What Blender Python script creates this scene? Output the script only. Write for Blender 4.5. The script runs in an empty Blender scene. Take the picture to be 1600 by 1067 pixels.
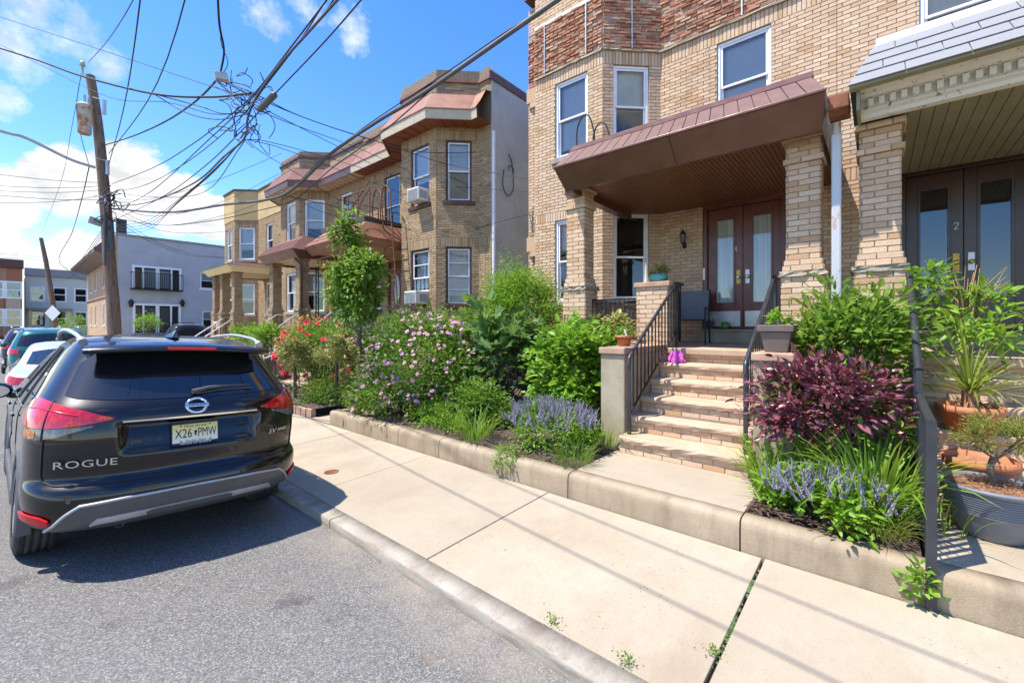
import bpy, math, random
import numpy as np
from mathutils import Vector, Matrix
random.seed(11); rng = np.random.default_rng(11)
S = bpy.context.scene
COL = S.collection
R = math.radians
# ------------------------------------------------------------------ camera, sky, sun, exposure
# X runs across the street towards the houses, Y along the street, Z up; the camera stands in the road at the origin
FPX, CXP, CYP, CAMH, YAW = 670.0, 800.0, 509.0, 1.85, R(49.6)
cam_d = bpy.data.cameras.new('camera'); cam = bpy.data.objects.new('camera', cam_d); COL.objects.link(cam)
cam.location = (0, 0, CAMH); cam.rotation_euler = (R(90), 0, -YAW)
cam_d.sensor_width = 36.0; cam_d.lens = FPX / 1600 * 36.0
cam_d.shift_y = -24.5 / 1600; cam_d.clip_end = 3000; cam_d.clip_start = 0.05
S.camera = cam
SUN = Vector((-0.40, 0.28, 1.0)).normalized()
sd = bpy.data.lights.new('sun', 'SUN'); so = bpy.data.objects.new('sun', sd); COL.objects.link(so)
sd.energy = 2.5; sd.angle = R(0.55); sd.color = (1.0, 0.935, 0.835)
so.rotation_euler = SUN.to_track_quat('Z', 'Y').to_euler()
so.location = (-10, 10, 40)
W = bpy.data.worlds.new('World'); S.world = W; W.use_nodes = True
wt = W.node_tree; wn = wt.nodes; wl = wt.links
for n in list(wn): wn.remove(n)
def wnode(t, **k):
    n = wn.new(t)
    for a, b in k.items(): setattr(n, a, b)
    return n
w_out = wnode('ShaderNodeOutputWorld'); w_bg = wnode('ShaderNodeBackground')
sky = wnode('ShaderNodeTexSky', sky_type='NISHITA'); sky.sun_disc = False
sky.sun_elevation = math.asin(SUN.z); sky.sun_rotation = math.atan2(SUN.x, SUN.y)
sky.air_density = 1.0; sky.dust_density = 0.25; sky.ozone_density = 3.0; sky.altitude = 50
w_bg.inputs['Strength'].default_value = 0.15
S.view_settings.view_transform = 'Standard'; S.view_settings.look = 'None'
S.view_settings.gamma = 1.0; S.view_settings.exposure = 1.72; S.view_settings.use_curve_mapping = False
# clouds: broken cumulus, projected on a flat layer overhead (direction / height) so that they thin out upward and pack near the horizon
tc = wnode('ShaderNodeTexCoord'); sep = wnode('ShaderNodeSeparateXYZ'); wl.new(tc.outputs['Generated'], sep.inputs[0])
def wmath(op, a, b=None, c=None, clamp=False):
    n = wnode('ShaderNodeMath', operation=op); n.use_clamp = clamp
    for i, v in enumerate((a, b, c)):
        if v is None: continue
        if isinstance(v, (int, float)): n.inputs[i].default_value = v
        else: wl.new(v, n.inputs[i])
    return n.outputs[0]
zc = wmath('ADD', wmath('MAXIMUM', sep.outputs[2], 0.0), 0.16)
cu = wmath('DIVIDE', sep.outputs[0], zc); cv = wmath('DIVIDE', sep.outputs[1], zc)
comb = wnode('ShaderNodeCombineXYZ'); wl.new(cu, comb.inputs[0]); wl.new(cv, comb.inputs[1]); comb.inputs[2].default_value = 3.7
def wnoise(scale, detail, rough, off):
    m = wnode('ShaderNodeMapping'); m.inputs['Location'].default_value = off; wl.new(comb.outputs[0], m.inputs[0])
    n = wnode('ShaderNodeTexNoise'); n.inputs['Scale'].default_value = scale; n.inputs['Detail'].default_value = detail
    n.inputs['Roughness'].default_value = rough; wl.new(m.outputs[0], n.inputs['Vector']); return n.outputs['Fac']
nrm = wnode('ShaderNodeVectorMath', operation='NORMALIZE'); wl.new(tc.outputs['Generated'], nrm.inputs[0])
def dnoise(scale, detail, rough, off, squash=1.0):
    m = wnode('ShaderNodeMapping'); m.inputs['Location'].default_value = off; m.inputs['Scale'].default_value = (1,1,squash); wl.new(nrm.outputs[0], m.inputs[0])
    n = wnode('ShaderNodeTexNoise'); n.inputs['Scale'].default_value = scale; n.inputs['Detail'].default_value = detail; n.inputs['Roughness'].default_value = rough; wl.new(m.outputs[0], n.inputs['Vector']); return n.outputs['Fac']
def band(x, lo, hi): return wmath('DIVIDE', wmath('SUBTRACT', x, lo), hi-lo, clamp=True)
# where the day's cumulus stand: (azimuth from +Y towards +X, elevation, angular radius) in degrees, all round the sky
BANKS = [(-1,11.0,2.8),(3.5,13.4,3.0),(8,13.8,3.3),(12,12.6,3.0),(15,11.6,2.4),(-6,13,4.5),(5,5.5,3),(-3,6,4),(-20,10,6),(33,9,4),(-60,14,7),(-95,22,6),(-130,12,8),(-160,26,6),(175,14,7),(140,30,6),(110,13,8),(75,20,5),(60,55,4),(-70,48,5),(-150,55,5)]
WISPS = [(1.5,26.6,2.6),(4,25.4,2.6),(6,24,1.8),(.3,22.4,2.4),(-1,19,1.8),(29.3,33.3,2.4),(19.5,32,2.2),(24,35,2.5),(120,50,7),(-100,40,8),(-40,60,6),(170,45,8)]
def banks(lst, soft):
    tot = None
    for az, el, rad in lst:
        d = wnode('ShaderNodeVectorMath', operation='DOT_PRODUCT'); wl.new(nrm.outputs[0], d.inputs[0])
        d.inputs[1].default_value = (math.sin(R(az))*math.cos(R(el)), math.cos(R(az))*math.cos(R(el)), math.sin(R(el)))
        v = band(d.outputs['Value'], math.cos(R(rad*soft)), 1.0); tot = v if tot is None else wmath('MAXIMUM', tot, v)
    return tot
puff = dnoise(9.0, 10, .60, (1.3,4.1,.7), 1.5); wisp = dnoise(15.0, 9, .68, (5.2,.4,2.2), 1.0)
cum = wmath('MULTIPLY', wmath('SUBTRACT', wmath('ADD', wmath('MULTIPLY', banks(BANKS,1.55), .55), puff), .72), 9.0, clamp=True)
wsp = wmath('MULTIPLY', wmath('MULTIPLY', wmath('SUBTRACT', wmath('ADD', wmath('MULTIPLY', banks(WISPS,1.5), .36), wisp), .70), 3.6, clamp=True), .72)
mask = wmath('MAXIMUM', cum, wsp)
shade = dnoise(13.0, 6, .6, (8.1,2.2,3.0), 2.0)
ramp = wnode('ShaderNodeMapRange'); wl.new(shade, ramp.inputs[0]); ramp.inputs[1].default_value = 0.36; ramp.inputs[2].default_value = 0.62
ramp.inputs[3].default_value = 1.75; ramp.inputs[4].default_value = 2.6
ccol = wnode('ShaderNodeVectorMath', operation='SCALE'); ccol.inputs[0].default_value = (0.97, 0.985, 1.0); wl.new(ramp.outputs[0], ccol.inputs['Scale'])
sat = wnode('ShaderNodeHueSaturation'); sat.inputs['Hue'].default_value = 0.512; sat.inputs['Saturation'].default_value = 1.30; sat.inputs['Value'].default_value = 0.70
wl.new(sky.outputs[0], sat.inputs['Color'])
wmix = wnode('ShaderNodeMix', data_type='RGBA'); wl.new(mask, wmix.inputs[0]); wl.new(sat.outputs[0], wmix.inputs[6]); wl.new(ccol.outputs[0], wmix.inputs[7])
wl.new(wmix.outputs[2], w_bg.inputs['Color']); wl.new(w_bg.outputs[0], w_out.inputs[0])
S.render.engine = 'CYCLES'; S.cycles.max_bounces = 8; S.cycles.transparent_max_bounces = 12; S.cycles.caustics_reflective = False; S.cycles.caustics_refractive = False

# ------------------------------------------------------------------ helpers
def at(px, py, X=None, Y=None, Z=None):
    """world point seen at a photo pixel on a given real plane (X, Y or Z held)"""
    a = (px - CXP) / FPX; b = (CYP - py) / FPX
    v = Vector((math.sin(YAW) + a * math.cos(YAW), math.cos(YAW) - a * math.sin(YAW), b))
    if X is not None: t = X / v.x
    elif Y is not None: t = Y / v.y
    else: t = (Z - CAMH) / v.z
    p = v * t; p.z += CAMH; return p
ORG = {}
def tag(o, label=None, cat=None, group=None, kind=None):
    if label: o['label'] = label
    if cat: o['category'] = cat
    if group: o['group'] = group
    if kind: o['kind'] = kind
    return o
def thing(name, loc, label, cat, group=None, rot=None):
    o = bpy.data.objects.new(name, None); COL.objects.link(o); o.location = loc; o.empty_display_size = 0.2
    if rot: o.rotation_euler = rot
    ORG[o.name] = Vector(loc)
    return tag(o, label, cat, group)
def link(name, me, parent=None, loc=None):
    o = bpy.data.objects.new(name, me); COL.objects.link(o)
    if parent is not None: o.parent = parent
    if loc is not None: o.location = loc
    return o
class MB:
    def __init__(s): s.v = []; s.f = []; s.m = []; s.s = []; s.c = []
    def add(s, vs, fs, m=0, sm=False, c=None):
        b = len(s.v); s.v += [tuple(q) for q in vs]
        if c is None: c = random.random()
        for f in fs: s.f.append([i + b for i in f]); s.m.append(m); s.s.append(sm); s.c.append(c)
        return s
    def box(s, x0, x1, y0, y1, z0, z1, m=0):
        return s.add([(x0,y0,z0),(x1,y0,z0),(x1,y1,z0),(x0,y1,z0),(x0,y0,z1),(x1,y0,z1),(x1,y1,z1),(x0,y1,z1)],
              [(0,3,2,1),(4,5,6,7),(0,1,5,4),(1,2,6,5),(2,3,7,6),(3,0,4,7)], m)
    def obox(s, o, U, V, Wv, m=0):
        o, U, V, Wv = Vector(o), Vector(U), Vector(V), Vector(Wv)
        q = [o, o+U, o+U+V, o+V, o+Wv, o+U+Wv, o+U+V+Wv, o+V+Wv]
        fs = [(0,3,2,1),(4,5,6,7),(0,1,5,4),(1,2,6,5),(2,3,7,6),(3,0,4,7)]
        if U.cross(V).dot(Wv) < 0: fs = [f[::-1] for f in fs]
        return s.add(q, fs, m)
    def prism(s, poly, z0, z1, m=0):
        n = len(poly); a = sum(poly[i][0]*poly[(i+1)%n][1]-poly[(i+1)%n][0]*poly[i][1] for i in range(n))
        if a < 0: poly = poly[::-1]
        vs = [(p[0],p[1],z0) for p in poly] + [(p[0],p[1],z1) for p in poly]
        fs = [tuple(range(n))[::-1], tuple(range(n, 2*n))] + [(i,(i+1)%n,n+(i+1)%n,n+i) for i in range(n)]
        return s.add(vs, fs, m)
    def sweep(s, prof, p0, p1, m=0, cap=True):
        """profile of (offset along X, z) points extruded along Y from p0 to p1"""
        n = len(prof); a = sum(prof[i][0]*prof[(i+1)%n][1]-prof[(i+1)%n][0]*prof[i][1] for i in range(n))
        if a < 0: prof = prof[::-1]
        vs = [(x,p0,z) for x,z in prof] + [(x,p1,z) for x,z in prof]
        fs = [(i,n+i,n+(i+1)%n,(i+1)%n) for i in range(n)]
        if cap: fs += [tuple(range(n)), tuple(range(n,2*n))[::-1]]
        return s.add(vs, fs, m)
    def tube(s, pts, r, n=6, m=0, cap=True, sm=True):
        pts = [Vector(p) for p in pts]; k = len(pts); vs = []
        rr = r if isinstance(r, (list, tuple)) else [r]*k
        up = None
        for i, p in enumerate(pts):
            t = (pts[min(i+1,k-1)] - pts[max(i-1,0)])
            if t.length < 1e-9: t = Vector((0,0,1))
            t.normalize()
            if up is None: up = Vector((0,0,1)) if abs(t.z) < .9 else Vector((1,0,0))
            a = t.cross(up)
            if a.length < 1e-6: a = t.cross(Vector((1,0.3,0)))
            a.normalize(); b = a.cross(t); up = b
            for j in range(n):
                q = 2*math.pi*(j+.5)/n; vs.append(p + (a*math.cos(q) + b*math.sin(q))*rr[i])
        fs = [(i*n+j, i*n+(j+1)%n, (i+1)*n+(j+1)%n, (i+1)*n+j) for i in range(k-1) for j in range(n)]
        s.add(vs, fs, m, sm)
        if cap: s.add(vs[:n], [tuple(range(n))[::-1]], m); s.add(vs[-n:], [tuple(range(n))], m)
        return s
    def lathe(s, prof, c=(0,0,0), n=24, m=0, sm=True, sx=1, sy=1):
        vs = []; c = Vector(c)
        for r_, z in prof:
            for j in range(n):
                q = 2*math.pi*j/n; vs.append((c.x+r_*math.cos(q)*sx, c.y+r_*math.sin(q)*sy, c.z+z))
        k = len(prof)
        fs = [(i*n+j, i*n+(j+1)%n, (i+1)*n+(j+1)%n, (i+1)*n+j) for i in range(k-1) for j in range(n)]
        return s.add(vs, fs, m, sm)
    def grid(s, P, m=0, sm=True, flip=False):
        nu, nv = len(P), len(P[0]); vs = [q for row in P for q in row]
        fs = [(i*nv+j, i*nv+j+1, (i+1)*nv+j+1, (i+1)*nv+j) for i in range(nu-1) for j in range(nv-1)]
        if flip: fs = [f[::-1] for f in fs]
        return s.add(vs, fs, m, sm)
    def mesh(s, name, mats, org=None):
        me = bpy.data.meshes.new(name); v = s.v
        if org is not None: v = [(a-org[0], b-org[1], c-org[2]) for a,b,c in v]
        me.from_pydata(v, [], s.f)
        for q in (mats if isinstance(mats, (list, tuple)) else [mats]): me.materials.append(q)
        me.polygons.foreach_set('material_index', s.m); me.polygons.foreach_set('use_smooth', s.s)
        at_ = me.attributes.new('bc', 'FLOAT', 'FACE'); at_.data.foreach_set('value', s.c)
        me.update(); return me
    def build(s, name, mats, parent=None, local=False, bevel=0, seg=2, label=None, kind=None, smooth_angle=None):
        org = None
        if parent is not None and not local: org = ORG[parent.name]
        o = link(name, s.mesh(name, mats, org), parent)
        if parent is not None: ORG[o.name] = ORG.get(parent.name, Vector((0,0,0)))
        else: ORG[o.name] = Vector((0,0,0))
        if bevel:
            b = o.modifiers.new('bevel', 'BEVEL'); b.width = bevel; b.segments = seg; b.limit_method = 'ANGLE'; b.angle_limit = R(35)
        return tag(o, label=label, kind=kind)
def solo(mb, name, mats, label, cat, group=None, org=None, bevel=0, kind=None):
    """a thing that is one mesh, its origin at its base"""
    if org is None:
        a = np.array(mb.v); org = (float(a[:,0].mean()), float(a[:,1].mean()), float(a[:,2].min()))
    o = link(name, mb.mesh(name, mats, org), None, org); ORG[o.name] = Vector(org)
    if bevel:
        b = o.modifiers.new('bevel', 'BEVEL'); b.width = bevel; b.segments = 2; b.limit_method = 'ANGLE'; b.angle_limit = R(35)
    return tag(o, label, cat, group, kind)
def structure(mb, name, mats, bevel=0):
    o = mb.build(name, mats, bevel=bevel); o['kind'] = 'structure'; return o
def crom(pts, n=8):
    """smooth curve through points"""
    P = [Vector(p) for p in pts]; out = []
    if len(P) < 3:
        return [P[0].lerp(P[-1], i/n) for i in range(n+1)]
    Q = [P[0]*2-P[1]] + P + [P[-1]*2-P[-2]]
    for i in range(1, len(Q)-2):
        for k in range(n):
            t = k/n; a,b,c,d = Q[i-1],Q[i],Q[i+1],Q[i+2]
            out.append(0.5*((2*b)+(c-a)*t+(2*a-5*b+4*c-d)*t*t+(3*b-a-3*c+d)*t**3))
    out.append(P[-1]); return out
def offset_path(pts, o):
    """mitred offset of a plan path to its left (towards the street when it runs along +Y)"""
    P = [Vector((p[0],p[1])) for p in pts]; out = []
    nrm = []
    for a, b in zip(P, P[1:]):
        d = (b-a).normalized(); nrm.append(Vector((-d.y, d.x)))
    for i, p in enumerate(P):
        if i == 0: n = nrm[0]; k = 1
        elif i == len(P)-1: n = nrm[-1]; k = 1
        else:
            n = nrm[i-1]+nrm[i]; n.normalize(); k = 1/max(.3, n.dot(nrm[i]))
        out.append((p.x+n.x*o*k, p.y+n.y*o*k))
    return out
# ------------------------------------------------------------------ materials (all procedural)
def lin(c):
    """sRGB 0-255 to linear"""
    return tuple((x/255/12.92 if x/255 <= .04045 else ((x/255+.055)/1.055)**2.4) for x in c)
class NT:
    def __init__(s, name):
        s.mat = bpy.data.materials.new(name); s.mat.use_nodes = True; s.t = s.mat.node_tree
        s.n = s.t.nodes; s.l = s.t.links; s.b = s.n['Principled BSDF']; s.out = s.n['Material Output']
    def node(s, t, **k):
        n = s.n.new(t)
        for a, b in k.items(): setattr(n, a, b)
        return n
    def set(s, sock, v):
        if isinstance(v, (int, float)): sock.default_value = v
        elif isinstance(v, (tuple, list)):
            sock.default_value = tuple(v) + ((1,) if len(v) == 3 and len(sock.default_value) == 4 else ())
        else: s.l.new(v, sock)
    def coord(s, scale=(1,1,1), loc=(0,0,0), kind='Object'):
        c = s.node('ShaderNodeTexCoord'); m = s.node('ShaderNodeMapping'); s.l.new(c.outputs[kind], m.inputs[0])
        m.inputs['Scale'].default_value = scale; m.inputs['Location'].default_value = loc; return m.outputs[0]
    def noise(s, scale, detail=4, rough=.55, vec=None, dist=0, out='Fac'):
        n = s.node('ShaderNodeTexNoise'); n.inputs['Scale'].default_value = scale; n.inputs['Detail'].default_value = detail
        n.inputs['Roughness'].default_value = rough; n.inputs['Distortion'].default_value = dist
        s.l.new(vec if vec is not None else s.coord(), n.inputs['Vector']); return n.outputs[out]
    def voro(s, scale, vec=None, feature='F1', out='Distance', rnd=1.0):
        n = s.node('ShaderNodeTexVoronoi', feature=feature); n.inputs['Scale'].default_value = scale; n.inputs['Randomness'].default_value = rnd
        s.l.new(vec if vec is not None else s.coord(), n.inputs['Vector']); return n.outputs[out]
    def math(s, op, a, b=0.0, clamp=False):
        n = s.node('ShaderNodeMath', operation=op); n.use_clamp = clamp; s.set(n.inputs[0], a); s.set(n.inputs[1], b); return n.outputs[0]
    def rng(s, x, a, b, c=0.0, d=1.0):
        n = s.node('ShaderNodeMapRange'); s.set(n.inputs[0], x)
        for i, v in enumerate((a,b,c,d)): n.inputs[i+1].default_value = v
        return n.outputs[0]
    def mix(s, f, a, b, mode='MIX'):
        n = s.node('ShaderNodeMix', data_type='RGBA', blend_type=mode); s.set(n.inputs[0], f); s.set(n.inputs[6], a); s.set(n.inputs[7], b); return n.outputs[2]
    def ramp(s, f, stops):
        n = s.node('ShaderNodeValToRGB'); s.set(n.inputs[0], f); e = n.color_ramp.elements
        while len(e) < len(stops): e.new(.5)
        for q, (p, c) in zip(e, stops): q.position = p; q.color = tuple(c)+(1,)
        return n.outputs[0]
    def attr(s, name, out='Fac'):
        n = s.node('ShaderNodeAttribute'); n.attribute_name = name; return n.outputs[out]
    def objrand(s): return s.node('ShaderNodeObjectInfo').outputs['Random']
    def bump(s, h, strength=.3, dist=.02):
        n = s.node('ShaderNodeBump'); n.inputs['Strength'].default_value = strength; n.inputs['Distance'].default_value = dist
        s.l.new(h, n.inputs['Height']); s.l.new(n.outputs[0], s.b.inputs['Normal']); return n
    def fin(s, col=None, rough=.7, metal=0, spec=.5, **k):
        if col is not None: s.set(s.b.inputs['Base Color'], col)
        s.set(s.b.inputs['Roughness'], rough); s.set(s.b.inputs['Metallic'], metal); s.b.inputs['Specular IOR Level'].default_value = spec
        for a, v in k.items(): s.set(s.b.inputs[a.replace('_',' ')], v)
        return s.mat
def plain(name, col, rough=.6, metal=0, var=.12, nscale=6, bump=.0, spec=.5, **k):
    t = NT(name); n = t.noise(nscale, 5, .6)
    d = t.mix(t.rng(n, .3, .7), tuple(c*(1-var) for c in col), tuple(min(1, c*(1+var)) for c in col))
    if bump: t.bump(t.noise(nscale*9, 4, .6), bump, .01)
    return t.fin(d, rough, metal, spec, **k)
def brick_mat(name, stops, soot=.25):
    t = NT(name)
    f = t.math('FRACT', t.math('ADD', t.attr('bc'), t.objrand()))
    c = t.ramp(f, stops)
    g = t.noise(38, 5, .65); c = t.mix(t.rng(g, .35, .75, 0, .35), c, (.30,.21,.12))
    st = t.noise(.9, 5, .62); c = t.mix(t.rng(st, .52, .78, 0, soot), c, (.17,.13,.085))
    sk_ = t.noise(1.6, 5, .65, t.coord((3.2,3.2,.22))); c = t.mix(t.rng(sk_, .55, .75, 0, soot*1.1), c, (.20,.15,.10))
    t.bump(t.noise(90, 4, .6), .35, .006)
    return t.fin(c, .85, 0, .25)
M = {}
M['brick'] = brick_mat('tan_brick', [(0,(.61,.43,.275)),(.25,(.68,.50,.345)),(.5,(.57,.395,.25)),(.72,(.71,.545,.39)),(.9,(.50,.32,.185)),(1,(.59,.355,.19))], .25)
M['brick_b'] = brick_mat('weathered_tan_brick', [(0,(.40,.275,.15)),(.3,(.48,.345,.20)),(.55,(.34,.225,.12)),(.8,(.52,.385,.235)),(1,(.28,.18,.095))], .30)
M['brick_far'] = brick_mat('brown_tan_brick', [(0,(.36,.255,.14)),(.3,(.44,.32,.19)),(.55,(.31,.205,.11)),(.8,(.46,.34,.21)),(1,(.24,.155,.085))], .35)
M['brick_red'] = brick_mat('rough_red_brick', [(0,(.36,.13,.075)),(.2,(.47,.22,.13)),(.42,(.27,.10,.065)),(.6,(.52,.32,.20)),(.78,(.40,.16,.09)),(.9,(.58,.46,.34)),(1,(.30,.12,.075))], .3)
M['mortar'] = plain('mortar', (.32,.255,.175), .95, var=.2, nscale=18, bump=.3)
M['mortar_b'] = plain('grey_mortar', (.22,.175,.125), .95, var=.2, nscale=18, bump=.3)
M['mortar_red'] = plain('crumbling_mortar', (.46,.37,.27), .98, var=.35, nscale=26, bump=.6)
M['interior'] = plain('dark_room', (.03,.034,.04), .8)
M['white'] = plain('white_vinyl', (.80,.81,.82), .38, var=.04)
M['trim_brown'] = plain('maroon_brown_trim', (.085,.032,.026), .5)
M['brown_wood'] = plain('dark_brown_door_wood', (.15,.042,.026), .32, var=.3, nscale=3)
M['black_wood'] = plain('black_brown_door_wood', (.055,.029,.018), .28, var=.3, nscale=3)
t = NT('soffit_boards'); w = t.noise(2.0, 4, .6, t.coord((18,1.2,1))); M['soffit'] = t.fin(t.mix(t.rng(w,.3,.7), (.125,.045,.014), (.21,.085,.028)), .45)
M['soffit_orange'] = plain('orange_brown_soffit', (.26,.075,.03), .5, var=.15)
M['soffit_tan'] = plain('tan_soffit', (.52,.36,.19), .6)
M['soffit_cream'] = plain('cream_soffit', (.62,.50,.33), .6)
M['fascia_cream'] = plain('cream_fascia', (.52,.44,.31), .6, var=.1)
M['yellow'] = plain('pale_yellow_fascia', (.72,.60,.30), .55, var=.08)
M['olive'] = plain('olive_grey_board', (.235,.215,.125), .6, var=.12, nscale=4)
t = NT('brown_metal'); n = t.noise(3,5,.6); t.bump(t.noise(1.6,3,.5),.25,.05); M['brown_metal'] = t.fin(t.mix(t.rng(n,.35,.7), (.115,.052,.038), (.155,.075,.057)), t.rng(t.noise(8,3),.3,.7,.28,.45), .15, .5)
M['brown_metal_l'] = plain('rosy_brown_metal_panel', (.20,.115,.09), .42, .1, var=.15)
t = NT('copper_roof'); n = t.noise(2.4,6,.65); M['copper'] = t.fin(t.mix(t.rng(n,.3,.7), (.20,.085,.050), (.35,.160,.09)), .5, .1)
M['shingle_brown'] = plain('brown_shingle', (.185,.085,.066), .85, var=.3, nscale=25, bump=.3)
t = NT('grey_shingle'); n = t.noise(160,3,.7); n2 = t.noise(3,4,.6); M['shingle_grey'] = t.fin(t.mix(t.rng(n,.35,.65), t.mix(n2,(.17,.175,.185),(.235,.24,.25)), (.30,.305,.31)), .9, 0, .2)
t = NT('flaking_white_paint'); n = t.noise(11,6,.7); n2 = t.noise(40,4,.7)
M['flaking'] = t.fin(t.mix(t.rng(t.math('ADD',n,t.math('MULTIPLY',n2,.35)),.78,.84), (.62,.60,.53), (.10,.10,.11)), .7)
t = NT('concrete_walk'); n = t.noise(.9,7,.65); f = t.noise(85,4,.75); sp = t.voro(24); dots = t.noise(2.1,4,.6); mid = t.noise(6,6,.7)
c = t.mix(t.rng(n,.3,.72), (.38,.315,.225), (.50,.435,.335)); c = t.mix(t.rng(f,.3,.75,0,.45), c, (.25,.20,.135)); c = t.mix(t.rng(mid,.5,.75,0,.3), c, (.28,.225,.155))
c = t.mix(t.math('MULTIPLY', t.rng(sp,.07,.15,1,0), t.rng(dots,.50,.58)), c, (.085,.075,.06))
s2 = t.noise(.45,6,.7,t.coord((1,2.6,1),(3,1,0))); c = t.mix(t.rng(s2,.50,.72,0,.5), c, (.25,.19,.125))
gum = t.voro(2.3); c = t.mix(t.rng(gum,.025,.04,.55,0), c, (.11,.10,.085))
c = t.mix(t.rng(t.objrand(),0,1,0,.38), c, (.33,.285,.215)); t.bump(f,.45,.006); M['walk'] = t.fin(c, .9, 0, .25)
t = NT('kerb_concrete'); n = t.noise(2.2,6,.65); f = t.noise(60,4,.7)
c = t.mix(t.rng(n,.3,.7), (.34,.30,.24), (.46,.42,.35)); c = t.mix(t.rng(f,.3,.75,0,.4), c, (.2,.175,.14))
st = t.noise(3.0,6,.7,t.coord((.6,1,9))); c = t.mix(t.rng(st,.45,.65,0,.6), c, (.17,.135,.095)); t.bump(f,.5,.008); M['kerb'] = t.fin(c, .9, 0, .25)
t = NT('garden_kerb_concrete'); n = t.noise(1.5,6,.65); f = t.noise(80,4,.7)
c = t.mix(t.rng(n,.3,.7), (.315,.245,.16), (.44,.36,.255)); st = t.noise(1.0,6,.7,t.coord((1,3.5,.7)))
c = t.mix(t.rng(st,.48,.7,0,.55), c, (.13,.10,.065)); c = t.mix(t.rng(f,.3,.75,0,.3), c, (.17,.135,.095)); t.bump(f,.5,.008); M['gkerb'] = t.fin(c, .9, 0, .25)
t = NT('asphalt'); vc = t.voro(125, out='Color'); vd = t.voro(125); n = t.noise(.5,6,.6); big = t.noise(.35,5,.6,t.coord((1,.35,1)))
sepc = t.node('ShaderNodeSeparateColor'); t.l.new(vc, sepc.inputs[0])
c = t.ramp(sepc.outputs[0], [(0,(.080,.077,.071)),(.35,(.165,.158,.145)),(.8,(.245,.236,.217)),(1,(.38,.365,.33))])
c = t.mix(t.rng(vd,.35,.7,0,.6), c, (.04,.041,.043)); c = t.mix(t.rng(n,.35,.7,0,.4), c, (.205,.198,.184))
oil = t.noise(1.5,4,.55,t.coord((1,1,1),(5,2,0))); c = t.mix(t.rng(oil,.60,.72,0,.6), c, (.05,.045,.04)); c = t.mix(t.rng(big,.48,.7,0,.4), c, (.125,.121,.115))
rb_ = t.noise(3.1,5,.6,t.coord((1,1,1),(1,7,0))); c = t.mix(t.rng(rb_,.62,.72,0,.35), c, (.20,.13,.075))
sxx = t.node('ShaderNodeSeparateXYZ'); t.l.new(t.coord(), sxx.inputs[0]); gut = t.math('MULTIPLY', t.rng(sxx.outputs[0],1.45,1.9), t.rng(t.noise(2.2,5,.7),.35,.65)); c = t.mix(t.math('MULTIPLY',gut,.75), c, (.31,.265,.20))
t.bump(vd,-.5,.008); M['asphalt'] = t.fin(c, .85, 0, .3)
M['ground'] = plain('bare_ground', (.17,.145,.11), .95, var=.3, nscale=.6)
t = NT('mulch_soil'); n = t.noise(26,6,.75); M['soil'] = t.fin(t.mix(t.rng(n,.35,.65), (.035,.024,.018), (.15,.105,.075)), .95); t.bump(n,1.0,.03)
M['mulch'] = plain('mulch_chip', (.115,.07,.05), .95, var=.5, nscale=30)
t = NT('brownstone'); n = t.noise(3,6,.65); f = t.noise(55,4,.7)
c = t.mix(t.rng(n,.3,.7), (.44,.32,.215), (.58,.45,.325)); c = t.mix(t.rng(f,.35,.8,0,.35), c, (.28,.18,.12)); t.bump(f,.5,.008); M['stone'] = t.fin(c, .85, 0, .3)
M['cap_stone'] = plain('rosy_cap_stone', (.42,.27,.185), .85, var=.2, nscale=7, bump=.4)
M['grey_stone'] = plain('grey_sill_stone', (.34,.29,.22), .85, var=.2, nscale=9, bump=.4)
t = NT('stained_render'); n = t.noise(2.1,6,.62); f = t.noise(45,4,.7)
c = t.mix(t.rng(n,.35,.68), (.30,.25,.165), (.46,.405,.295)); c = t.mix(t.rng(f,.3,.8,0,.25), c, (.2,.16,.1)); t.bump(f,.4,.008); M['render'] = t.fin(c, .9, 0, .25)
M['iron'] = plain('black_iron', (.016,.017,.02), .38, .3, var=.2)
M['iron_grey'] = plain('dark_grey_painted_rail', (.045,.048,.055), .35, .2, var=.15)
M['silver_rail'] = plain('silver_rail', (.55,.56,.57), .35, .6)
t = NT('downspout'); n = t.noise(2.6,5,.7,t.coord((3,3,1))); M['spout'] = t.fin(t.mix(t.rng(n,.56,.64), (.50,.52,.52), (.45,.14,.03)), .5, .2)
M['rust'] = plain('rusty_metal', (.19,.07,.035), .8, .1, var=.5, nscale=9)
t = NT('rusty_transformer'); n = t.noise(3.5,5,.65); M['transf'] = t.fin(t.mix(t.rng(n,.48,.62), (.52,.55,.50), (.42,.16,.05)), .65, .1)
t = NT('pole_wood'); n = t.noise(5,6,.7,t.coord((6,6,.35))); M['pole'] = t.fin(t.mix(t.rng(n,.32,.7), (.10,.065,.045), (.30,.215,.155)), .9, 0, .2); t.bump(n,.6,.02)
M['wire'] = plain('black_cable', (.012,.012,.013), .6, 0)
M['wire_grey'] = plain('grey_cable_sheath', (.10,.10,.105), .55, .1)
M['galv'] = plain('galvanised_steel', (.46,.47,.48), .45, .6)
t = NT('white_stucco'); n = t.noise(1.1,6,.65); f = t.noise(7,5,.7,t.coord((1,1,1),(2,0,1))); c = t.mix(t.rng(n,.3,.7), (.42,.44,.44), (.60,.62,.62))
c = t.mix(t.rng(f,.64,.70,0,.6), c, (.15,.14,.13)); M['stucco'] = t.fin(c, .9, 0, .2)
M['stucco_tan'] = plain('tan_stucco', (.50,.36,.175), .9, var=.16, nscale=1.4, bump=.2)
M['stucco_grey'] = plain('blue_grey_stucco', (.40,.41,.43), .9, var=.1, nscale=1.2, bump=.2)
M['siding'] = plain('cream_siding', (.56,.55,.49), .7, var=.08)
M['roofing'] = plain('dark_roofing', (.06,.06,.063), .9)
M['grey_trim'] = plain('grey_cornice', (.24,.245,.25), .7)
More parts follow.
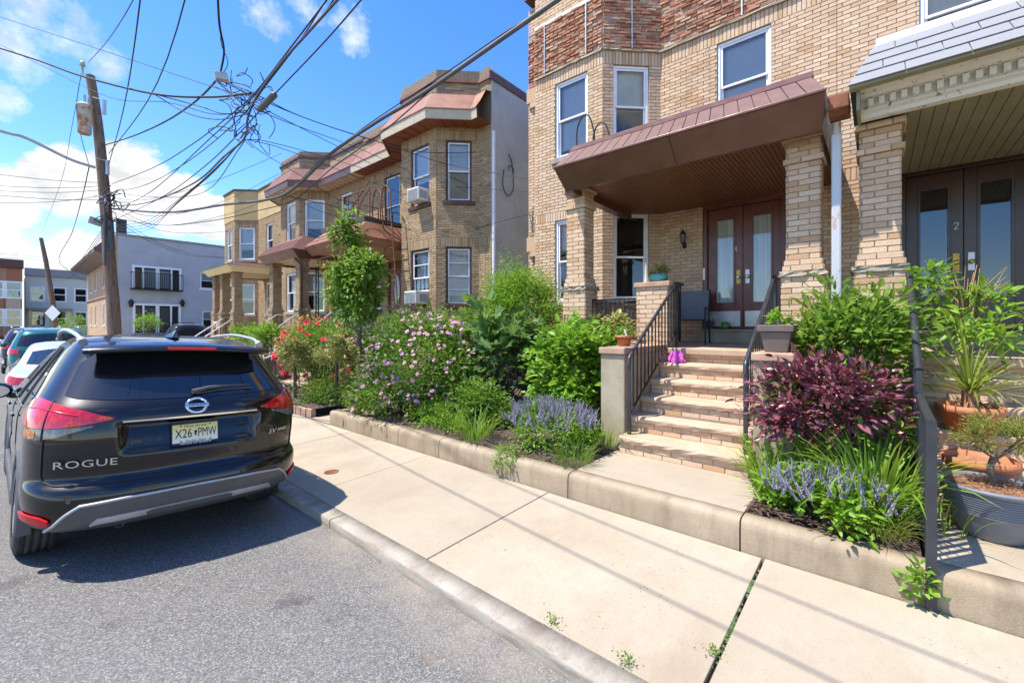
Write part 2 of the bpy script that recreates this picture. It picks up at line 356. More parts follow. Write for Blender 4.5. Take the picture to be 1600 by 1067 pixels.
t = NT('window_glass'); fr = t.node('ShaderNodeFresnel'); fr.inputs['IOR'].default_value = 1.5
gl = t.node('ShaderNodeBsdfGlossy'); gl.inputs['Roughness'].default_value = .02; gl.inputs['Color'].default_value = (.9,.95,1,1)
tr = t.node('ShaderNodeBsdfTransparent'); tr.inputs['Color'].default_value = (.90,.94,.95,1)
mx = t.node('ShaderNodeMixShader'); t.l.new(t.math('ADD', t.math('MULTIPLY',fr.outputs[0],1.5), .03, True), mx.inputs[0]); t.l.new(tr.outputs[0], mx.inputs[1]); t.l.new(gl.outputs[0], mx.inputs[2])
t.l.new(mx.outputs[0], t.out.inputs[0]); M['glass'] = t.mat
M['blind'] = plain('grey_white_blind', (.62,.64,.66), .8, var=.06)
t = NT('sheer_curtain'); w_ = t.noise(9,2,.5,t.coord((1,3,.12))); M['curtain'] = t.fin(t.mix(t.rng(w_,.3,.7), (.62,.63,.58), (.88,.88,.84)), .9)
M['terracotta'] = plain('terracotta', (.46,.17,.075), .75, var=.2, nscale=8)
M['turquoise'] = plain('turquoise_glaze', (.055,.30,.28), .22, var=.3, nscale=14)
M['pot_grey'] = plain('slate_blue_plastic', (.17,.185,.21), .5, var=.12)
M['pot_brown'] = plain('grey_brown_plastic', (.15,.115,.10), .6, var=.12)
M['green_glaze'] = plain('green_glaze', (.05,.25,.015), .3)
M['ac_white'] = plain('air_conditioner_white', (.70,.70,.67), .5, var=.06)
M['brass'] = plain('tarnished_brass', (.42,.26,.06), .4, .8, var=.25, nscale=14)
M['steel'] = plain('brushed_steel', (.52,.52,.50), .38, .7)
M['chrome'] = plain('chrome', (.75,.76,.77), .12, 1.0, var=.02)
M['letter'] = plain('pale_letter', (.80,.79,.75), .4, var=.03)
M['ink'] = plain('black_ink', (.012,.012,.014), .6, var=.02)
M['sling'] = plain('grey_sling_fabric', (.17,.175,.18), .8)
M['cushion'] = plain('cushion_fabric', (.42,.41,.39), .9)
M['pink_bag'] = plain('magenta_plastic_bag', (.62,.10,.48), .35, var=.3, nscale=18)
M['bark'] = plain('grey_bark', (.15,.115,.09), .9, var=.35, nscale=14, bump=.6)
M['twig'] = plain('dry_twig', (.38,.24,.12), .9, var=.3)
M['stem'] = plain('green_stem', (.12,.17,.05), .8, var=.2)
M['dry'] = plain('dry_straw_litter', (.30,.16,.085), .95, var=.5, nscale=30)
def leaf_mat(name, dark, light, trans=.42, rough=.42, yellow=None, spec=.4, petal=False):
    t = NT(name); f = t.math('FRACT', t.math('ADD', t.attr('lc'), t.objrand()))
    c = t.mix(f, dark, light)
    if yellow: c = t.mix(t.rng(f,.90,.95,0,.8), c, yellow)
    t.set(t.b.inputs['Base Color'], c); t.b.inputs['Roughness'].default_value = rough; t.b.inputs['Specular IOR Level'].default_value = spec
    tl = t.node('ShaderNodeBsdfTranslucent'); t.l.new(c if petal else t.mix(.5, c, (.30,.42,.04), 'MIX'), tl.inputs['Color'])
    mx = t.node('ShaderNodeMixShader'); mx.inputs[0].default_value = trans
    t.l.new(t.b.outputs[0], mx.inputs[1]); t.l.new(tl.outputs[0], mx.inputs[2]); t.l.new(mx.outputs[0], t.out.inputs[0]); return t.mat
M['leaf'] = leaf_mat('leaf_green', (.085,.185,.02), (.235,.40,.055))
M['leaf_bright'] = leaf_mat('leaf_bright_green', (.125,.29,.02), (.29,.50,.05))
M['leaf_fig'] = leaf_mat('leaf_blue_green', (.08,.18,.05), (.22,.36,.12))
M['leaf_dark'] = leaf_mat('leaf_dark_green', (.04,.105,.017), (.10,.21,.035))
M['leaf_lily'] = leaf_mat('strap_leaf_green', (.13,.29,.024), (.31,.50,.06), yellow=(.50,.45,.06))
M['leaf_olive'] = leaf_mat('leaf_yellow_olive', (.17,.20,.035), (.42,.40,.11))
M['leaf_varieg'] = leaf_mat('variegated_leaf', (.20,.22,.06), (.60,.52,.22))
M['leaf_purple'] = leaf_mat('leaf_purple', (.095,.022,.032), (.29,.10,.13), .12, .30, yellow=(.30,.025,.03), spec=.6, petal=True)
M['leaf_yucca'] = leaf_mat('spiky_leaf_yellow_green', (.14,.22,.03), (.40,.42,.08), yellow=(.48,.40,.12))
M['salvia'] = leaf_mat('lavender_flower', (.32,.275,.42), (.56,.505,.66), .25, .7, petal=True)
M['petal_pink'] = leaf_mat('pink_petal', (.62,.24,.44), (.88,.58,.70), .25, .6, petal=True)
M['petal_red'] = leaf_mat('red_petal', (.55,.008,.02), (.70,.03,.06), .2, .6, petal=True)
M['petal_yellow'] = leaf_mat('yellow_petal', (.75,.40,.03), (.80,.62,.08), .25, .6, petal=True)
M['petal_mauve'] = leaf_mat('magenta_petal', (.45,.10,.38), (.62,.24,.52), .25, .6, petal=True)
def car_paint(name, col, metal=.0, rough=.25):
    t = NT(name); n = t.noise(900,2,.5)
    return t.fin(t.mix(t.rng(n,.4,.7,0,.25), col, tuple(min(1,c*1.5+.004) for c in col)), rough, metal, .15, Coat_Weight=1.0, Coat_Roughness=.004, Coat_IOR=1.5)
M['paint_black'] = car_paint('black_paint', (.003,.003,.004), 0, .35)
M['paint_silver'] = car_paint('silver_paint', (.55,.56,.57), .3)
M['paint_teal'] = car_paint('teal_green_paint', (.012,.11,.105), .2)
M['paint_dark'] = car_paint('charcoal_paint', (.02,.021,.024), .2)
M['cladding'] = plain('black_plastic_cladding', (.085,.085,.087), .55, var=.15)
M['bumper_silver'] = plain('silver_bumper_guard', (.10,.10,.105), .4, .3, var=.1)
M['tyre'] = plain('tyre_rubber', (.045,.044,.043), .8, var=.3, nscale=12)
t = NT('tinted_car_glass'); M['car_glass'] = t.fin((.008,.010,.012), .015, 0, .6, Coat_Weight=.6, Coat_Roughness=.01)
t = NT('red_lamp'); n = t.noise(60,2,.5,t.coord((1,1,.2))); M['red_lamp'] = t.fin(t.mix(t.rng(n,.4,.6), (.42,.006,.010), (.62,.015,.02)), .08, 0, .5, Coat_Weight=1.0)
M['clear_lamp'] = plain('clear_lamp', (.17,.17,.17), .1, .3, var=.4, nscale=40)
M['amber_lamp'] = plain('amber_lamp', (.45,.20,.08), .15, .1, var=.4, nscale=40)
M['red_refl'] = plain('red_reflector', (.60,.012,.016), .2, 0, var=.1)
t = NT('plate_yellow'); sx = t.node('ShaderNodeSeparateXYZ'); t.l.new(t.coord(), sx.inputs[0]); M['plate'] = t.fin(t.mix(t.rng(sx.outputs[2],-.075,.06), (.80,.79,.70), (.80,.66,.16)), .4)
# ------------------------------------------------------------------ the setting: ground, road, kerb, pavement
g = MB(); g.add([(-900,-900,-.45),(900,-900,-.45),(900,1200,-.45),(-900,1200,-.45)], [(0,1,2,3)]); structure(g, 'ground', M['ground'])
def road_z(x): # cambered road, gutter at the kerb
    if x > .2: return .052*(1.90-x)
    if x > -7: return .0884 + .052*(.2-x) - .0068*(.2-x)**2
    return .0884 + .052*7.2 - .0068*7.2**2 - .03*(-7-x)
xs = [1.90,1.6,1.2,.8,.4,.2,0,-.5,-1,-1.6,-2.4,-3.2,-4,-5,-6,-7,-8.5]
g = MB(); ys = [-30,-14,-6,-3,0,3,6,9,14,22,34,48,66,90]
g.grid([[(x, y, road_z(x)) for y in ys] for x in xs], sm=True, flip=True)
structure(g, 'road', M['asphalt'])
g = MB(); g.grid([[(x,y,.05+.002*(y-60)*0) for y in (64,72,90)] for x in (-60,-8.6)], flip=True); g.add([(1.9,60,.0),(60,60,.0),(60,76,.0),(1.9,76,.0)],[(0,1,2,3)]); structure(g, 'cross_street', M['asphalt'])
g = MB(); g.box(-12.5,-8.5,-30,60,-.3,.03); structure(g, 'far_pavement', M['walk'], bevel=.02)
# kerb: concrete lengths with open joints
kerb = thing('kerb', (1.9,0,0), None, None); kerb['kind'] = 'structure'
kj = [-16,-12,-8,-4.2,-.9,3.79,6.7,9.75,12.8,15.8,19,22,25,28,31,34,40,46,52,58]
for a, b in zip(kj, kj[1:]):
    m = MB(); n = max(2, int((b-a)/.09)); prof = [(1.905,-.3),(1.897,.0),(1.894,.068),(1.899,.082),(1.908,.088),(2.048,.090),(2.048,-.3)]
    P = []
    for i in range(n+1):
        y = a+.007+(b-a-.014)*i/n; j = 0 if i in (0,n) else 1
        P.append([(x+(random.uniform(-.004,.004)+(random.random() < .06)*.012*(k in (2,3)))*j*(k>0 and k<5), y, z+random.uniform(-.0025,.002)*j*(k>1 and k < 5)) for k,(x,z) in enumerate(prof)])
    m.grid(P, flip=False); m.add(P[0], [tuple(range(7))]); m.add(P[-1], [tuple(range(7))[::-1]])
    m.build('kerb_length', M['kerb'], kerb)
# pavement: poured slabs
pav = MB(); pav.add([(2.049,-16,.058),(3.63,-16,.09),(3.63,60,.09),(2.049,60,.058)], [(0,1,2,3)])
pav = structure(pav, 'pavement', M['soil'])
sj = [-16,-11.0,-7.2,-5.2,-3.24,-1.3,.64,2.59,4.54,6.49,8.44,10.4,12.35,14.3,16.3,18.3,20.3,22.3,24.3,26.3,29,32,36,40,45,50,55,60]
for a, b in zip(sj, sj[1:]):
    m = MB(); w = .014 if abs(a-.64) < .01 or abs(b-.64) < .01 else .004
    ga = .011 if abs(a-.64) < .01 else .003; gb = .011 if abs(b-.64) < .01 else .003
    za = random.uniform(-.002,.002); zb = za + random.uniform(-.003,.003)
    vs = [(2.056,a+ga,.091+za),(3.625,a+ga,.131+za),(3.625,b-gb,.131+zb),(2.056,b-gb,.091+zb)]
    low = [(x,y,.0) for x,y,z in vs]
    m.add(vs+low, [(0,1,2,3),(0,4,5,1),(1,5,6,2),(2,6,7,3),(3,7,4,0)]); m.build('paving_slab', M['walk'], pav, bevel=.006)
# ------------------------------------------------------------------ bricks
CR = .0677; BL = .2045; BH = .0585
class Fr:
    """a vertical plane: origin, direction along it, outward normal (left of the direction)"""
    def __init__(s, p0, p1):
        s.p = Vector((p0[0],p0[1],0)); d = Vector((p1[0]-p0[0], p1[1]-p0[1], 0)); s.L = d.length; s.U = d.normalized(); s.N = Vector((-s.U.y, s.U.x, 0))
    def pt(s, u, out, z): q = s.p + s.U*u + s.N*out; return Vector((q.x, q.y, z))
def fbox(mb, fr, u0, u1, o0, o1, z0, z1, m=0): mb.obox(fr.pt(u0,o0,z0), fr.U*(u1-u0), fr.N*(o1-o0), Vector((0,0,z1-z0)), m)
def snap(z): return round(z/CR)*CR
_ub = {}
def unit_brick(mat):
    if mat.name not in _ub:
        m = MB(); a, b, e = BL/2, BH/2, .0022; d0, d1 = -.03, .010
        m.add([(-a,-d0,-b),(a,-d0,-b),(a,-d0,b),(-a,-d0,b),(-a,-d1+.002,-b),(a,-d1+.002,-b),(a,-d1+.002,b),(-a,-d1+.002,b),(-a+e,-d1,-b+e),(a-e,-d1,-b+e),(a-e,-d1,b-e),(-a+e,-d1,b-e)],
              [(8,9,10,11),(4,5,9,8),(5,6,10,9),(6,7,11,10),(7,4,8,11),(0,1,5,4),(1,2,6,5),(2,3,7,6),(3,0,4,7)], c=0.0)
        _ub[mat.name] = m.mesh('brick', mat)
    return _ub[mat.name]
class House:
    def __init__(s, loc, label, cat='house', group=None):
        s.root = thing('brick_house', loc, label, cat, group); s.br = []
    def lay(s, parent, fr, z0, z1, holes=(), soldier=(), mat='brick', out=0.0, u0=0.0, u1=None, rough=0.0):
        u1 = fr.L if u1 is None else u1
        k = int(round(z0/CR))
        while k*CR < z1 - .02:
            zb = k*CR; zt = zb + BH
            sb = next((q for q in soldier if q[0]-.01 <= zb < q[1]-.02), None)
            if sb:
                h = sb[1]-sb[0]-.009; u = u0
                while u < u1-.02:
                    e = min(u+BH, u1)
                    if not any(h0 < (u+e)/2 < h1 and hz0 < sb[0]+h/2 < hz1 for h0,h1,hz0,hz1 in holes):
                        s.br.append((parent, fr, u, e, sb[0]+.0045, sb[0]+.0045+h, mat, out, False, rough))
                    u += CR
                k = int(round(sb[1]/CR)); continue
            u = u0 - (BL+.0095)*(.5 if k % 2 else 0.0)
            cuts = [(h0,h1) for h0,h1,hz0,hz1 in holes if hz0-.005 < zb+BH/2 < hz1+.005]
            while u < u1:
                spans = [(max(u,u0), min(u+BL,u1))]
                for h0,h1 in cuts:
                    ns = []
                    for a,b in spans:
                        if h1 <= a or h0 >= b: ns.append((a,b)); continue
                        if a < h0: ns.append((a,h0))
                        if b > h1: ns.append((h1,b))
                    spans = ns
                for a,b in spans:
                    if b-a > .025: s.br.append((parent, fr, a, b, zb+.0045, zb+.0045+BH, mat, out, b-a > BL-.002, rough))
                u += BL+.0095
            k += 1
    def finish(s, nmax=300):
        cam_p = Vector((0,0,CAMH)); cand = []
        for i, (pa, fr, a, b, z0, z1, mat, out, full, rough) in enumerate(s.br):
            if not full or rough: continue
            c = fr.pt((a+b)/2, out, (z0+z1)/2); v = cam_p - c; d = v.length; f = fr.N.dot(v)/d
            if f <= .05: continue
            dd = Vector((math.sin(YAW), math.cos(YAW))); q = Vector((c.x,c.y)); D = q.dot(dd)
            if D < .5: continue
            px = CXP + FPX*(q.x*dd.y-q.y*dd.x)/D; py = CYP - FPX*(c.z-CAMH)/D
            if not (5 < px < 1595 and 5 < py < 1062): continue
            cand.append((-f/d/d, i))
        cand.sort(); ind = set(i for _, i in cand[:nmax]); groups = {}
        for i, B in enumerate(s.br):
            pa, fr, a, b, z0, z1, mat, out, full, rough = B
            if i in ind:
                o = link('brick', unit_brick(M[mat]), pa); c = fr.pt((a+b)/2, out+random.uniform(-.0015,.0015), (z0+z1)/2) - ORG[pa.name]
                o.location = c; o.rotation_euler = (random.uniform(-.006,.006), random.uniform(-.006,.006), math.atan2(fr.U.y, fr.U.x)+random.uniform(-.008,.008)+math.pi*0)
                o.rotation_euler.z += 0.0
                # unit brick faces local -Y; turn it to the wall's outward normal
                o.rotation_euler.z = math.atan2(fr.N.y, fr.N.x) + math.pi/2 + random.uniform(-.006,.006)
            else: groups.setdefault((pa.name, mat), []).append(B)
        for (pn, mat), bl in groups.items():
            n = len(bl); V = np.zeros((n,8,3)); C = rng.random(n)
            org = ORG[pn]
            for q, (pa, fr, a, b, z0, z1, _, out, full, rough) in enumerate(bl):
                o1 = out + .010 + rng.uniform(-.0018,.0018); e = .0022; o0 = out-.03; j = [0]*8
                if rough:
                    o1 = out + rng.uniform(.008, rough); e = rng.uniform(.004,.014); j = rng.uniform(-.007,.007,8)
                P = [fr.pt(a,o0,z0),fr.pt(b,o0,z0),fr.pt(b,o0,z1),fr.pt(a,o0,z1),fr.pt(a+e,o1+j[0],z0+e+j[4]),fr.pt(b-e,o1+j[1],z0+e+j[5]),fr.pt(b-e,o1+j[2],z1-e+j[6]),fr.pt(a+e,o1+j[3],z1-e+j[7])]
                V[q] = [(p.x-org.x,p.y-org.y,p.z-org.z) for p in P]
            base = np.array([[4,5,6,7],[0,1,5,4],[1,2,6,5],[2,3,7,6],[3,0,4,7]])
            F = (base[None]+8*np.arange(n)[:,None,None]).reshape(-1,4)
            me = bpy.data.meshes.new('brickwork'); me.from_pydata(V.reshape(-1,3).tolist(), [], F.tolist()); me.materials.append(M[mat])
            me.attributes.new('bc','FLOAT','FACE').data.foreach_set('value', np.repeat(C,5).astype(np.float32))
            o = link('brickwork', me, bpy.data.objects[pn]); o['kind'] = 'stuff'
    def wall(s, name, path, z0, z1, holes={}, soldier=(), mat='brick', mort='mortar', bricks=True, bz=None, skip_bricks=(), depth=.11):
        """path of plan points; holes {segment: [(u0,u1,z0,z1)]}"""
        m = MB(); frs = [Fr(a,b) for a,b in zip(path, path[1:])]
        for i, fr in enumerate(frs):
            hs = holes.get(i, [])
            us = sorted({0,fr.L,*[h[0] for h in hs],*[h[1] for h in hs]}); zs = sorted({z0,z1,*[h[2] for h in hs],*[h[3] for h in hs]})
            for a,b in zip(us,us[1:]):
                for c,d in zip(zs,zs[1:]):
                    if any(h[0]-1e-6<=a and b<=h[1]+1e-6 and h[2]-1e-6<=c and d<=h[3]+1e-6 for h in hs): continue
                    m.add([fr.pt(a,0,c),fr.pt(b,0,c),fr.pt(b,0,d),fr.pt(a,0,d)], [(0,3,2,1)])
            for h in hs:
                q = [(h[0],h[2]),(h[1],h[2]),(h[1],h[3]),(h[0],h[3])]
                for (ua,za),(ub,zb) in zip(q, q[1:]+q[:1]):
                    m.add([fr.pt(ua,0,za),fr.pt(ub,0,zb),fr.pt(ub,-depth-.05,zb),fr.pt(ua,-depth-.05,za)], [(0,1,2,3)])
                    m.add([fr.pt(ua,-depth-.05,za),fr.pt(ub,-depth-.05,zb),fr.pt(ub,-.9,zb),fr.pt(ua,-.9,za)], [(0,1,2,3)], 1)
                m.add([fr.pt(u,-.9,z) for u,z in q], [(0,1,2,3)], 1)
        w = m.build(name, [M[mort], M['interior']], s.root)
        if bricks:
            for i, fr in enumerate(frs):
                if i in skip_bricks: continue
                s.lay(w, fr, bz[0] if bz else z0, bz[1] if bz else z1, holes.get(i, []), soldier, mat)
        return w, frs
def window(H, fr, h, casing='white', sash='white', blind=.5, sill='grey_stone', hopper=0, dark_frame=0.0, screen=False, blind_mat='blind'):
    u0,u1,z0,z1 = h; m = MB(); c = .05; W_ = M[casing]
    e = .004
    for a,b,p,q in ((u0+e,u0+c,z0+e,z1-e),(u1-c,u1-e,z0+e,z1-e),(u0+c,u1-c,z1-c,z1-e),(u0+c,u1-c,z0+e,z0+.035)): fbox(m, fr, a,b,-.11,-.025,p,q)
    win = m.build('window', W_, H.root, bevel=.004)
    a0,a1,b0,b1 = u0+c+.002, u1-c-.002, z0+.037, z1-c-.002; mid = b0+(b1-b0)*.5; k = .038
    for nm, lo, hi, d in (('sash',mid-.02,b1,-.075),('sash',b0,mid+.022,-.11)):
        m = MB()
        for a,b,p,q in ((a0,a0+k,lo,hi),(a1-k,a1,lo,hi),(a0+k,a1-k,hi-k,hi),(a0+k,a1-k,lo,lo+k)): fbox(m, fr, a,b,d,d+.032,p,q)
        if hopper:
            for t in range(1,hopper): zz = lo+(hi-lo)*t/hopper; fbox(m, fr, a0+k,a1-k,d,d+.03,zz-.012,zz+.012)
        m.build(nm, M[sash], win)
        m = MB(); m.add([fr.pt(a0+k-.004,d+.015,lo+k-.004),fr.pt(a1-k+.004,d+.015,lo+k-.004),fr.pt(a1-k+.004,d+.015,hi-k+.004),fr.pt(a0+k-.004,d+.015,hi-k+.004)],[(0,3,2,1)]); m.build('pane', M['glass'], win)
    if blind:
        m = MB(); zz = b1-(b1-b0)*blind; n = max(3,int((b1-zz)/.05))
        for i in range(n):
            z_a = zz+(b1-zz)*i/n; z_b = zz+(b1-zz)*(i+1)/n
            m.add([fr.pt(a0,-.165,z_a),fr.pt(a1,-.165,z_a),fr.pt(a1,-.150,z_b-.003),fr.pt(a0,-.150,z_b-.003)], [(0,3,2,1)])
            m.add([fr.pt(a0,-.150,z_b-.003),fr.pt(a1,-.150,z_b-.003),fr.pt(a1,-.165,z_b),fr.pt(a0,-.165,z_b)], [(0,3,2,1)])
        m.build('blind', M[blind_mat], win)
    if sill:
        m = MB(); fbox(m, fr, u0-.09,u1+.09,-.05,.055,z0-.115,z0-.004); m.build('sill', M[sill], win, bevel=.008)
    return win
def column(H, x0, y0, zbase, ztop, zled, shaft=.33, ped=.42, mat='brick', mort='mortar', depth=.30, ledge='grey_stone', name='porch_column'):
    """pedestal, rough stone ledge, corbelled foot, shaft with a band and a cap; x0,y0 = front right corner of the pedestal"""
    m = MB(); g = (ped-shaft)/2; zf = snap(zled+.075); zl = zf-.07
    m.box(x0+.0,x0+depth+2*g,y0,y0+ped,zbase,zl); m.box(x0+g,x0+g+depth,y0+g,y0+g+shaft,zf,ztop)
    bands = [(zf,zf+CR,g*.72),(zf+CR,zf+2*CR,g*.4),(snap(ztop-.34),snap(ztop-.34)+CR,.028),(snap(ztop-.068),ztop,.04)]
    for a,b,o in bands: m.box(x0+g-o,x0+g+depth+o,y0+g-o,y0+g+shaft+o,a,b)
    col = m.build(name, M[mort], H.root)
    def faces(xa,xb,ya,yb): return (Fr((xa,ya),(xa,yb)), Fr((xb,ya),(xa,ya)), Fr((xa,yb),(xb,yb)))
    for fr in faces(x0,x0+depth+2*g,y0,y0+ped): H.lay(col, fr, max(zbase,.40), zl-.005, mat=mat)
    for fr in faces(x0+g,x0+g+depth,y0+g,y0+g+shaft): H.lay(col, fr, zf, ztop-.03, [(-1,9,a,b) for a,b,o in bands], mat=mat)
    for a,b,o in bands:
        for fr in faces(x0+g-o,x0+g+depth+o,y0+g-o,y0+g+shaft+o): H.lay(col, fr, a, b, mat=mat)
    # the rough split-stone ledge
    m = MB(); n = 9; P = []
    o = .03; ring = []
    for i in range(n): ring.append((x0-o, y0-o+(ped+2*o)*(1-i/(n-1))))
    for i in range(1,5): ring.append((x0-o+(depth+2*g+2*o)*i/4, y0-o))
    for i in range(1,n): ring.append((x0+depth+2*g+o, y0-o+(ped+2*o)*i/(n-1)))
    for i in range(1,4): ring.append((x0+depth+2*g+o-(depth+2*g+2*o)*i/4, y0+ped+o))
    for zz in (zl+.002,zl+.025,zl+.048,zf-.002):
        P.append([(x+random.uniform(-.014,.014), y+random.uniform(-.014,.014), zz+random.uniform(-.003,.003)) for x,y in ring]); P[-1].append(P[-1][0])
    m.grid(P, sm=False); m.add(P[-1][:-1], [tuple(range(len(ring)))]); m.add(P[0][:-1], [tuple(range(len(ring)))[::-1]])
    m.build('stone_ledge', M[ledge], col)
    return col
def skirt(H, path, prof, mat, name, parent=None, flip=False, thick=False):
    """strips along a facade path between (offset, z) profile points"""
    rows = [[(x,y,z) for x,y in offset_path(path, o)] for o,z in prof]
    m = MB(); m.grid(rows, sm=False, flip=flip); return m.build(name, M[mat], parent or H.root)
# ------------------------------------------------------------------ the nearest house, number 4
Z1, Z2 = snap(4.11), snap(7.14)          # window heads of the two storeys
SO = 4*CR                                # height of the upright (soldier) brick bands
FLOOR = 1.535
A = House((8.0,3.3,.3), 'tan brick row house numbered 4 with brown metal porch roof and front steps')
pathA = [(8.6,.49),(8.6,3.35),(7.75,4.2),(7.75,5.9)]
hA = {0:[(.69,2.045,1.79,Z1),(.91,1.79,snap(5.47),Z2)], 1:[(.245,.987,snap(2.40),Z1),(.245,.987,snap(5.47),Z2)], 2:[(.34,1.15,snap(2.40),Z1),(.34,1.15,snap(5.47),Z2)]}
wA, fA = A.wall('wall', pathA, .2, 9.3, hA, bricks=False)
for i, fr in enumerate(fA):
    A.lay(wA, fr, .4, Z2+SO, hA[i], [(Z1,Z1+3*CR),(Z2,Z2+SO)])
    A.lay(wA, fr, snap(8.5), 9.3)
# stripped strip under the cornice: rough red backing brick with straps and a broken timber edge
zr0, zr1 = Z2+SO, snap(8.5)
m = MB()
for fr in fA: fbox(m, fr, 0, fr.L, -.02, .004, zr0, zr1)
rb = m.build('exposed_backing', M['mortar_red'], A.root, label='strip of rough red backing brick and crumbling mortar under the roof')
for fr in fA: A.lay(rb, fr, zr0+.03, zr1-.01, mat='brick_red', rough=.05)
for fr, us in zip(fA, ((1.35,),(.6,),(.35,1.4))):
    for u in us: m = MB(); fbox(m, fr, u, u+.022, -.01, .055, zr0+.05, zr1-.035); m.build('wall_strap', M['galv'], A.root)
for fr in fA:
    m = MB(); n = 14
    P = [[fr.pt(fr.L*i/n, o+random.uniform(-.006,.012)*(o>.02), z+random.uniform(-.012,.012)*(o>.02)) for i in range(n+1)] for o,z in ((.0,zr0-.002),(.055,zr0-.004),(.05,zr0+.03),(.0,zr0+.045))]
    m.grid(P, sm=False, flip=True); m.build('ledge_course', M['grey_stone'], A.root)
    m = MB(); fbox(m, fr, 0, fr.L, .0, .03, zr1-.03, zr1+.05); m.build('timber_strip', M['flaking'], A.root)
for i, b2 in ((1,.52),(2,.9)):
    window(A, fA[i], hA[i][1], blind=b2)
window(A, fA[0], hA[0][1], blind=.62)
window(A, fA[1], hA[1][0], blind=.0); window(A, fA[2], hA[2][0], blind=.35)
# corner pier at the alley, with stepped corbels, and the plain side and back of the house
pp = [(7.83,5.9),(7.83,6.15),(17.5,6.15)]
wP, fP = A.wall('corner_pier', pp, .2, 9.1, {}, bricks=False)
A.lay(wP, fP[0], .4, 7.1); A.lay(wP, fP[0], 7.1, 8.4, mat='brick_red', rough=.05); A.lay(wP, fP[0], 8.5, 9.1); A.lay(wP, fP[1], .4, 9.1, u1=.5)
for z in (3.55, 6.95):
    m = MB(); m.box(7.75,7.9,5.9,6.152,z,z+.32); m.prism([(7.752,5.902),(7.752,6.05),(7.832,6.15),(7.9,6.15),(7.9,5.902)], z-.12, z+.002); m.build('corbel', M['brick'], A.root)
m = MB(); m.prism([(8.62,.49),(8.62,3.35),(7.77,4.2),(7.77,5.9),(7.85,6.14),(17.5,6.14),(17.5,.49)], 8.95, 9.05); m.build('roof', M['roofing'], A.root)
m = MB(); m.prism([(8.55,.48),(8.55,3.33),(7.70,4.18),(7.70,6.18),(8.0,6.18),(8.9,.48)], 9.3, 9.38); m.build('coping', M['brown_metal'], A.root)
m = MB(); m.box(17.3,17.5,.49,6.14,.2,9); m.build('back_wall', M['mortar'], A.root)
# ---- front doors, set in a brown frame above a stone threshold
def doors(H, fr, h, wood, num, curtain, numx, kick=True):
    u0,u1,z0,z1 = h; mid = (u0+u1)/2
    m = MB()
    for a,b,p,q in ((u0+.004,u0+.075,z0,z1-.004),(u1-.075,u1-.004,z0,z1-.004),(u0+.075,u1-.075,z1-.085,z1-.004)): fbox(m, fr, a,b,-.15,-.008,p,q)
    fbox(m, fr, u0-.03,u1+.03,-.004,.02,z1-.03,z1+.035)
    f = m.build('door_frame', M[wood], H.root, bevel=.006)
    for k,(a,b) in enumerate(((u0+.079,mid-.004),(mid+.004,u1-.079))):
        m = MB(); zt = z1-.09; st = .125; br = .46
        for p,q,r_,s_ in ((a,a+st,z0+.01,zt),(b-st,b,z0+.01,zt),(a+st,b-st,zt-.19,zt),(a+st,b-st,z0+.01,z0+br)): fbox(m, fr, p,q,-.115,-.07,r_,s_)
        d = m.build('door', M[wood], H.root, bevel=.004)
        m = MB(); e = .03
        for p,q,r_,s_ in ((a+st,a+st+e,z0+br,zt-.19),(b-st-e,b-st,z0+br,zt-.19),(a+st+e,b-st-e,zt-.19-e,zt-.19),(a+st+e,b-st-e,z0+br,z0+br+e)): fbox(m, fr, p,q,-.10,-.06,r_,s_)
        m.build('glazing_bead', M[wood], d)
        m = MB(); m.add([fr.pt(a+st,-.092,z0+br),fr.pt(b-st,-.092,z0+br),fr.pt(b-st,-.092,zt-.19),fr.pt(a+st,-.092,zt-.19)],[(0,3,2,1)]); m.build('pane', M['glass'], d)
        if curtain:
            m = MB(); n = 36; P = []
            for z in (z0+br-.02, zt-.17): P.append([fr.pt(a+st+(b-a-2*st)*i/n, -.118+.010*math.sin(i*1.9)+.005*math.sin(i*.7), z) for i in range(n+1)])
            m.grid(P, sm=True, flip=True); m.build('curtain', M['curtain'], d)
        if kick:
            m = MB(); fbox(m, fr, a+.04,b-.03,-.07,-.066,z0+.05,z0+.33); m.build('kick_plate', M['steel'], d)
        hu = a+.085 if k == 1 else b-.085
        # seen from the street the first leaf (low u) stands on the right
        hu = b-.07 if k == 0 else a+.07
        m = MB(); fbox(m, fr, hu-.032,hu+.032,-.07,-.064,z0+.83,z0+1.08); m.build('lock_plate', M['brass'] if k else M['steel'], d)
        m = MB(); c = fr.pt(hu,-.03,z0+.95); q = fr.N
        m.tube([c-q*.034, c-q*.012, c-q*.008, c+q*.012, c+q*.02], [.012,.012,.03,.032,.018], 12); m.build('knob', M['brass'] if num == '2' else M['steel'], d)
    # the house number: thin raised strokes
    S4 = {'4': [((.7,0),(.7,1)),((.7,1),(0,.35)),((0,.35),(1,.35))], '2': [((0,.75),(.2,.97)),((.2,.97),(.8,.97)),((.8,.97),(1,.7)),((1,.7),(0,0)),((0,0),(1,0))]}[num]
    m = MB(); nz = z0+1.42
    for (xa,za),(xb,zb) in S4:
        ua, ub = numx-xa*.045, numx-xb*.045
        m.tube([fr.pt(ua,-.066,nz+za*.095), fr.pt(ub,-.066,nz+zb*.095)], .0065, 5)
    m.build('house_number', M['letter'], H.root)
    m = MB(); fbox(m, fr, u0-.02,u1+.02,-.2,.10,FLOOR+.002,z0-.045); fbox(m, fr, u0-.02,u1+.02,-.2,.13,z0-.043,z0-.002); m.build('threshold', M['render'], H.root, bevel=.006)
doors(A, fA[0], hA[0][0], 'brown_wood', '4', True, 1.505)
m = MB(); fr = fA[0]; fbox(m, fr, 2.0,2.04,-.008,.02,2.72,2.95); m.build('doorbell_camera', M['white'], A.root, bevel=.006)
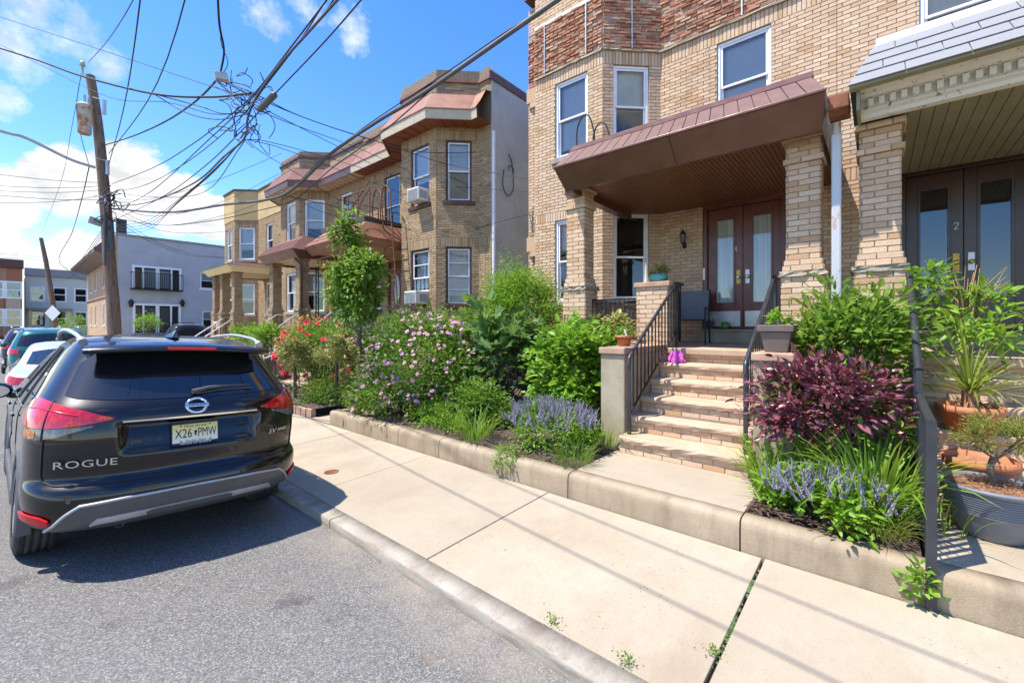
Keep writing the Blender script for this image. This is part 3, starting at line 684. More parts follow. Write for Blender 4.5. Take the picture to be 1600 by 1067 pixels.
# carriage lamp beside the door
m = MB(); c = fr.pt(2.38,.0,3.5)
m.obox(fr.pt(2.35,.008,3.36), fr.U*.06, fr.N*.02, Vector((0,0,.13))); m.tube([c+Vector((-.02,0,-.1)), c+Vector((-.09,0,-.12)), c+Vector((-.12,0,-.05))], .012, 6)
lamp = m.build('wall_lamp', M['iron'], A.root)
m = MB(); c2 = c+Vector((-.12,0,0)); m.lathe([(.0,-.06),(.035,-.05),(.03,-.03)], c2, 8); m.lathe([(.062,.12),(.06,.13),(.03,.18),(.012,.19),(.012,.22),(0,.23)], c2, 8)
for k in range(6): q = k*math.pi/3; m.tube([c2+Vector((.032*math.cos(q),.032*math.sin(q),-.04)), c2+Vector((.058*math.cos(q),.058*math.sin(q),.12))], .005, 4)
m.build('lamp_cage', M['iron'], lamp); m = MB(); m.lathe([(.0,-.035),(.028,-.035),(.052,.118),(0,.118)], c2, 8, sm=False); m.build('lamp_glass', M['clear_lamp'], lamp)
# ---- porch
def porch_floor(H, y0, y1, x0=6.13):
    m = MB(); m.box(x0,8.6,y0,y1,FLOOR-.085,FLOOR); m.build('porch_floor', M['stone'], H.root, bevel=.012)
porch_floor(A, .47, 3.98)
def porch_front(H, x, y0, y1, ret=None):
    m = MB(); m.box(x,x+.2,y0,y1,.2,FLOOR-.088)
    w = m.build('porch_base', M['mortar'], H.root); H.lay(w, Fr((x,y0),(x,y1)), .4, FLOOR-.095)
porch_front(A, 6.24, 2.33, 3.70); porch_front(A, 6.24, .5, .95)
m = MB(); m.box(6.4,7.75,3.78,3.98,.2,2.3); w_ = m.build('porch_side', M['mortar'], A.root); A.lay(w_, Fr((6.4,3.98),(7.75,3.98)), .4, 2.3)
for y0 in (3.62, .46): column(A, 6.09, y0, .2, 4.12, 2.42)
# brick pier beside the steps, stone cap
m = MB(); m.box(6.16,6.6,2.30,2.76,.2,2.42); pr = m.build('porch_pier', M['mortar'], A.root)
for fr in (Fr((6.16,2.30),(6.16,2.76)), Fr((6.6,2.30),(6.16,2.30)), Fr((6.16,2.76),(6.6,2.76))): A.lay(pr, fr, 1.56 if fr.N.y < -.5 else .4, 2.42)
m = MB(); m.box(6.12,6.64,2.26,2.80,2.42,2.495); m.build('pier_cap', M['cap_stone'], pr, bevel=.012)
# iron porch railing with scrolls
def scroll(c, U, r, turns=1.4, flip=1, n=18):
    return [c + U*(flip*(r*(1-i/n*.78))*math.cos(2*math.pi*turns*i/n)) + Vector((0,0,1))*((r*(1-i/n*.78))*math.sin(2*math.pi*turns*i/n)) for i in range(n+1)]
m = MB(); m.box(6.29,6.335,2.76,3.64,2.255,2.285); rl = m.build('porch_railing', M['iron'], A.root); m = MB(); m.box(6.30,6.325,2.76,3.64,1.64,1.665); m.build('lower_rail', M['iron'], rl)
for i in range(11):
    y = 2.80+.081*i; m = MB(); m.box(6.305,6.319,y-.007,y+.007,1.665,2.255); m.build('baluster', M['iron'], rl)
m = MB()
for i in range(10):
    y = 2.84+.081*i; m.tube(scroll(Vector((6.312,y,2.20)), Vector((0,1,0)), .033), .005, 4)
    if i % 3 == 1:
        for dz,f in ((.1,1),(-.1,-1)): m.tube(scroll(Vector((6.312,y+.04*f,1.92+dz)), Vector((0,1,0)), .085, 1.5, f), .006, 4)
m.build('scrollwork', M['iron'], rl)
# ---- steps
def stairs(H, y0, y1, zw=.37):
    rise = (FLOOR-zw)/6; m = MB()
    for i in range(5): m.box(4.66+.308*i, 6.3, y0+.004, y1-.004, .2 if i == 0 else zw+rise*i+.001, zw+rise*(i+1)-.075)
    m.box(6.2,6.32,y0+.004,y1-.004,.9,FLOOR-.087)
    st = m.build('front_steps', M['stone'], H.root)
    for i in range(6):
        x = 4.62+.308*i; z = zw+rise*(i+1)
        if i < 5:
            m = MB(); n = 16; P = []
            prof = [(x+.45,z-.075),(x+.012,z-.075),(x+.0,z-.055),(x-.004,z-.028),(x+.004,z-.008),(x+.016,z),(x+.45,z)]
            for k in range(n+1):
                y = y0+(y1-y0)*k/n; j = 1 if 0 < k < n else .3
                P.append([(px+(random.uniform(-.007,.006)*j if 1 <= q <= 3 else 0), y, pz+(random.uniform(-.004,.004)*j if q in (1,2,3) else 0)) for q,(px,pz) in enumerate(prof)])
            m.grid(P, sm=False, flip=True); m.add(P[0], [tuple(range(7))[::-1]]); m.add(P[-1], [tuple(range(7))]); m.build('tread', M['stone'], st)
        xr = x+.04 if i < 5 else 6.2; zb = zw+rise*i; fr = Fr((xr,y0),(xr,y1)); hh = (rise-.075)/2
        for r_ in range(2):
            u = .0 - (.1 if (r_+i) % 2 else 0)
            while u < fr.L:
                a, b = max(0,u), min(fr.L,u+BL)
                if b-a > .03: H.br.append((st, fr, a, b, zb+.003+hh*r_, zb+hh*(r_+1)-.005, 'brick', 0.0, False, 0.0))
                u += BL+.008
    return st
stairs(A, .95, 2.30)
def cheek(H, x0, y0, y1, ztop=1.50):
    m = MB(); n = 10; 
    m.box(x0,6.24,y0,y1,.2,ztop); c = m.build('cheek_wall', M['render'], H.root, bevel=.012)
    m = MB(); m.box(x0-.03,6.235,y0-.012,y1+.012,ztop+.002,ztop+.085); m.build('cheek_cap', M['cap_stone'], c, bevel=.012); return c
cheek(A, 4.80, 2.31, 2.63); cheek(A, 4.80, .60, .94)
def stair_rail(H, y, x0=4.78, x1=6.36, z0=.565, zt0=1.47, zt1=2.46, nb=13, mat='iron', xe=6.62, rail=.022, top='iron_grey'):
    m = MB(); sl = (zt1-zt0)/(x1-x0)
    pts = [(x0-.01,y,zt0-.1),(x0-.012,y,zt0-.02),(x0+.02,y,zt0+.02)] + [(x0+(x1-x0)*k/4,y,zt0+.02+(zt1-zt0)*k/4) for k in range(1,5)] + [(x1+.06,y,zt1+.015),(xe,y,zt1+.01)]
    m.tube(pts, rail, 8); rr = m.build('stair_railing', M[top], H.root)
    m = MB(); m.box(x0-.018,x0+.018,y-.018,y+.018,z0,zt0); m.build('post', M[top], rr); m = MB(); m.box(x1-.018,x1+.018,y-.018,y+.018,FLOOR,zt1); m.build('post', M[top], rr)
    lo = lambda x: zt0-.69+sl*(x-x0)
    m = MB(); m.obox((x0,y-.009,lo(x0)), (x1-x0,0,(zt1-zt0)), (0,.018,0), (0,0,.025)); m.build('lower_rail', M[mat], rr)
    for k in range(nb):
        x = x0+(x1-x0)*(k+1)/(nb+1); m = MB(); m.box(x-.0075,x+.0075,y-.0075,y+.0075,lo(x)+.02,zt0+sl*(x-x0)+.005); m.build('baluster', M[mat], rr)
    for k in range(2):
        x = x1+.08*(k+1); m = MB(); m.box(x-.0075,x+.0075,y-.0075,y+.0075,FLOOR+.1,zt1); m.build('baluster', M[mat], rr)
    return rr
stair_rail(A, 2.24); stair_rail(A, 1.0)
# ---- porch roof of brown metal
YA0, YA1 = .41, 3.86
m = MB(); n = 58
for i in range(n):
    y = .5+(3.8-.5)*i/n; m.box(5.9,8.58,y+.003,y+(3.8-.5)/n-.003,4.11,4.13)
sf = m.build('soffit', M['soffit'], A.root); sf['kind'] = 'stuff'
m = MB(); m.box(5.9,8.6,YA0+.06,YA1-.03,4.132,4.2); m.build('porch_ceiling', M['soffit'], A.root)
m = MB()
m.box(5.86,8.0,3.70,3.86,3.98,4.108); m.build('side_beam', M['brown_metal'], A.root)
m = MB(); a0,a1 = YA0, YA1
# outward-leaning fascia
m.add([(5.86,a0+.05,4.02),(5.86,a1-.02,4.02),(5.54,a1,4.32),(5.54,a0,4.32)], [(0,3,2,1)])
m.add([(5.86,a0+.05,4.02),(5.92,a0+.05,4.02),(5.92,a1-.02,4.02),(5.86,a1-.02,4.02)], [(0,1,2,3)])
m.add([(5.92,a0+.05,4.02),(5.92,a0+.05,4.2),(5.92,a1-.02,4.2),(5.92,a1-.02,4.02)], [(0,1,2,3)])
for y, s_ in ((a0,1),(a1,-1)):
    yb = y+.05 if s_ == 1 else y-.02
    m.add([(5.86,yb,4.02),(5.54,y,4.32),(8.59,y,4.32),(8.59,yb,4.02)], [(0,1,2,3)])
m.build('fascia', M['brown_metal'], A.root)
for ys_ in (2.06,):
    m = MB(); m.tube([(5.857,ys_,4.018),(5.537,ys_+.004,4.318)], .005, 4); m.build('fascia_seam', M['interior'], A.root)
m = MB(); m.box(5.525,5.56,a0-.01,a1+.005,4.305,4.335); m.build('drip_edge', M['brown_metal'], A.root, bevel=.004)
m = MB(); n = 21; t0, t1 = a0+.17, a1-.01
m.add([(5.56,a0,4.33),(5.56,a1,4.33),(6.08,t1,4.76),(6.08,t0,4.76)], [(0,3,2,1)]); m.add([(5.56,a0,4.33),(6.08,t0,4.76),(8.6,t0,4.76),(8.6,a0,4.33)],[(0,1,2,3)]); m.add([(5.56,a1,4.33),(6.08,t1,4.76),(8.6,t1,4.76),(8.6,a1,4.33)],[(0,1,2,3)])
m.add([(6.08,t0,4.76),(6.08,t1,4.76),(8.6,t1,4.86),(8.6,t0,4.86)], [(0,1,2,3)])
ms = m.build('mansard', M['brown_metal'], A.root)
for i in range(n):
    f0, f1 = i/n, (i+1)/n; d = Vector((-.43,0,.52)).normalized(); j = random.uniform(.008,.014)
    b0,b1 = a0+(a1-a0)*f0+.006, a0+(a1-a0)*f1-.006; c0,c1 = t0+(t1-t0)*f0+.006, t0+(t1-t0)*f1-.006
    q = [Vector((5.565,b0,4.336)),Vector((5.565,b1,4.336)),Vector((6.03,c1,4.722)),Vector((6.03,c0,4.722))]
    m = MB(); m.add(q+[p+d*j for p in q], [(4,7,6,5),(0,1,5,4),(1,2,6,5),(2,3,7,6),(3,0,4,7)]); m.build('roof_panel', M['brown_metal_l'], ms)
m = MB(); m.add([(6.0,t0-.02,4.69),(6.0,t1+.02,4.69),(5.99,t1+.02,4.715),(6.1,t1+.01,4.83),(6.1,t0-.01,4.83),(5.99,t0-.02,4.715)], [(0,1,2,5),(5,2,3,4)]); m.add([(6.1,t0-.01,4.83),(6.1,t1+.01,4.83),(6.2,t1+.01,4.79),(6.2,t0-.01,4.79)],[(0,1,2,3)]); m.build('ridge_cap', M['brown_metal'], ms)
# two loose conduits looping above the porch roof
m = MB()
for (x,y,h,w) in ((6.3,3.72,.62,.34),(6.35,3.45,.42,.30)):
    m = MB(); m.tube(crom([(x,y+w*.5,4.78),(x,y+w*.55,4.78+h*.6),(x,y+w*.25,4.78+h*.97),(x,y-w*.15,4.78+h*.92),(x,y-w*.42,4.78+h*.45),(x,y-w*.5,4.78)],6), .013, 6); m.build('cable_conduit', M['wire'], A.root)
# rusty gutter end and downspout between the two porches
m = MB(); m.box(5.62,6.0,.22,.40,4.12,4.27); m.build('gutter_box', M['rust'], A.root, bevel=.01)
m = MB(); m.tube([(5.98,.345,4.12),(6.02,.345,4.02),(6.02,.345,3.9)], .045, 8); m.box(5.975,6.065,.30,.39,.45,4.0); m.build('downspout', M['spout'], A.root, bevel=.02)
# thin dead creeper stems on the corner pier
m = MB()
for k in range(7):
    y = 5.98+random.uniform(-.1,.15); z = 3.2+random.uniform(0,.5); pts = [(7.82,y,z)]
    for q in range(6): y += random.uniform(-.09,.07); z += random.uniform(.08,.22); pts.append((7.80+random.uniform(-.02,.01),y,z))
    m.tube(crom(pts,3), .006, 4)
solo(m, 'dead_creeper', M['bark'], 'bare dead creeper stems on the corner pier of the brick house', 'creeper')
# ------------------------------------------------------------------ number 2, at the right edge
B2 = House((8.0,-1.5,.3), 'tan brick row house numbered 2 with grey shingled porch roof at the right edge')
path2 = [(8.6,-5.2),(8.6,.486)]
def u2(y): return y+5.2
h2 = {0:[(u2(-1.60),u2(-.25),1.79,Z1),(u2(-1.33),u2(-.47),snap(5.55),Z2),(u2(-4.4),u2(-3.5),snap(5.55),Z2)]}
w2, f2 = B2.wall('wall', path2, .2, 9.3, h2, bricks=False)
B2.lay(w2, f2[0], .4, Z2+SO, h2[0], [(Z1,Z1+3*CR),(Z2,Z2+SO)], u0=2.2); B2.lay(w2, f2[0], snap(8.5), 9.3, u0=2.2)
m = MB(); fbox(m, f2[0], 2.2, f2[0].L, -.02, .004, zr0, zr1); rb2 = m.build('exposed_backing', M['mortar_red'], B2.root); B2.lay(rb2, f2[0], zr0+.03, zr1-.01, mat='brick_red', rough=.05, u0=2.2)
window(B2, f2[0], h2[0][1], blind=.75); window(B2, f2[0], h2[0][2], blind=.6)
doors(B2, f2[0], h2[0][0], 'black_wood', '2', False, u2(-.83), kick=False)
m = MB(); m.prism([(8.62,-5.2),(8.62,.486),(17.5,.486),(17.5,-5.2)], 8.95, 9.05); m.build('roof', M['roofing'], B2.root)
m = MB(); m.box(8.5,8.9,-5.2,.475,9.3,9.38); m.build('coping', M['brown_metal'], B2.root)
m = MB(); m.box(8.62,17.5,-5.2,-5.0,.2,9); m.build('side_wall', M['mortar'], B2.root)
porch_floor(B2, -3.6, .28)
porch_front(B2, 6.24, -.30, .26)
column(B2, 6.09, -.235, .2, 4.06, 2.42); column(B2, 6.09, -3.4, .2, 4.06, 2.42)
stairs(B2, -2.0, -.30)
# porch roof: soffit boards, dentil cornice, shingled skirt
y0_, y1_ = -3.7, .21
m = MB(); m.box(5.95,8.58,y0_+.1,y1_-.12,4.10,4.16); sfb = m.build('porch_ceiling', M['olive'], B2.root)
n = 36
for i in range(n):
    y = y1_-.14-.105*i; m = MB(); m.box(5.96,8.55,y-.105+.004,y-.003,4.085+random.uniform(-.002,.002),4.10); m.build('ceiling_board', M['olive'], sfb)
m = MB(); prof = [(5.98,4.04),(5.90,4.045),(5.89,4.085),(5.84,4.10),(5.835,4.20),(5.74,4.215),(5.72,4.24),(5.60,4.25),(5.60,4.28),(6.0,4.28)]
m.sweep(prof, y0_, y1_-.08); cn = m.build('cornice', M['flaking'], B2.root)
m = MB(); m.box(5.60,8.58,y1_-.079,y1_-.05,4.04,4.28); m.build('cornice_end', M['olive'], B2.root)
for i in range(40):
    y = y1_-.14-.085*i; m = MB(); m.box(5.775,5.833,y-.045,y,4.125,4.198); m.build('dentil', M['flaking'], cn)
# shingle courses on the skirt
bx0, bz0, tx, tz = 5.50, 4.26, 6.22, 4.93; sd_ = Vector((tx-bx0,0,tz-bz0)); nn = Vector((-sd_.z,0,sd_.x)).normalized()
m = MB(); m.add([(bx0+.02,y0_,bz0),(bx0+.02,y1_,bz0),(tx,y1_-.2,tz-.02),(tx,y0_,tz-.02)], [(0,3,2,1)]); m.add([(bx0+.02,y1_,bz0),(tx,y1_-.2,tz-.02),(8.6,y1_-.2,tz),(8.6,y1_,bz0)],[(0,1,2,3)]); m.add([(tx,y0_,tz-.02),(tx,y1_-.2,tz-.02),(8.6,y1_-.2,tz+.05),(8.6,y0_,tz+.05)],[(0,1,2,3)])
sk = m.build('skirt_roof', M['shingle_grey'], B2.root)
for c in range(4):
    f0, f1 = c/4-.02, (c+1)/4+.03; hip0, hip1 = y1_-.2*max(0,c/4), y1_-.2*(c+1)/4; y = hip0+.01 - (.22 if c % 2 else .0); first = True
    y = hip0+.01
    while y > y0_+.2:
        w_ = .43 if not (first and c % 2) else .22; first_cut = hip1-.004 if first else None
        p0 = Vector((bx0,0,bz0))+sd_*f0; p1 = Vector((bx0,0,bz0))+sd_*f1
        lift0, lift1 = .022, .006
        yy1 = y; yy0 = y-w_+.007
        q = [p0+nn*lift0, p0+nn*lift0, p1+nn*lift1, p1+nn*lift1]; ys_ = [yy0,yy1,(hip1+.012 if first else yy1),yy0]
        V = [Vector((a.x,b,a.z)) for a,b in zip(q,ys_)]; m = MB(); m.add(V+[v-nn*.008 for v in V], [(0,3,2,1),(0,1,5,4),(1,2,6,5),(2,3,7,6),(3,0,4,7)]); m.build('shingle', M['shingle_grey'], sk)
        y -= w_; first = False
m = MB(); m.box(tx-.03,tx+.06,y0_,y1_-.2,tz-.015,tz+.075); m.build('white_flashing', M['white'], B2.root, bevel=.006)
m = MB(); m.sweep([(bx0-.005,bz0-.03),(bx0+.09,bz0-.03),(bx0+.09,bz0),(bx0-.005,bz0+.012)], y0_, y1_+.005); m.build('eave_board', M['olive'], B2.root)
# dark slatted rail from the pavement up the steps of number 2
m = MB()
m.box(3.60,3.655,-.275,-.225,.13,1.27); m.box(4.60,4.64,-.27,-.23,.37,1.5); m.tube([(3.6,-.25,1.255),(4.0,-.25,1.275),(4.62,-.25,1.30)], .028, 6)
hr = m.build('stair_railing', M['iron_grey'], B2.root, label='dark slatted metal rail rising from the pavement beside number 2 steps')
for k in range(9):
    x = 3.72+.098*k; m = MB(); m.box(x-.011,x+.011,-.262,-.238,.395,1.26); m.build('baluster', M['iron_grey'], hr)
m = MB(); m.tube([(4.62,-.25,1.5),(5.2,-.25,1.88),(6.0,-.25,2.38),(6.25,-.25,2.42)], .03, 6); m.build('handrail', M['iron_grey'], hr)
for k in range(13):
    x = 4.72+.1*k; m = MB(); m.box(x-.010,x+.010,-.26,-.24,.72+.62*(x-4.62),1.52+.63*(x-4.62)); m.build('baluster', M['iron_grey'], hr)
A.finish(300); B2.finish(300)
# ------------------------------------------------------------------ walkways, garden beds and the low concrete kerb in front of them
gk = thing('garden_kerb', (3.63,3.3,.13), 'low rounded concrete kerb holding the front gardens beside the pavement', 'kerb wall')
gj = [-7.4,-3.8,-.252,.80,2.36,4.35,5.25,7.28]
for a, b in zip(gj, gj[1:]):
    m = MB(); n = max(3,int((b-a)/.1)); P = []
    for i in range(n+1):
        y = a+.006+(b-a-.012)*i/n; j = 1 if 0 < i < n else .2
        P.append([(x+random.uniform(-.004,.004)*j*(q>0), y, z+random.uniform(-.003,.003)*j*(q>1)) for q,(x,z) in enumerate([(3.630,-.1),(3.636,.14),(3.638,.30),(3.645,.340),(3.662,.361),(3.70,.369),(3.80,.370),(3.80,-.1)])])
    m.grid(P, flip=False); m.add(P[0],[tuple(range(8))]); m.add(P[-1],[tuple(range(8))[::-1]]); m.build('kerb_section', M['gkerb'], gk)
m = MB(); m.box(3.655,6.2,7.13,7.27,-.1,.366); m.build('kerb_return', M['gkerb'], gk, bevel=.03)
for y0, y1, x1 in ((.80,2.36,4.70),(-3.2,-.252,4.70)):
    m = MB(); m.box(3.803,x1,y0+.004,y1-.004,-.1,.372); structure(m, 'front_walk', M['walk'], bevel=.006)
m = MB()
def bed(m, x0,x1,y0,y1,z,amp=.04,n=.14):
    nx, ny = max(2,int((x1-x0)/n)), max(2,int((y1-y0)/n))
    m.grid([[(x0+(x1-x0)*i/nx, y0+(y1-y0)*j/ny, z+random.uniform(-amp,amp)*(0 if i in (0,nx) or j in (0,ny) else 1)+.04*math.sin(i*1.3)*math.sin(j*.9)*(0<i<nx)) for j in range(ny+1)] for i in range(nx+1)], sm=True, flip=True)
bed(m, 3.80, 7.74, 2.62, 7.14, .372); bed(m, 3.80, 4.82, 2.36, 2.62, .366,.02); bed(m, 3.80, 6.22, -.22, .80, .372); bed(m, 4.72,6.22,.795,.94,.37,.01)
bed(m, 3.70,7.9,8.0,11.2,.30); bed(m, 3.7,7.9,11.9,14.4,.30)
structure(m, 'garden_soil', M['soil'])
m = MB(); m.add([(3.63,7.28,.14),(8.6,7.28,.2),(8.6,8.0,.2),(3.63,8.0,.14)],[(0,3,2,1)]); m.add([(3.63,14.4,.13),(8.6,14.4,.2),(8.6,60,.2),(3.63,60,.13)],[(0,3,2,1)]); m.add([(3.63,11.2,.13),(6,11.2,.2),(6,11.9,.2),(3.63,11.9,.13)],[(0,3,2,1)]); m.add([(3.63,-16,.13),(8.6,-16,.2),(8.6,-3.2,.2),(3.63,-3.2,.13)],[(0,3,2,1)])
structure(m, 'yard_paving', M['walk'])
# oval iron cover lying in the pavement
m = MB(); c = at(518,737,Z=.105); m.lathe([(0,.006),(.070,.006),(.075,.010),(.083,.008),(.083,-.02)], (c.x,c.y,.100), 20); solo(m, 'valve_cover', M['rust'], 'small rusty round iron cover set in the pavement behind the black car', 'cover')
# moss and dirt in the open joint
m = MB()
for k in range(150):
    t_ = random.choice((random.uniform(.0,1),random.uniform(.35,.5),random.uniform(.7,.8))); x = 2.07+1.53*t_; y = .64+random.uniform(-.012,.012); z = .080+.04*t_; s_ = random.uniform(.003,.011)
    m.add([(x-s_,y-s_,z),(x+s_,y-s_,z),(x+s_,y+s_,z),(x-s_,y+s_,z),(x,y,z+s_*1.1)], [(0,1,4),(1,2,4),(2,3,4),(3,0,4)])
o = m.build('joint_moss', M['leaf_dark'], pav); o['kind'] = 'stuff'
# ------------------------------------------------------------------ the row beyond the alley
def porch_col(H, x0, y0, ztop, mat, mort, zled=2.35): return column(H, x0, y0, .2, ztop, zled, mat=mat, mort=mort, depth=.3)
def ac_unit(H, fr, u, z, w=.52, h=.36, out=.36):
    m = MB(); fbox(m, fr, u, u+w, -.1, out, z, z+h); b = m.build('air_conditioner', M['ac_white'], H.root, bevel=.012)
    m = MB()
    for k in range(9): fbox(m, fr, u+.03, u+w-.03, out+.001, out+.008, z+.03+k*(h-.06)/9, z+.03+(k+.55)*(h-.06)/9)
    m.build('grille', M['grey_trim'], b)
    for s_, uu in ((-1,u-.003),(1,u+w)):
        m = MB()
        for k in range(6): fbox(m, fr, uu, uu+.003, .05+k*.045, .08+k*.045, z+.06, z+h-.08)
        m.build('side_louvre', M['grey_trim'], b)
def row_house(H, y0, yB, yL, y1, mat, mort, wins, right_end=None, bt=.85, ztop=9.0):
    path = [(8.6,y0),(8.6,yB),(8.6-bt,yB+bt),(8.6-bt,yL),(8.6,yL+bt)] + ([(8.6,y1)] if y1 > yL+bt+.05 else [])
    w, f = H.wall('wall', path, .2, ztop, wins, mat=mat, mort=mort, bricks=False)
    return path, w, f
# ---- house B: stucco side wall, copper eaves, fire escape over its porch
Bh = House((8.0,11,.2), 'weathered brick row house with copper coloured eaves and rusty fire escape')
zb2 = snap(5.33); zt2 = snap(7.03); zb1 = snap(2.42); zt1 = snap(4.05)
winB = {0:[], 1:[(.22,.93,zb1,zt1),(.22,.93,zb2,zt2)], 2:[(.30,1.15,zb1,zt1),(.30,1.15,zb2,zt2)], 3:[], 4:[(.25,1.15,1.78,zt1),(.45,1.35,snap(4.95),zt2),(1.6,2.35,zb1,zt1)]}
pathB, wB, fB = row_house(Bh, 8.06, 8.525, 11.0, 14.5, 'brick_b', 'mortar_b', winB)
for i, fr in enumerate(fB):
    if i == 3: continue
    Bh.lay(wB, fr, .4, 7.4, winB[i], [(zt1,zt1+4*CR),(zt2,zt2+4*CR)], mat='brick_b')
window(Bh, fB[1], winB[1][1], casing='trim_brown', blind=.5, sill='trim_brown'); window(Bh, fB[2], winB[2][1], casing='trim_brown', blind=.6, sill='trim_brown')
window(Bh, fB[1], winB[1][0], casing='trim_brown', blind=.85, sill='trim_brown', hopper=2); window(Bh, fB[2], winB[2][0], casing='trim_brown', blind=.7, sill='trim_brown', hopper=2)
window(Bh, fB[4], winB[4][1], casing='trim_brown', blind=.0, sill=None); window(Bh, fB[4], winB[4][2], blind=.6, sill='trim_brown')
ac_unit(Bh, fB[2], .34, winB[2][1][2]+.03); ac_unit(Bh, fB[2], .34, winB[2][0][2]+.03, out=.45)
def porch_door(H, fr, h, mat='brown_wood'):
    u0,u1,z0,z1 = h; m = MB(); fbox(m, fr, u0+.003,u1-.003,-.12,-.06,z0,z1-.003); d = m.build('door', M[mat], H.root)
    m = MB(); c = fr.pt((u0+u1)/2,-.055,(z0+z1)/2+.15); P = []
    ring = [c+fr.U*(.17*math.cos(2*math.pi*k/20))+Vector((0,0,.55*math.sin(2*math.pi*k/20))) for k in range(20)]
    m.add(ring, [tuple(range(20))]); m.build('oval_pane', M['clear_lamp'], d); m = MB(); m.tube(ring+[ring[0]], .015, 5); m.build('pane_moulding', M[mat], d)
porch_door(Bh, fB[4], winB[4][0])
m = MB(); m.box(8.0,8.012,0,0,0,0) if False else None
m.add([(8.6,8.06,.2),(17.5,8.06,.2),(17.5,8.06,8.7),(8.6,8.06,8.9)], [(0,1,2,3)]); m.build('stucco_side_wall', M['stucco'], Bh.root)
m = MB(); m.box(8.60,8.605,8.055,8.062,.3,8.0); m.tube([(8.66,8.03,7.2),(8.66,8.03,.4)], .05, 8); m.build('white_drainpipe', M['white'], Bh.root)
m = MB(); m.tube(scroll(Vector((9.3,8.0,6.3)), Vector((1,0,0)), .2, .5, 1), .012, 5); m.tube(crom([(9.05,8.0,6.25),(9.0,8.0,5.8),(9.2,8.0,5.55),(9.45,8.0,5.8),(9.4,8.0,6.5),(9.25,8.0,6.75)]), .014, 5); m.build('service_cable_loop', M['wire'], Bh.root)
m = MB(); m.prism([(8.62,8.07)]+[(x+.02,y) for x,y in pathB[1:]]+[(17.5,14.5),(17.5,8.07)], 8.5, 8.6); m.build('roof', M['roofing'], Bh.root)
def eaves(H, path, zs, soff, fasc, roofm, over=.55, brick_par=True, mat='brick_b', mort='mortar_b', cop='copper', zp=8.95, slope=(.24,.80)):
    ob = offset_path(path, over); m = MB()
    # soffit boards follow each run of the facade
    rows = [[(x,y,zs) for x,y in offset_path(path,-.02)], [(x,y,zs+.02) for x,y in ob]]
    m.grid(rows, sm=False, flip=False); so_ = m.build('soffit', M[soff], H.root)
    for a,b,c,d in zip(path, path[1:], ob, ob[1:]):
        L = math.hypot(b[0]-a[0], b[1]-a[1]); n = max(1,int(L/.30))
        for k in range(1,n):
            t = k/n; p = Vector((a[0]+(b[0]-a[0])*t, a[1]+(b[1]-a[1])*t, zs-.004)); q = Vector((c[0]+(d[0]-c[0])*t, c[1]+(d[1]-c[1])*t, zs+.016))
            mm = MB(); mm.tube([p,q], .007, 4); mm.build('soffit_seam', M['interior'], so_)
    skirt(H, path, [(over-.02,zs-.03),(over+.012,zs-.03),(over+.03,zs+.20),(over+.03,zs+.22)], fasc, 'fascia')
    skirt(H, path, [(over+.05,zs+.215),(over+.05,zs+.245),(slope[0]+.20,zs+.46),(slope[0],zs+slope[1]),(slope[0],zs+slope[1]+.03),(-.0,zs+slope[1]+.08)], roofm, 'skirt_roof')
    w_ = skirt(H, path, [(-.01,zs+.2),(-.01,zp)], mort, 'parapet')
    if brick_par:
        pin = offset_path(path, -.01)
        for a,b in zip(pin, pin[1:]): H.lay(w_, Fr(a,b), zs+slope[1]+.12, zp, mat=mat)
    skirt(H, path, [(.06,zp-.02),(.06,zp+.07),(-.25,zp+.08),(-.25,zp-.05)], cop, 'coping')
eaves(Bh, pathB, 7.40, 'soffit_orange', 'fascia_cream', 'copper', zp=8.66)
m = MB(); m.box(8.5,12,8.02,8.06,8.6,8.82); m.build('roof_end_flashing', M['brown_metal'], Bh.root)
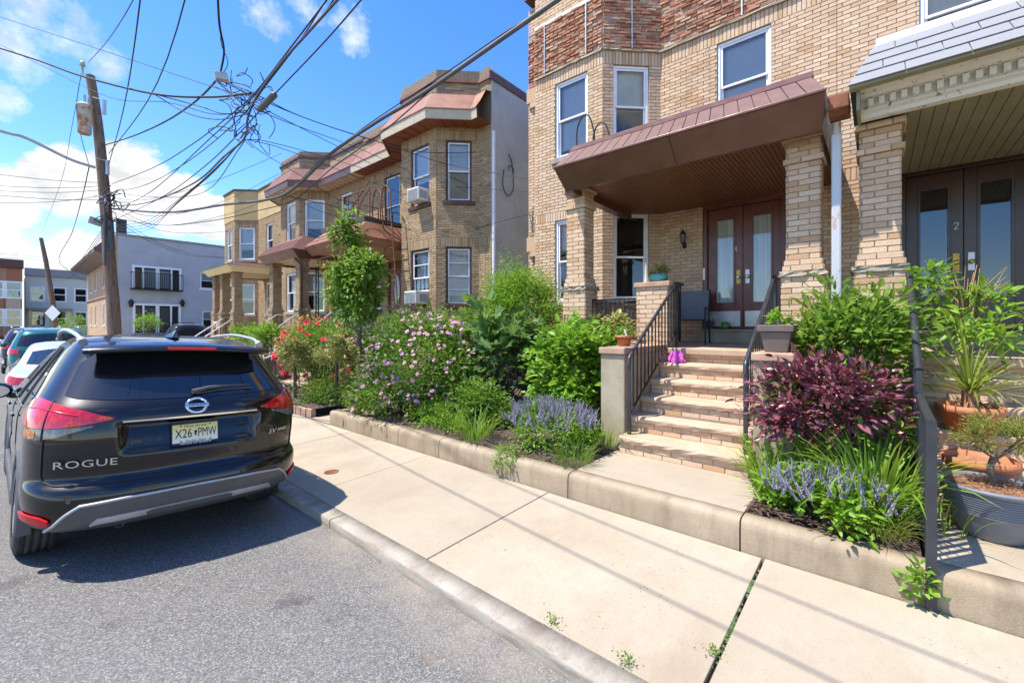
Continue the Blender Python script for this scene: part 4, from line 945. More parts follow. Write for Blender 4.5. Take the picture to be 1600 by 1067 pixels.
def awning(H, y0, y1, xf, zlow, mat_f, mat_r, soff, hip0=True, hip1=True, ztop=None, colz=None, mat='brick_b', mort='mortar_b', cols=(), panels=0, xw=8.58):
    ztop = ztop or zlow+.72; m = MB(); i0 = .35 if hip0 else 0; i1 = .35 if hip1 else 0
    m.add([(xf+.25,y0+.1,zlow),(xf+.25,y1-.1,zlow),(xw,y1-.1,zlow+.05),(xw,y0+.1,zlow+.05)], [(0,1,2,3)]); m.build('porch_soffit', M[soff], H.root)
    m = MB(); m.add([(xf+.22,y0+.1,zlow-.06),(xf+.22,y1-.1,zlow-.06),(xf,y1,zlow+.2),(xf,y0,zlow+.2)], [(0,3,2,1)]); m.add([(xf+.22,y0+.1,zlow-.06),(xf,y0,zlow+.2),(xw,y0,zlow+.2),(xw,y0+.1,zlow-.06)], [(0,1,2,3)]); m.add([(xf+.22,y1-.1,zlow-.06),(xf,y1,zlow+.2),(xw,y1,zlow+.2),(xw,y1-.1,zlow-.06)], [(0,1,2,3)]); m.build('porch_fascia', M[mat_f], H.root)
    m = MB(); m.add([(xf-.03,y0-.03,zlow+.2),(xf-.03,y1+.03,zlow+.2),(xf+.5,y1-i1,ztop),(xf+.5,y0+i0,ztop)], [(0,3,2,1)]); m.add([(xf-.03,y0-.03,zlow+.2),(xf+.5,y0+i0,ztop),(xw,y0+i0,ztop),(xw,y0-.03,zlow+.2)],[(0,1,2,3)]); m.add([(xf-.03,y1+.03,zlow+.2),(xf+.5,y1-i1,ztop),(xw,y1-i1,ztop),(xw,y1+.03,zlow+.2)],[(0,1,2,3)])
    m.add([(xf+.5,y0+i0,ztop),(xf+.5,y1-i1,ztop),(xw,y1-i1,ztop+.06),(xw,y0+i0,ztop+.06)],[(0,1,2,3)]); r_ = m.build('porch_roof', M[mat_r], H.root)
    for k in range(panels):
        zz = zlow+.24+(ztop-zlow-.28)*k/panels; xx = xf-.03+.53*(zz-zlow-.2)/(ztop-zlow-.2)
        mm = MB(); mm.tube([(xx-.012,y0+.3*k/panels,zz),(xx-.012,y1-.3*k/panels,zz)], .014, 4); mm.build('roof_course', M[mat_r], r_)
    for y in cols: porch_col(H, xf+.3, y, zlow-.02, mat, mort)
    m = MB(); m.box(xf+.3,8.58,y0+.1,y1-.1,FLOOR-.2,FLOOR-.1); m.build('porch_floor', M['stone'], H.root)
    m = MB(); m.box(xf+.36,xf+.5,y0+.15,y1-.15,.15,FLOOR-.2); b_ = m.build('porch_base', M[mort], H.root); H.lay(b_, Fr((xf+.36,y0+.15),(xf+.36,y1-.15)), .4, FLOOR-.2, mat=mat)
awning(Bh, 11.15, 14.45, 6.35, 4.22, 'copper', 'copper', 'soffit_tan', panels=3)
m = MB(); m.box(6.85,8.5,11.6,14.3,4.96,5.12); m.build('roof_deck', M['roofing'], Bh.root)
# open fret frieze under the copper porch roof, and iron posts instead of brick columns
m = MB(); m.box(6.68,6.71,11.25,14.35,4.06,4.09); m.box(6.68,6.71,11.25,14.35,3.84,3.87)
fz = m.build('frieze', M['copper'], Bh.root)
for k in range(14): m = MB(); y = 11.3+k*.22; m.box(6.68,6.71,y,y+.022,3.87,4.06); m.build('frieze_bar', M['copper'], fz)
for y in (11.3, 14.1):
    m = MB(); m.box(6.66,6.69,y,y+.03,1.4,3.86); m.box(6.66,6.69,y+.18,y+.21,1.4,3.86)
    for k in range(7): m.tube(scroll(Vector((6.675,y+.105,1.65+.33*k)), Vector((0,1,0)), .09, 1.3, 1 if k%2 else -1, 12), .008, 4)
    m.build('iron_post', M['iron'], Bh.root)
m = MB(); m.box(6.66,6.70,11.3,14.3,2.18,2.215); m.box(6.66,6.70,11.3,14.3,1.52,1.545); pr_ = m.build('porch_railing', M['iron'], Bh.root)
for k in range(30): m = MB(); y = 11.35+k*.1; m.box(6.672,6.688,y-.008,y+.008,1.545,2.18); m.build('baluster', M['iron'], pr_)
# fire escape: ladder with hooped handrails from the porch roof to the garden
fe = MB()
def ladder(m, x, y, z0, z1, lean, w=.42):
    for s_ in (0,w): m.tube([(x,y+s_,z0),(x+lean,y+s_,z1)], .022, 6)
L0, L1 = Vector((7.30,10.32,.4)), Vector((7.36,11.0,5.45))
m = MB()
for s_ in (0,.45): m.tube(crom([L0+Vector((0,s_,0)), L0.lerp(L1,.5)+Vector((0,s_,0)), L1+Vector((0,s_,0)), L1+Vector((.02,s_+.1,.45)), L1+Vector((.03,s_+.35,.62)), L1+Vector((.03,s_+.55,.3)), L1+Vector((.03,s_+.58,-.4))],6), .024, 6)
lad = m.build('fire_escape_ladder', M['rust'], Bh.root, label='rusty fire escape ladder leaning on the copper porch roof')
for k in range(15):
    p = L0.lerp(L1, .05+.063*k); m = MB(); m.tube([p, p+Vector((0,.45,0))], .010, 5); m.build('rung', M['rust'], lad)
m = MB()
gx = [(6.95,11.45),(6.95,13.3),(8.4,13.3)]
for z in (5.5,5.95):
    for a,b in zip(gx,gx[1:]): m.tube([(a[0],a[1],z),(b[0],b[1],z)], .016, 5)
for x,y in ((6.95,11.45),(6.95,12.1),(6.95,12.7),(6.95,13.3),(7.7,13.3),(8.4,13.3)): m.tube([(x,y,5.1),(x,y,5.95)], .018, 5)
m.tube([(6.95,11.5,5.9),(6.95,12.6,5.1)], .016, 5); m.tube([(6.95,13.2,5.1),(7.2,11.9,6.3)], .02, 5); m.build('fire_escape_guard', M['rust'], Bh.root)
m = MB()
for i in range(5): m.box(4.9+.29*i,6.6,11.25,12.6,.13+(.0 if i == 0 else .2*i),.13+.2*(i+1))
m.build('front_steps', M['stone'], Bh.root, bevel=.015)
def silver_rail(H, y, x0=4.8, x1=6.4, z0=1.05, z1=2.25):
    m = MB(); m.tube([(x0-.3,y,z0-.1),(x0,y,z0),(x1,y,z1),(x1+.25,y,z1)], .024, 6); r_ = m.build('stair_railing', M['silver_rail'], H.root)
    for k in range(9):
        x = x0+(x1-x0)*k/8; z = z0+(z1-z0)*k/8; m = MB(); m.box(x-.009,x+.009,y-.009,y+.009,z-.75,z); m.build('baluster', M['iron'], r_)
silver_rail(Bh, 12.7); silver_rail(Bh, 11.2)
Bh.finish(300)
# ---- house C: brown shingled porch roof, cream soffit
Ch = House((8.0,17.5,.2), 'brown brick row house with rosy shingled porch roof and cream eaves')
winC = {0:[(.3,1.25,1.78,zt1),(1.55,2.4,zb1,zt1),(.9,1.78,zb2,zt2)], 1:[(.2,1.0,zb1,zt1),(.2,1.0,zb2,zt2)], 2:[(.35,1.25,zb1,zt1),(.35,1.25,zb2,zt2)], 3:[]}
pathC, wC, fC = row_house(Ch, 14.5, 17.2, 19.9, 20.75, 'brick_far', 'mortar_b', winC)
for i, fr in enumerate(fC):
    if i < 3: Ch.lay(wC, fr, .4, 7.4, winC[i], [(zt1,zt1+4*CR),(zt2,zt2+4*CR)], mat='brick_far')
for i,k,b_ in ((0,1,.5),(0,2,.45),(1,0,.6),(1,1,.7),(2,0,.5),(2,1,.6)): window(Ch, fC[i], winC[i][k], blind=b_, sill='grey_stone')
porch_door(Ch, fC[0], winC[0][0], 'black_wood')
eaves(Ch, pathC, 7.40, 'soffit_cream', 'brown_metal', 'shingle_brown', zp=8.75, mat='brick_far', cop='brown_metal')
awning(Ch, 14.55, 17.6, 6.02, 4.18, 'brown_metal', 'shingle_brown', 'soffit_cream', mat='brick_far', cols=(14.75,17.0), panels=5)
m = MB(); m.tube([(6.1,14.62,4.1),(6.35,14.66,3.9),(6.38,14.66,.3)], .04, 6); m.build('downspout', M['brown_metal'], Ch.root)
m = MB(); m.prism([(8.62,14.5)]+[(x+.02,y) for x,y in pathC[1:]]+[(17.5,20.7),(17.5,14.5)], 8.5, 8.6); m.build('roof', M['roofing'], Ch.root)
m = MB()
for i in range(5): m.box(4.9+.29*i,6.3,15.2,16.7,.13+(.0 if i == 0 else .2*i),.13+.2*(i+1))
m.build('front_steps', M['stone'], Ch.root, bevel=.015)
silver_rail(Ch, 16.8); silver_rail(Ch, 15.1); Ch.finish(0)
# ---- house D: tan stucco parapet, yellow porch roof
Dh = House((8.0,24.5,.2), 'brown brick row house with tan stucco parapet and pale yellow porch roof')
winD = {0:[(.6,1.5,1.78,zt1),(2.2,3.2,zb1,zt1),(2.3,3.1,zb2,zt2)], 1:[(.2,1.0,zb1,zt1),(.2,1.0,zb2,zt2)], 2:[(.35,1.25,zb1,zt1),(.35,1.25,zb2,zt2)], 3:[]}
pathD = [(8.6,20.76),(8.6,24.95),(7.75,25.8),(7.75,27.4),(8.1,27.45)]
wD, fD = Dh.wall('wall', pathD, .2, 7.5, winD, mat='brick_far', mort='mortar_b', bricks=False)
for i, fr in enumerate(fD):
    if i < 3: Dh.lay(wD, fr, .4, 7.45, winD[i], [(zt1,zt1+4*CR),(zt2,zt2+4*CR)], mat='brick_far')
for i,k,b_ in ((0,1,.5),(0,2,.45),(1,0,.6),(1,1,.7),(2,0,.5),(2,1,.6)): window(Dh, fD[i], winD[i][k], blind=b_, sill='grey_stone')
porch_door(Dh, fD[0], winD[0][0], 'black_wood')
skirt(Dh, pathD, [(-.02,7.42),(.03,7.42),(.03,8.95),(-.02,8.95)], 'stucco_tan', 'stucco_parapet'); skirt(Dh, pathD, [(.08,8.95),(.08,9.03),(-.3,9.03)], 'roofing', 'coping')
awning(Dh, 20.7, 24.3, 5.95, 4.22, 'yellow', 'brown_metal', 'soffit_cream', mat='brick_far', cols=(20.95,22.55,23.65), ztop=4.62)
m = MB(); m.prism([(8.62,20.77)]+[(x+.02,y) for x,y in pathD[1:]]+[(17.5,27.4),(17.5,20.77)], 8.0, 8.1); m.add([(8.1,27.45,.2),(17.5,27.45,.2),(17.5,27.45,8.95),(8.1,27.45,8.95)],[(0,1,2,3)]); m.build('roof', M['roofing'], Dh.root)
m = MB()
for i in range(5): m.box(4.9+.29*i,6.3,21.2,22.4,.13+(.0 if i == 0 else .2*i),.13+.2*(i+1))
m.build('front_steps', M['stone'], Dh.root, bevel=.015)
silver_rail(Dh, 22.5); silver_rail(Dh, 21.1)
m = MB(); m.lathe([(.15,0),(.28,.05),(.33,.28),(.36,.3),(.36,.33),(.31,.33),(.28,.1),(0,.08)], (6.5,23.35,1.7), 14, sy=1.5); m.build('white_basin', M['white'], Dh.root)
m = MB()
for k in range(9):
    for j in range(2):
        m.tube([(6.3,22.3-.13*k,1.0+.22*j+.11)]+[(6.3,22.3-.13*k+.055*math.cos(q*.7),1.11+.22*j+.09*math.sin(q*.7)) for q in range(10)], .012, 4)
m.build('breeze_blocks', M['white'], Dh.root); Dh.finish(0)
# ------------------------------------------------------------------ grey stucco building with a juliet balcony
GY = 40.0
G = House((7,GY,.2), 'two storey grey stucco building with black balcony behind the utility pole', 'building')
def gx(px): return at(px, 400, Y=GY).x
x0g = gx(184); frG = Fr((20,GY),(x0g,GY)) if False else Fr((20,GY),(x0g,GY))
def gu(px): return 20-gx(px)
hs = [(gu(282),gu(208),2.65+1.85,6.05),(gu(281),gu(209),1.35,3.35),(gu(335),gu(313),4.75,6.0),(gu(335),gu(316),1.7,3.0)]
wG, fG = G.wall('stucco_wall', [(20,GY),(x0g,GY)], -.2, 8.12, {0:hs}, mort='stucco_grey', bricks=False)
for h in hs[:2]:
    u0,u1,z0,z1 = h; m = MB()
    for a,b,p,q in ((u0-.06,u0+.08,z0,z1+.1),(u1-.08,u1+.06,z0,z1+.1),(u0+.08,u1-.08,z1-.05,z1+.1)): fbox(m, fG[0], a,b,-.1,.05,p,q)
    for t in (.2,.48,.52,.8): uu = u0+(u1-u0)*t; fbox(m, fG[0], uu-.05,uu+.05,-.1,.03,z0,z1-.05)
    d = m.build('patio_door', M['white'], G.root)
    for a,b in ((.04,.17),(.23,.45),(.55,.77),(.83,.96)):
        m = MB(); fbox(m, fG[0], u0+(u1-u0)*a,u0+(u1-u0)*b,-.06,-.05,z0+.1,z1-.15); m.build('pane', M['glass'], d)
    m = MB(); fbox(m, fG[0], u0+(u1-u0)*.23,u0+(u1-u0)*.77,-.2,-.19,z0+.1,z1-.15); m.build('curtain', M['blind'] if z0 > 4 else M['sling'], d)
for h in hs[2:]: window(G, fG[0], h, blind=.5, sill='white')
for z0,z1,pa,pb in ((4.45,5.62,203,283),(.95,2.1,209,300)):
    xa, xb = gx(pa), gx(pb); m = MB(); m.box(xa,xb,GY-.6,GY-.57,z1-.04,z1); m.box(xa,xb,GY-.6,GY-.57,z0,z0+.04); m.box(xa,xa+.04,GY-.6,GY,z1-.04,z1); m.box(xb-.04,xb,GY-.6,GY,z1-.04,z1); m.box(xa,xb,GY-.6,GY,z0-.06,z0)
    bl = m.build('balcony', M['iron'], G.root)
    n = int((xb-xa)/.12)
    for k in range(n+1): x = xa+(xb-xa)*k/n; m = MB(); m.box(x-.012,x+.012,GY-.597,GY-.573,z0,z1); m.build('baluster', M['iron'], bl)
for px in (205,285):
    c = at(px,475,Y=GY-.1); m = MB(); m.lathe([(0,-.22),(.09,-.2),(.15,.1),(.17,.15),(.05,.3),(0,.35)], c, 10); m.build('wall_lantern', M['iron'], G.root)
m = MB(); m.box(x0g-.1,20,GY-.08,GY+18,8.12,8.26); m.build('roof', M['grey_trim'], G.root)
# its brick street front: piers, narrow windows, projecting eaves
frF = Fr((x0g,GY),(x0g,GY+17.5)); hF = {0:[(u,u+.8,z,z+1.6) for u in (3.0,6.0,11,14) for z in (4.9,1.9)]}
wF, fF = G.wall('brick_front', [(x0g,GY),(x0g,GY+17.5)], -.2, 8.0, hF, mort='mortar', bricks=False)
G.lay(wF, fF[0], .0, 8.0, hF[0], mat='brick')
for h in hF[0]: window(G, fF[0], h, blind=.6, sill='white')
m = MB(); m.box(x0g-.14,x0g+.002,GY+.02,GY+.6,-.2,8.1); m.build('corner_pier', M['brick_b'], G.root)
m = MB(); m.sweep([(x0g,6.7),(x0g-1.1,6.95),(x0g-1.15,7.15),(x0g-.2,8.3),(x0g,8.3)], GY+.65, GY+17.5); m.build('eaves', M['brown_metal'], G.root)
m = MB(); m.box(x0g-.05,x0g+.01,GY+.6,GY+17.5,4.0,4.12); m.build('string_course', M['brown_wood'], G.root)
m = MB(); m.box(x0g-.02,x0g+.5,GY+.2,GY+.7,8.26,9.3); m.build('chimney', M['roofing'], G.root); G.finish(0)
# ------------------------------------------------------------------ houses that close the street
def far_house(px0, px1, Y, ztop, wallm, label, cols=2, cornice='grey_trim', porch=False, trim='white', sections=None):
    x0, x1 = at(px0,500,Y=Y).x, at(px1,500,Y=Y).x; H = House(((x0+x1)/2,Y,0), label); H.root.name = 'row_house'; ORG[H.root.name] = Vector(((x0+x1)/2,Y,0))
    w = x1-x0; hs = [(w-(w*(k+.5)/cols)-.55, w-(w*(k+.5)/cols)+.55, z, z+1.75) for k in range(cols) for z in (5.0,1.9)]
    wl_, f = H.wall('wall', [(x1,Y),(x0,Y)], -.3, ztop, {0:hs}, mort=wallm, bricks=False)
    for h in hs:
        m = MB(); u0,u1,z0,z1 = h
        for a,b,p,q in ((u0-.1,u0+.06,z0-.1,z1+.1),(u1-.06,u1+.1,z0-.1,z1+.1),(u0+.06,u1-.06,z1-.06,z1+.1),(u0+.06,u1-.06,z0-.1,z0+.06),(u0+.06,u1-.06,(z0+z1)/2-.05,(z0+z1)/2+.05)): fbox(m, f[0], a,b,-.08,.04,p,q)
        wi = m.build('window', M[trim], H.root); m = MB(); fbox(m, f[0], u0+.05,u1-.05,-.06,-.05,z0,z1); m.build('pane', M['glass'], wi)
    m = MB(); m.box(x0-.1,x1+.1,Y-.35,Y+.3,ztop-.1,ztop+.9); m.build('cornice', M[cornice], H.root, bevel=.06)
    m = MB(); m.box(x0,x1,Y+.3,Y+10,ztop-.3,ztop); m.box(x0,x0+.1,Y+.01,Y+10,-.3,ztop-.3); m.box(x1-.1,x1,Y+.01,Y+10,-.3,ztop-.3); m.build('roof', M['roofing'], H.root)
    if porch:
        xc = x0+w*.36; m = MB(); m.box(x0+.1,x0+w*.68,Y-2.2,Y,3.75,4.05); m.build('porch_roof', M['grey_trim'], H.root)
        m = MB(); m.box(x0+.1,x0+w*.68,Y-2.1,Y-.01,.1,1.0); m.build('porch_base', M['grey_trim'], H.root)
        for x in (x0+.35, x0+w*.62):
            m = MB(); m.box(x-.22,x+.22,Y-2.0,Y-1.6,1.0,1.6); m.box(x-.15,x+.15,Y-1.95,Y-1.65,1.6,3.75); m.build('porch_column', M['yellow'], H.root)
        m = MB(); m.box(xc-.9,xc-.1,Y-.04,Y-.01,1.0,3.1); m.build('door', M['white'], H.root)
    return H
far_house(40, 142, 81, 8.2, 'siding', 'cream sided house with grey cornice and porch closing the street', 3, porch=True)
far_house(-52, 35, 74, 8.4, 'brick_red', 'red brick house with maroon cornice at the left edge of the street end', 3, 'trim_brown')
far_house(-160, -56, 74, 8.2, 'brick_far', 'brown brick house beyond the left edge of the street end', 3)
# ------------------------------------------------------------------ cars
def text_mesh(s, size, mat, extrude=.002, spacing=1.0, sx=1.0, shear=0.0):
    cu = bpy.data.curves.new('lettering', 'FONT'); cu.body = s; cu.size = size; cu.extrude = extrude; cu.align_x = 'CENTER'; cu.align_y = 'CENTER'; cu.space_character = spacing; cu.shear = shear; cu.resolution_u = 3
    o = bpy.data.objects.new('lettering', cu); COL.objects.link(o); dg = bpy.context.evaluated_depsgraph_get(); me = bpy.data.meshes.new_from_object(o.evaluated_get(dg)); bpy.data.objects.remove(o); bpy.data.curves.remove(cu)
    me.materials.clear(); me.materials.append(mat)
    if sx != 1.0: me.transform(Matrix.Diagonal((sx,1,1,1)))
    return me
class Body:
    """car shell as stacked plan contours; t 0..1 rear half to the corner, 1..2 along the side, 2..3 round the front"""
    def __init__(s, zs, w, yr, yf, n=3.2, D=.5, Df=.9, recess=None, nf=2.6):
        z = np.linspace(zs[0], zs[-1], 400); k = np.ones(13)/13
        def sm(a):
            q = np.interp(z, zs, a); p = np.concatenate([np.full(6,q[0]),q,np.full(6,q[-1])]); r = np.convolve(p,k,'valid'); r[0]=q[0]; r[-1]=q[-1]; return r
        s.z = z; s.w = sm(w); s.yr = sm(yr); s.yf = sm(yf); s.n = n; s.D = D; s.Df = Df; s.recess = recess; s.nf = nf
    def P(s, t, z):
        """t signed: negative = left side"""
        sg = -1 if t < 0 else 1; t = abs(t); w = np.interp(z,s.z,s.w); yr = np.interp(z,s.z,s.yr); yf = np.interp(z,s.z,s.yf)
        D = min(s.D, (yf-yr)*.3); Df = min(s.Df, (yf-yr)*.45)
        if t <= 1:
            q = t*math.pi/2; x = w*math.sin(q)**(2/s.n); y = yr+D*(1-math.cos(q)**(2/s.n))
        elif t <= 2: x = w; y = yr+D+(yf-Df-yr-D)*(t-1)
        else:
            q = (3-t)*math.pi/2; x = w*math.sin(max(0,q))**(2/s.nf); y = yf-Df+Df*math.cos(max(0,q))**(2/s.nf)
        p = Vector((sg*x, y, z))
        if s.recess and t <= 1: p.y += s.recess(sg*x, z)
        return p
    def Nn(s, t, z):
        e = .012; a = s.P(t+e,z)-s.P(t-e,z); b = s.P(t,min(z+e,s.z[-1]))-s.P(t,max(z-e,s.z[0])); n = a.cross(b)
        if n.length < 1e-9: return Vector((0,-1,0))
        n.normalize(); c = s.P(t,z); m = Vector((c.x*.6, min(0,c.y) if abs(t)<1 else 0, .15))
        return n if n.dot(m) > 0 else -n
    def t_of(s, x, z):
        w = np.interp(z,s.z,s.w); r = min(1,abs(x)/w); return math.copysign(math.asin(min(1,r**(s.n/2)))/(math.pi/2), x)
    def t_side(s, y, z, sg=1):
        yr = np.interp(z,s.z,s.yr); yf = np.interp(z,s.z,s.yf); D = min(s.D,(yf-yr)*.3); Df = min(s.Df,(yf-yr)*.45)
        return sg*(1+(y-yr-D)/(yf-Df-yr-D))
    def shell(s, ts, zs, hole=None, mfun=None):
        m = MB(); T = sorted(set([-t for t in ts]+list(ts))); G_ = [[s.P(t,z) for t in T] for z in zs]; nt = len(T)
        vs = [p for row in G_ for p in row]; keep = [[],[],[]]
        for i in range(len(zs)-1):
            for j in range(nt-1):
                q = (i*nt+j, i*nt+j+1, (i+1)*nt+j+1, (i+1)*nt+j); c = (vs[q[0]]+vs[q[2]])/2
                if hole and hole(c): continue
                keep[mfun(c) if mfun else 0].append(q)
        m.v = [tuple(v) for v in vs]
        for mi, fs in enumerate(keep):
            for f in fs: m.f.append(list(f)); m.m.append(mi); m.s.append(True); m.c.append(0)
        top = [len(vs)-nt+j for j in range(nt)]; m.f.append(top); m.m.append(0); m.s.append(True); m.c.append(0)
        return m
    def patch(s, cols, out=.006, nu=16, nv=6, rim=.012, m=None, mi=0):
        """cols: (t, zlo, zhi) along the surface"""
        m = m or MB(); cols = sorted(cols); T = [c[0] for c in cols]; G_ = []
        tt = np.interp(np.linspace(0,1,nu+1), np.linspace(0,1,len(T)), T)
        for t in tt:
            lo = np.interp(t, T, [c[1] for c in cols]); hi = np.interp(t, T, [c[2] for c in cols]); col = []
            for k in range(nv+1):
                z = lo+(hi-lo)*k/nv; col.append(s.P(t,z)+s.Nn(t,z)*out)
            G_.append(col)
        m.grid(G_, mi, True)
        edge = [g[0] for g in G_]+[p for p in G_[-1][1:]]+[g[-1] for g in G_[::-1][1:]]+[p for p in G_[0][::-1][1:]]
        c = sum((g[len(g)//2] for g in G_), Vector())/len(G_); nrm = s.Nn(tt[len(tt)//2], (cols[len(cols)//2][1]+cols[len(cols)//2][2])/2)
        m.grid([edge, [p-nrm*rim for p in edge]], mi, False); return m
    def line(s, pts, r=.004, out=.001, m=None, n=10):
        m = m or MB(); Q = []
        for (ta,za),(tb,zb) in zip(pts, pts[1:]):
            for k in range(n): t = ta+(tb-ta)*k/n; z = za+(zb-za)*k/n; Q.append(s.P(t,z)+s.Nn(t,z)*out)
        t,z = pts[-1]; Q.append(s.P(t,z)+s.Nn(t,z)*out); m.tube(Q, r, 5); return m
def wheel(parent, x, y, side, r=.355, w=.235, detail=True):
    """side -1 left / +1 right; axle along local X"""
    def lx(prof, n, mi, m): # lathe about X
        vs = [(x+side*a, y+rr*math.cos(2*math.pi*j/n), r+rr*math.sin(2*math.pi*j/n)) for a,rr in prof for j in range(n)]; k = len(prof)
        m.add(vs, [(i*n+j,i*n+(j+1)%n,(i+1)*n+(j+1)%n,(i+1)*n+j) for i in range(k-1) for j in range(n)], mi, True)
    h = w/2; m = MB(); tread = [(-h,.60*r),(-h-.005,.78*r),(-h+.012,.955*r),(-h+.03,.985*r)]
    for c in (-.062,-.022,.022,.062): tread += [(c-.006,r*.996),(c-.005,r*.972),(c+.005,r*.972),(c+.006,r*.996)]
    tread += [(h-.03,.985*r),(h-.012,.955*r),(h+.005,.78*r),(h,.60*r)]
    lx(tread, 56, 0, m)
    if detail: # tread block edges
        for j in range(84):
            q = 2*math.pi*j/84
            for c0,c1,sh in ((-h+.02,-.07,.02),(.07,h-.02,-.02)):
                a = (x+side*c0, y+(r*.992)*math.cos(q), r+(r*.992)*math.sin(q)); b = (x+side*c1, y+(r*1.0)*math.cos(q+sh), r+(r*1.0)*math.sin(q+sh))
                m.tube([a,b], .0035, 3, sm=False, cap=False)
    wh = m.build('wheel', M['tyre'], parent, local=True)
    m = MB(); lx([(-h+.02,.61*r),(h-.012,.63*r),(h-.004,.60*r),(h-.03,.55*r),(h-.07,.52*r)], 40, 0, m)
    for k in range(5):
        q = 2*math.pi*k/5+.3; d = Vector((0,math.cos(q),math.sin(q))); e = Vector((0,-math.sin(q),math.cos(q))); c = Vector((x+side*(h-.035),y,r))
        m.obox(c+d*.04-e*.035, d*(.55*r-.03), e*.07, Vector((side*.022,0,0)))
    lx([(h-.05,.16*r),(h-.006,.15*r),(h-.002,0)], 16, 0, m); m.build('rim', M['galv'], wh, local=True)
    m = MB(); lx([(h-.09,.5*r),(h-.085,0)], 20, 0, m); m.build('brake_disc', M['cladding'], wh, local=True)
    return wh
# ---- the black crossover parked at the kerb
SUVX, SUVY = .925, 5.06
suv = thing('parked_car', (SUVX,SUVY,road_z(SUVX)), 'black crossover parked at the kerb in the left foreground, seen from behind', 'car', rot=(0, math.atan(.052), R(0.9)))
def rec(x, z):
    a = 1/(1+math.exp((abs(x)-.44)/.012)); lo = 1/(1+math.exp(-(z-.835)/.010)); hi = 1/(1+math.exp((z-1.052)/.006))
    f = .0
    if z > .80: f = .02+.060*max(0,min(1,(z-.83)/.22))
    b = .02*math.exp(-((z-.64)/.03)**2)
    return f*a*lo*hi
zs_ = [.31,.35,.40,.48,.56,.62,.645,.67,.72,.85,.95,1.02,1.10,1.16,1.20,1.24,1.32,1.42,1.52,1.58,1.63,1.665,1.69,1.705]
w_  = [.83,.875,.895,.910,.918,.920,.918,.914,.915,.918,.918,.916,.905,.888,.870,.852,.815,.770,.722,.690,.655,.615,.52,.36]
yr_ = [-.78,-.875,-.915,-.935,-.94,-.925,-.895,-.855,-.85,-.862,-.862,-.855,-.842,-.820,-.785,-.740,-.660,-.565,-.475,-.43,-.36,-.22,.0,.3]
yf_ = [3.60,3.68,3.72,3.75,3.76,3.76,3.755,3.75,3.74,3.66,3.5,3.2,2.55,2.36,2.29,2.22,2.08,1.86,1.60,1.40,1.20,.95,.70,.5]
bd = Body(zs_, w_, yr_, yf_, 3.0, .56, .9, rec)
tsu = list(np.linspace(0,.9,46))+list(np.linspace(.92,1,8))+list(np.linspace(1.02,2,70))+list(np.linspace(2.05,3,20))
zsu = list(np.linspace(.31,1.0,56))+list(np.linspace(1.01,1.705,50))
def arch(c): return any((c.y-yw)**2+(c.z-.355)**2 < .395**2 for yw in (0,2.706)) and abs(c.x) > .6 and abs(c.y+0) < 3.3 and (c.y > -.5)
m = bd.shell(tsu, zsu, arch, lambda c: 1 if c.z < .405 else 0)
body = m.build('body', [M['paint_black'], M['cladding']], suv, local=True)
m = MB(); m.box(-.66,.66,-.45,3.3,.30,.8); m.build('underbody', M['cladding'], suv, local=True)
for sx in (-1,1):
    for yw in (0,2.706):
        wheel(suv, sx*.80, yw, sx); m = MB(); P = []
        for k in range(25):
            q = math.pi*(-.06+1.12*k/24); c,s_ = math.cos(q), math.sin(q)
            P.append([Vector((sx*(.905+a), yw+rr*c, .355+rr*s_)) for a,rr in ((-.06,.375),(.012,.38),(.022,.40),(.02,.44),(.006,.455),(-.06,.46))])
        m.grid(P, 0, True); m.build('wheel_arch', M['cladding'], suv, local=True)
    m = MB(); m.box(sx*.90-.03,sx*.90+.03,.40,2.30,.27,.40); m.build('sill_cladding', M['cladding'], suv, local=True, bevel=.015)
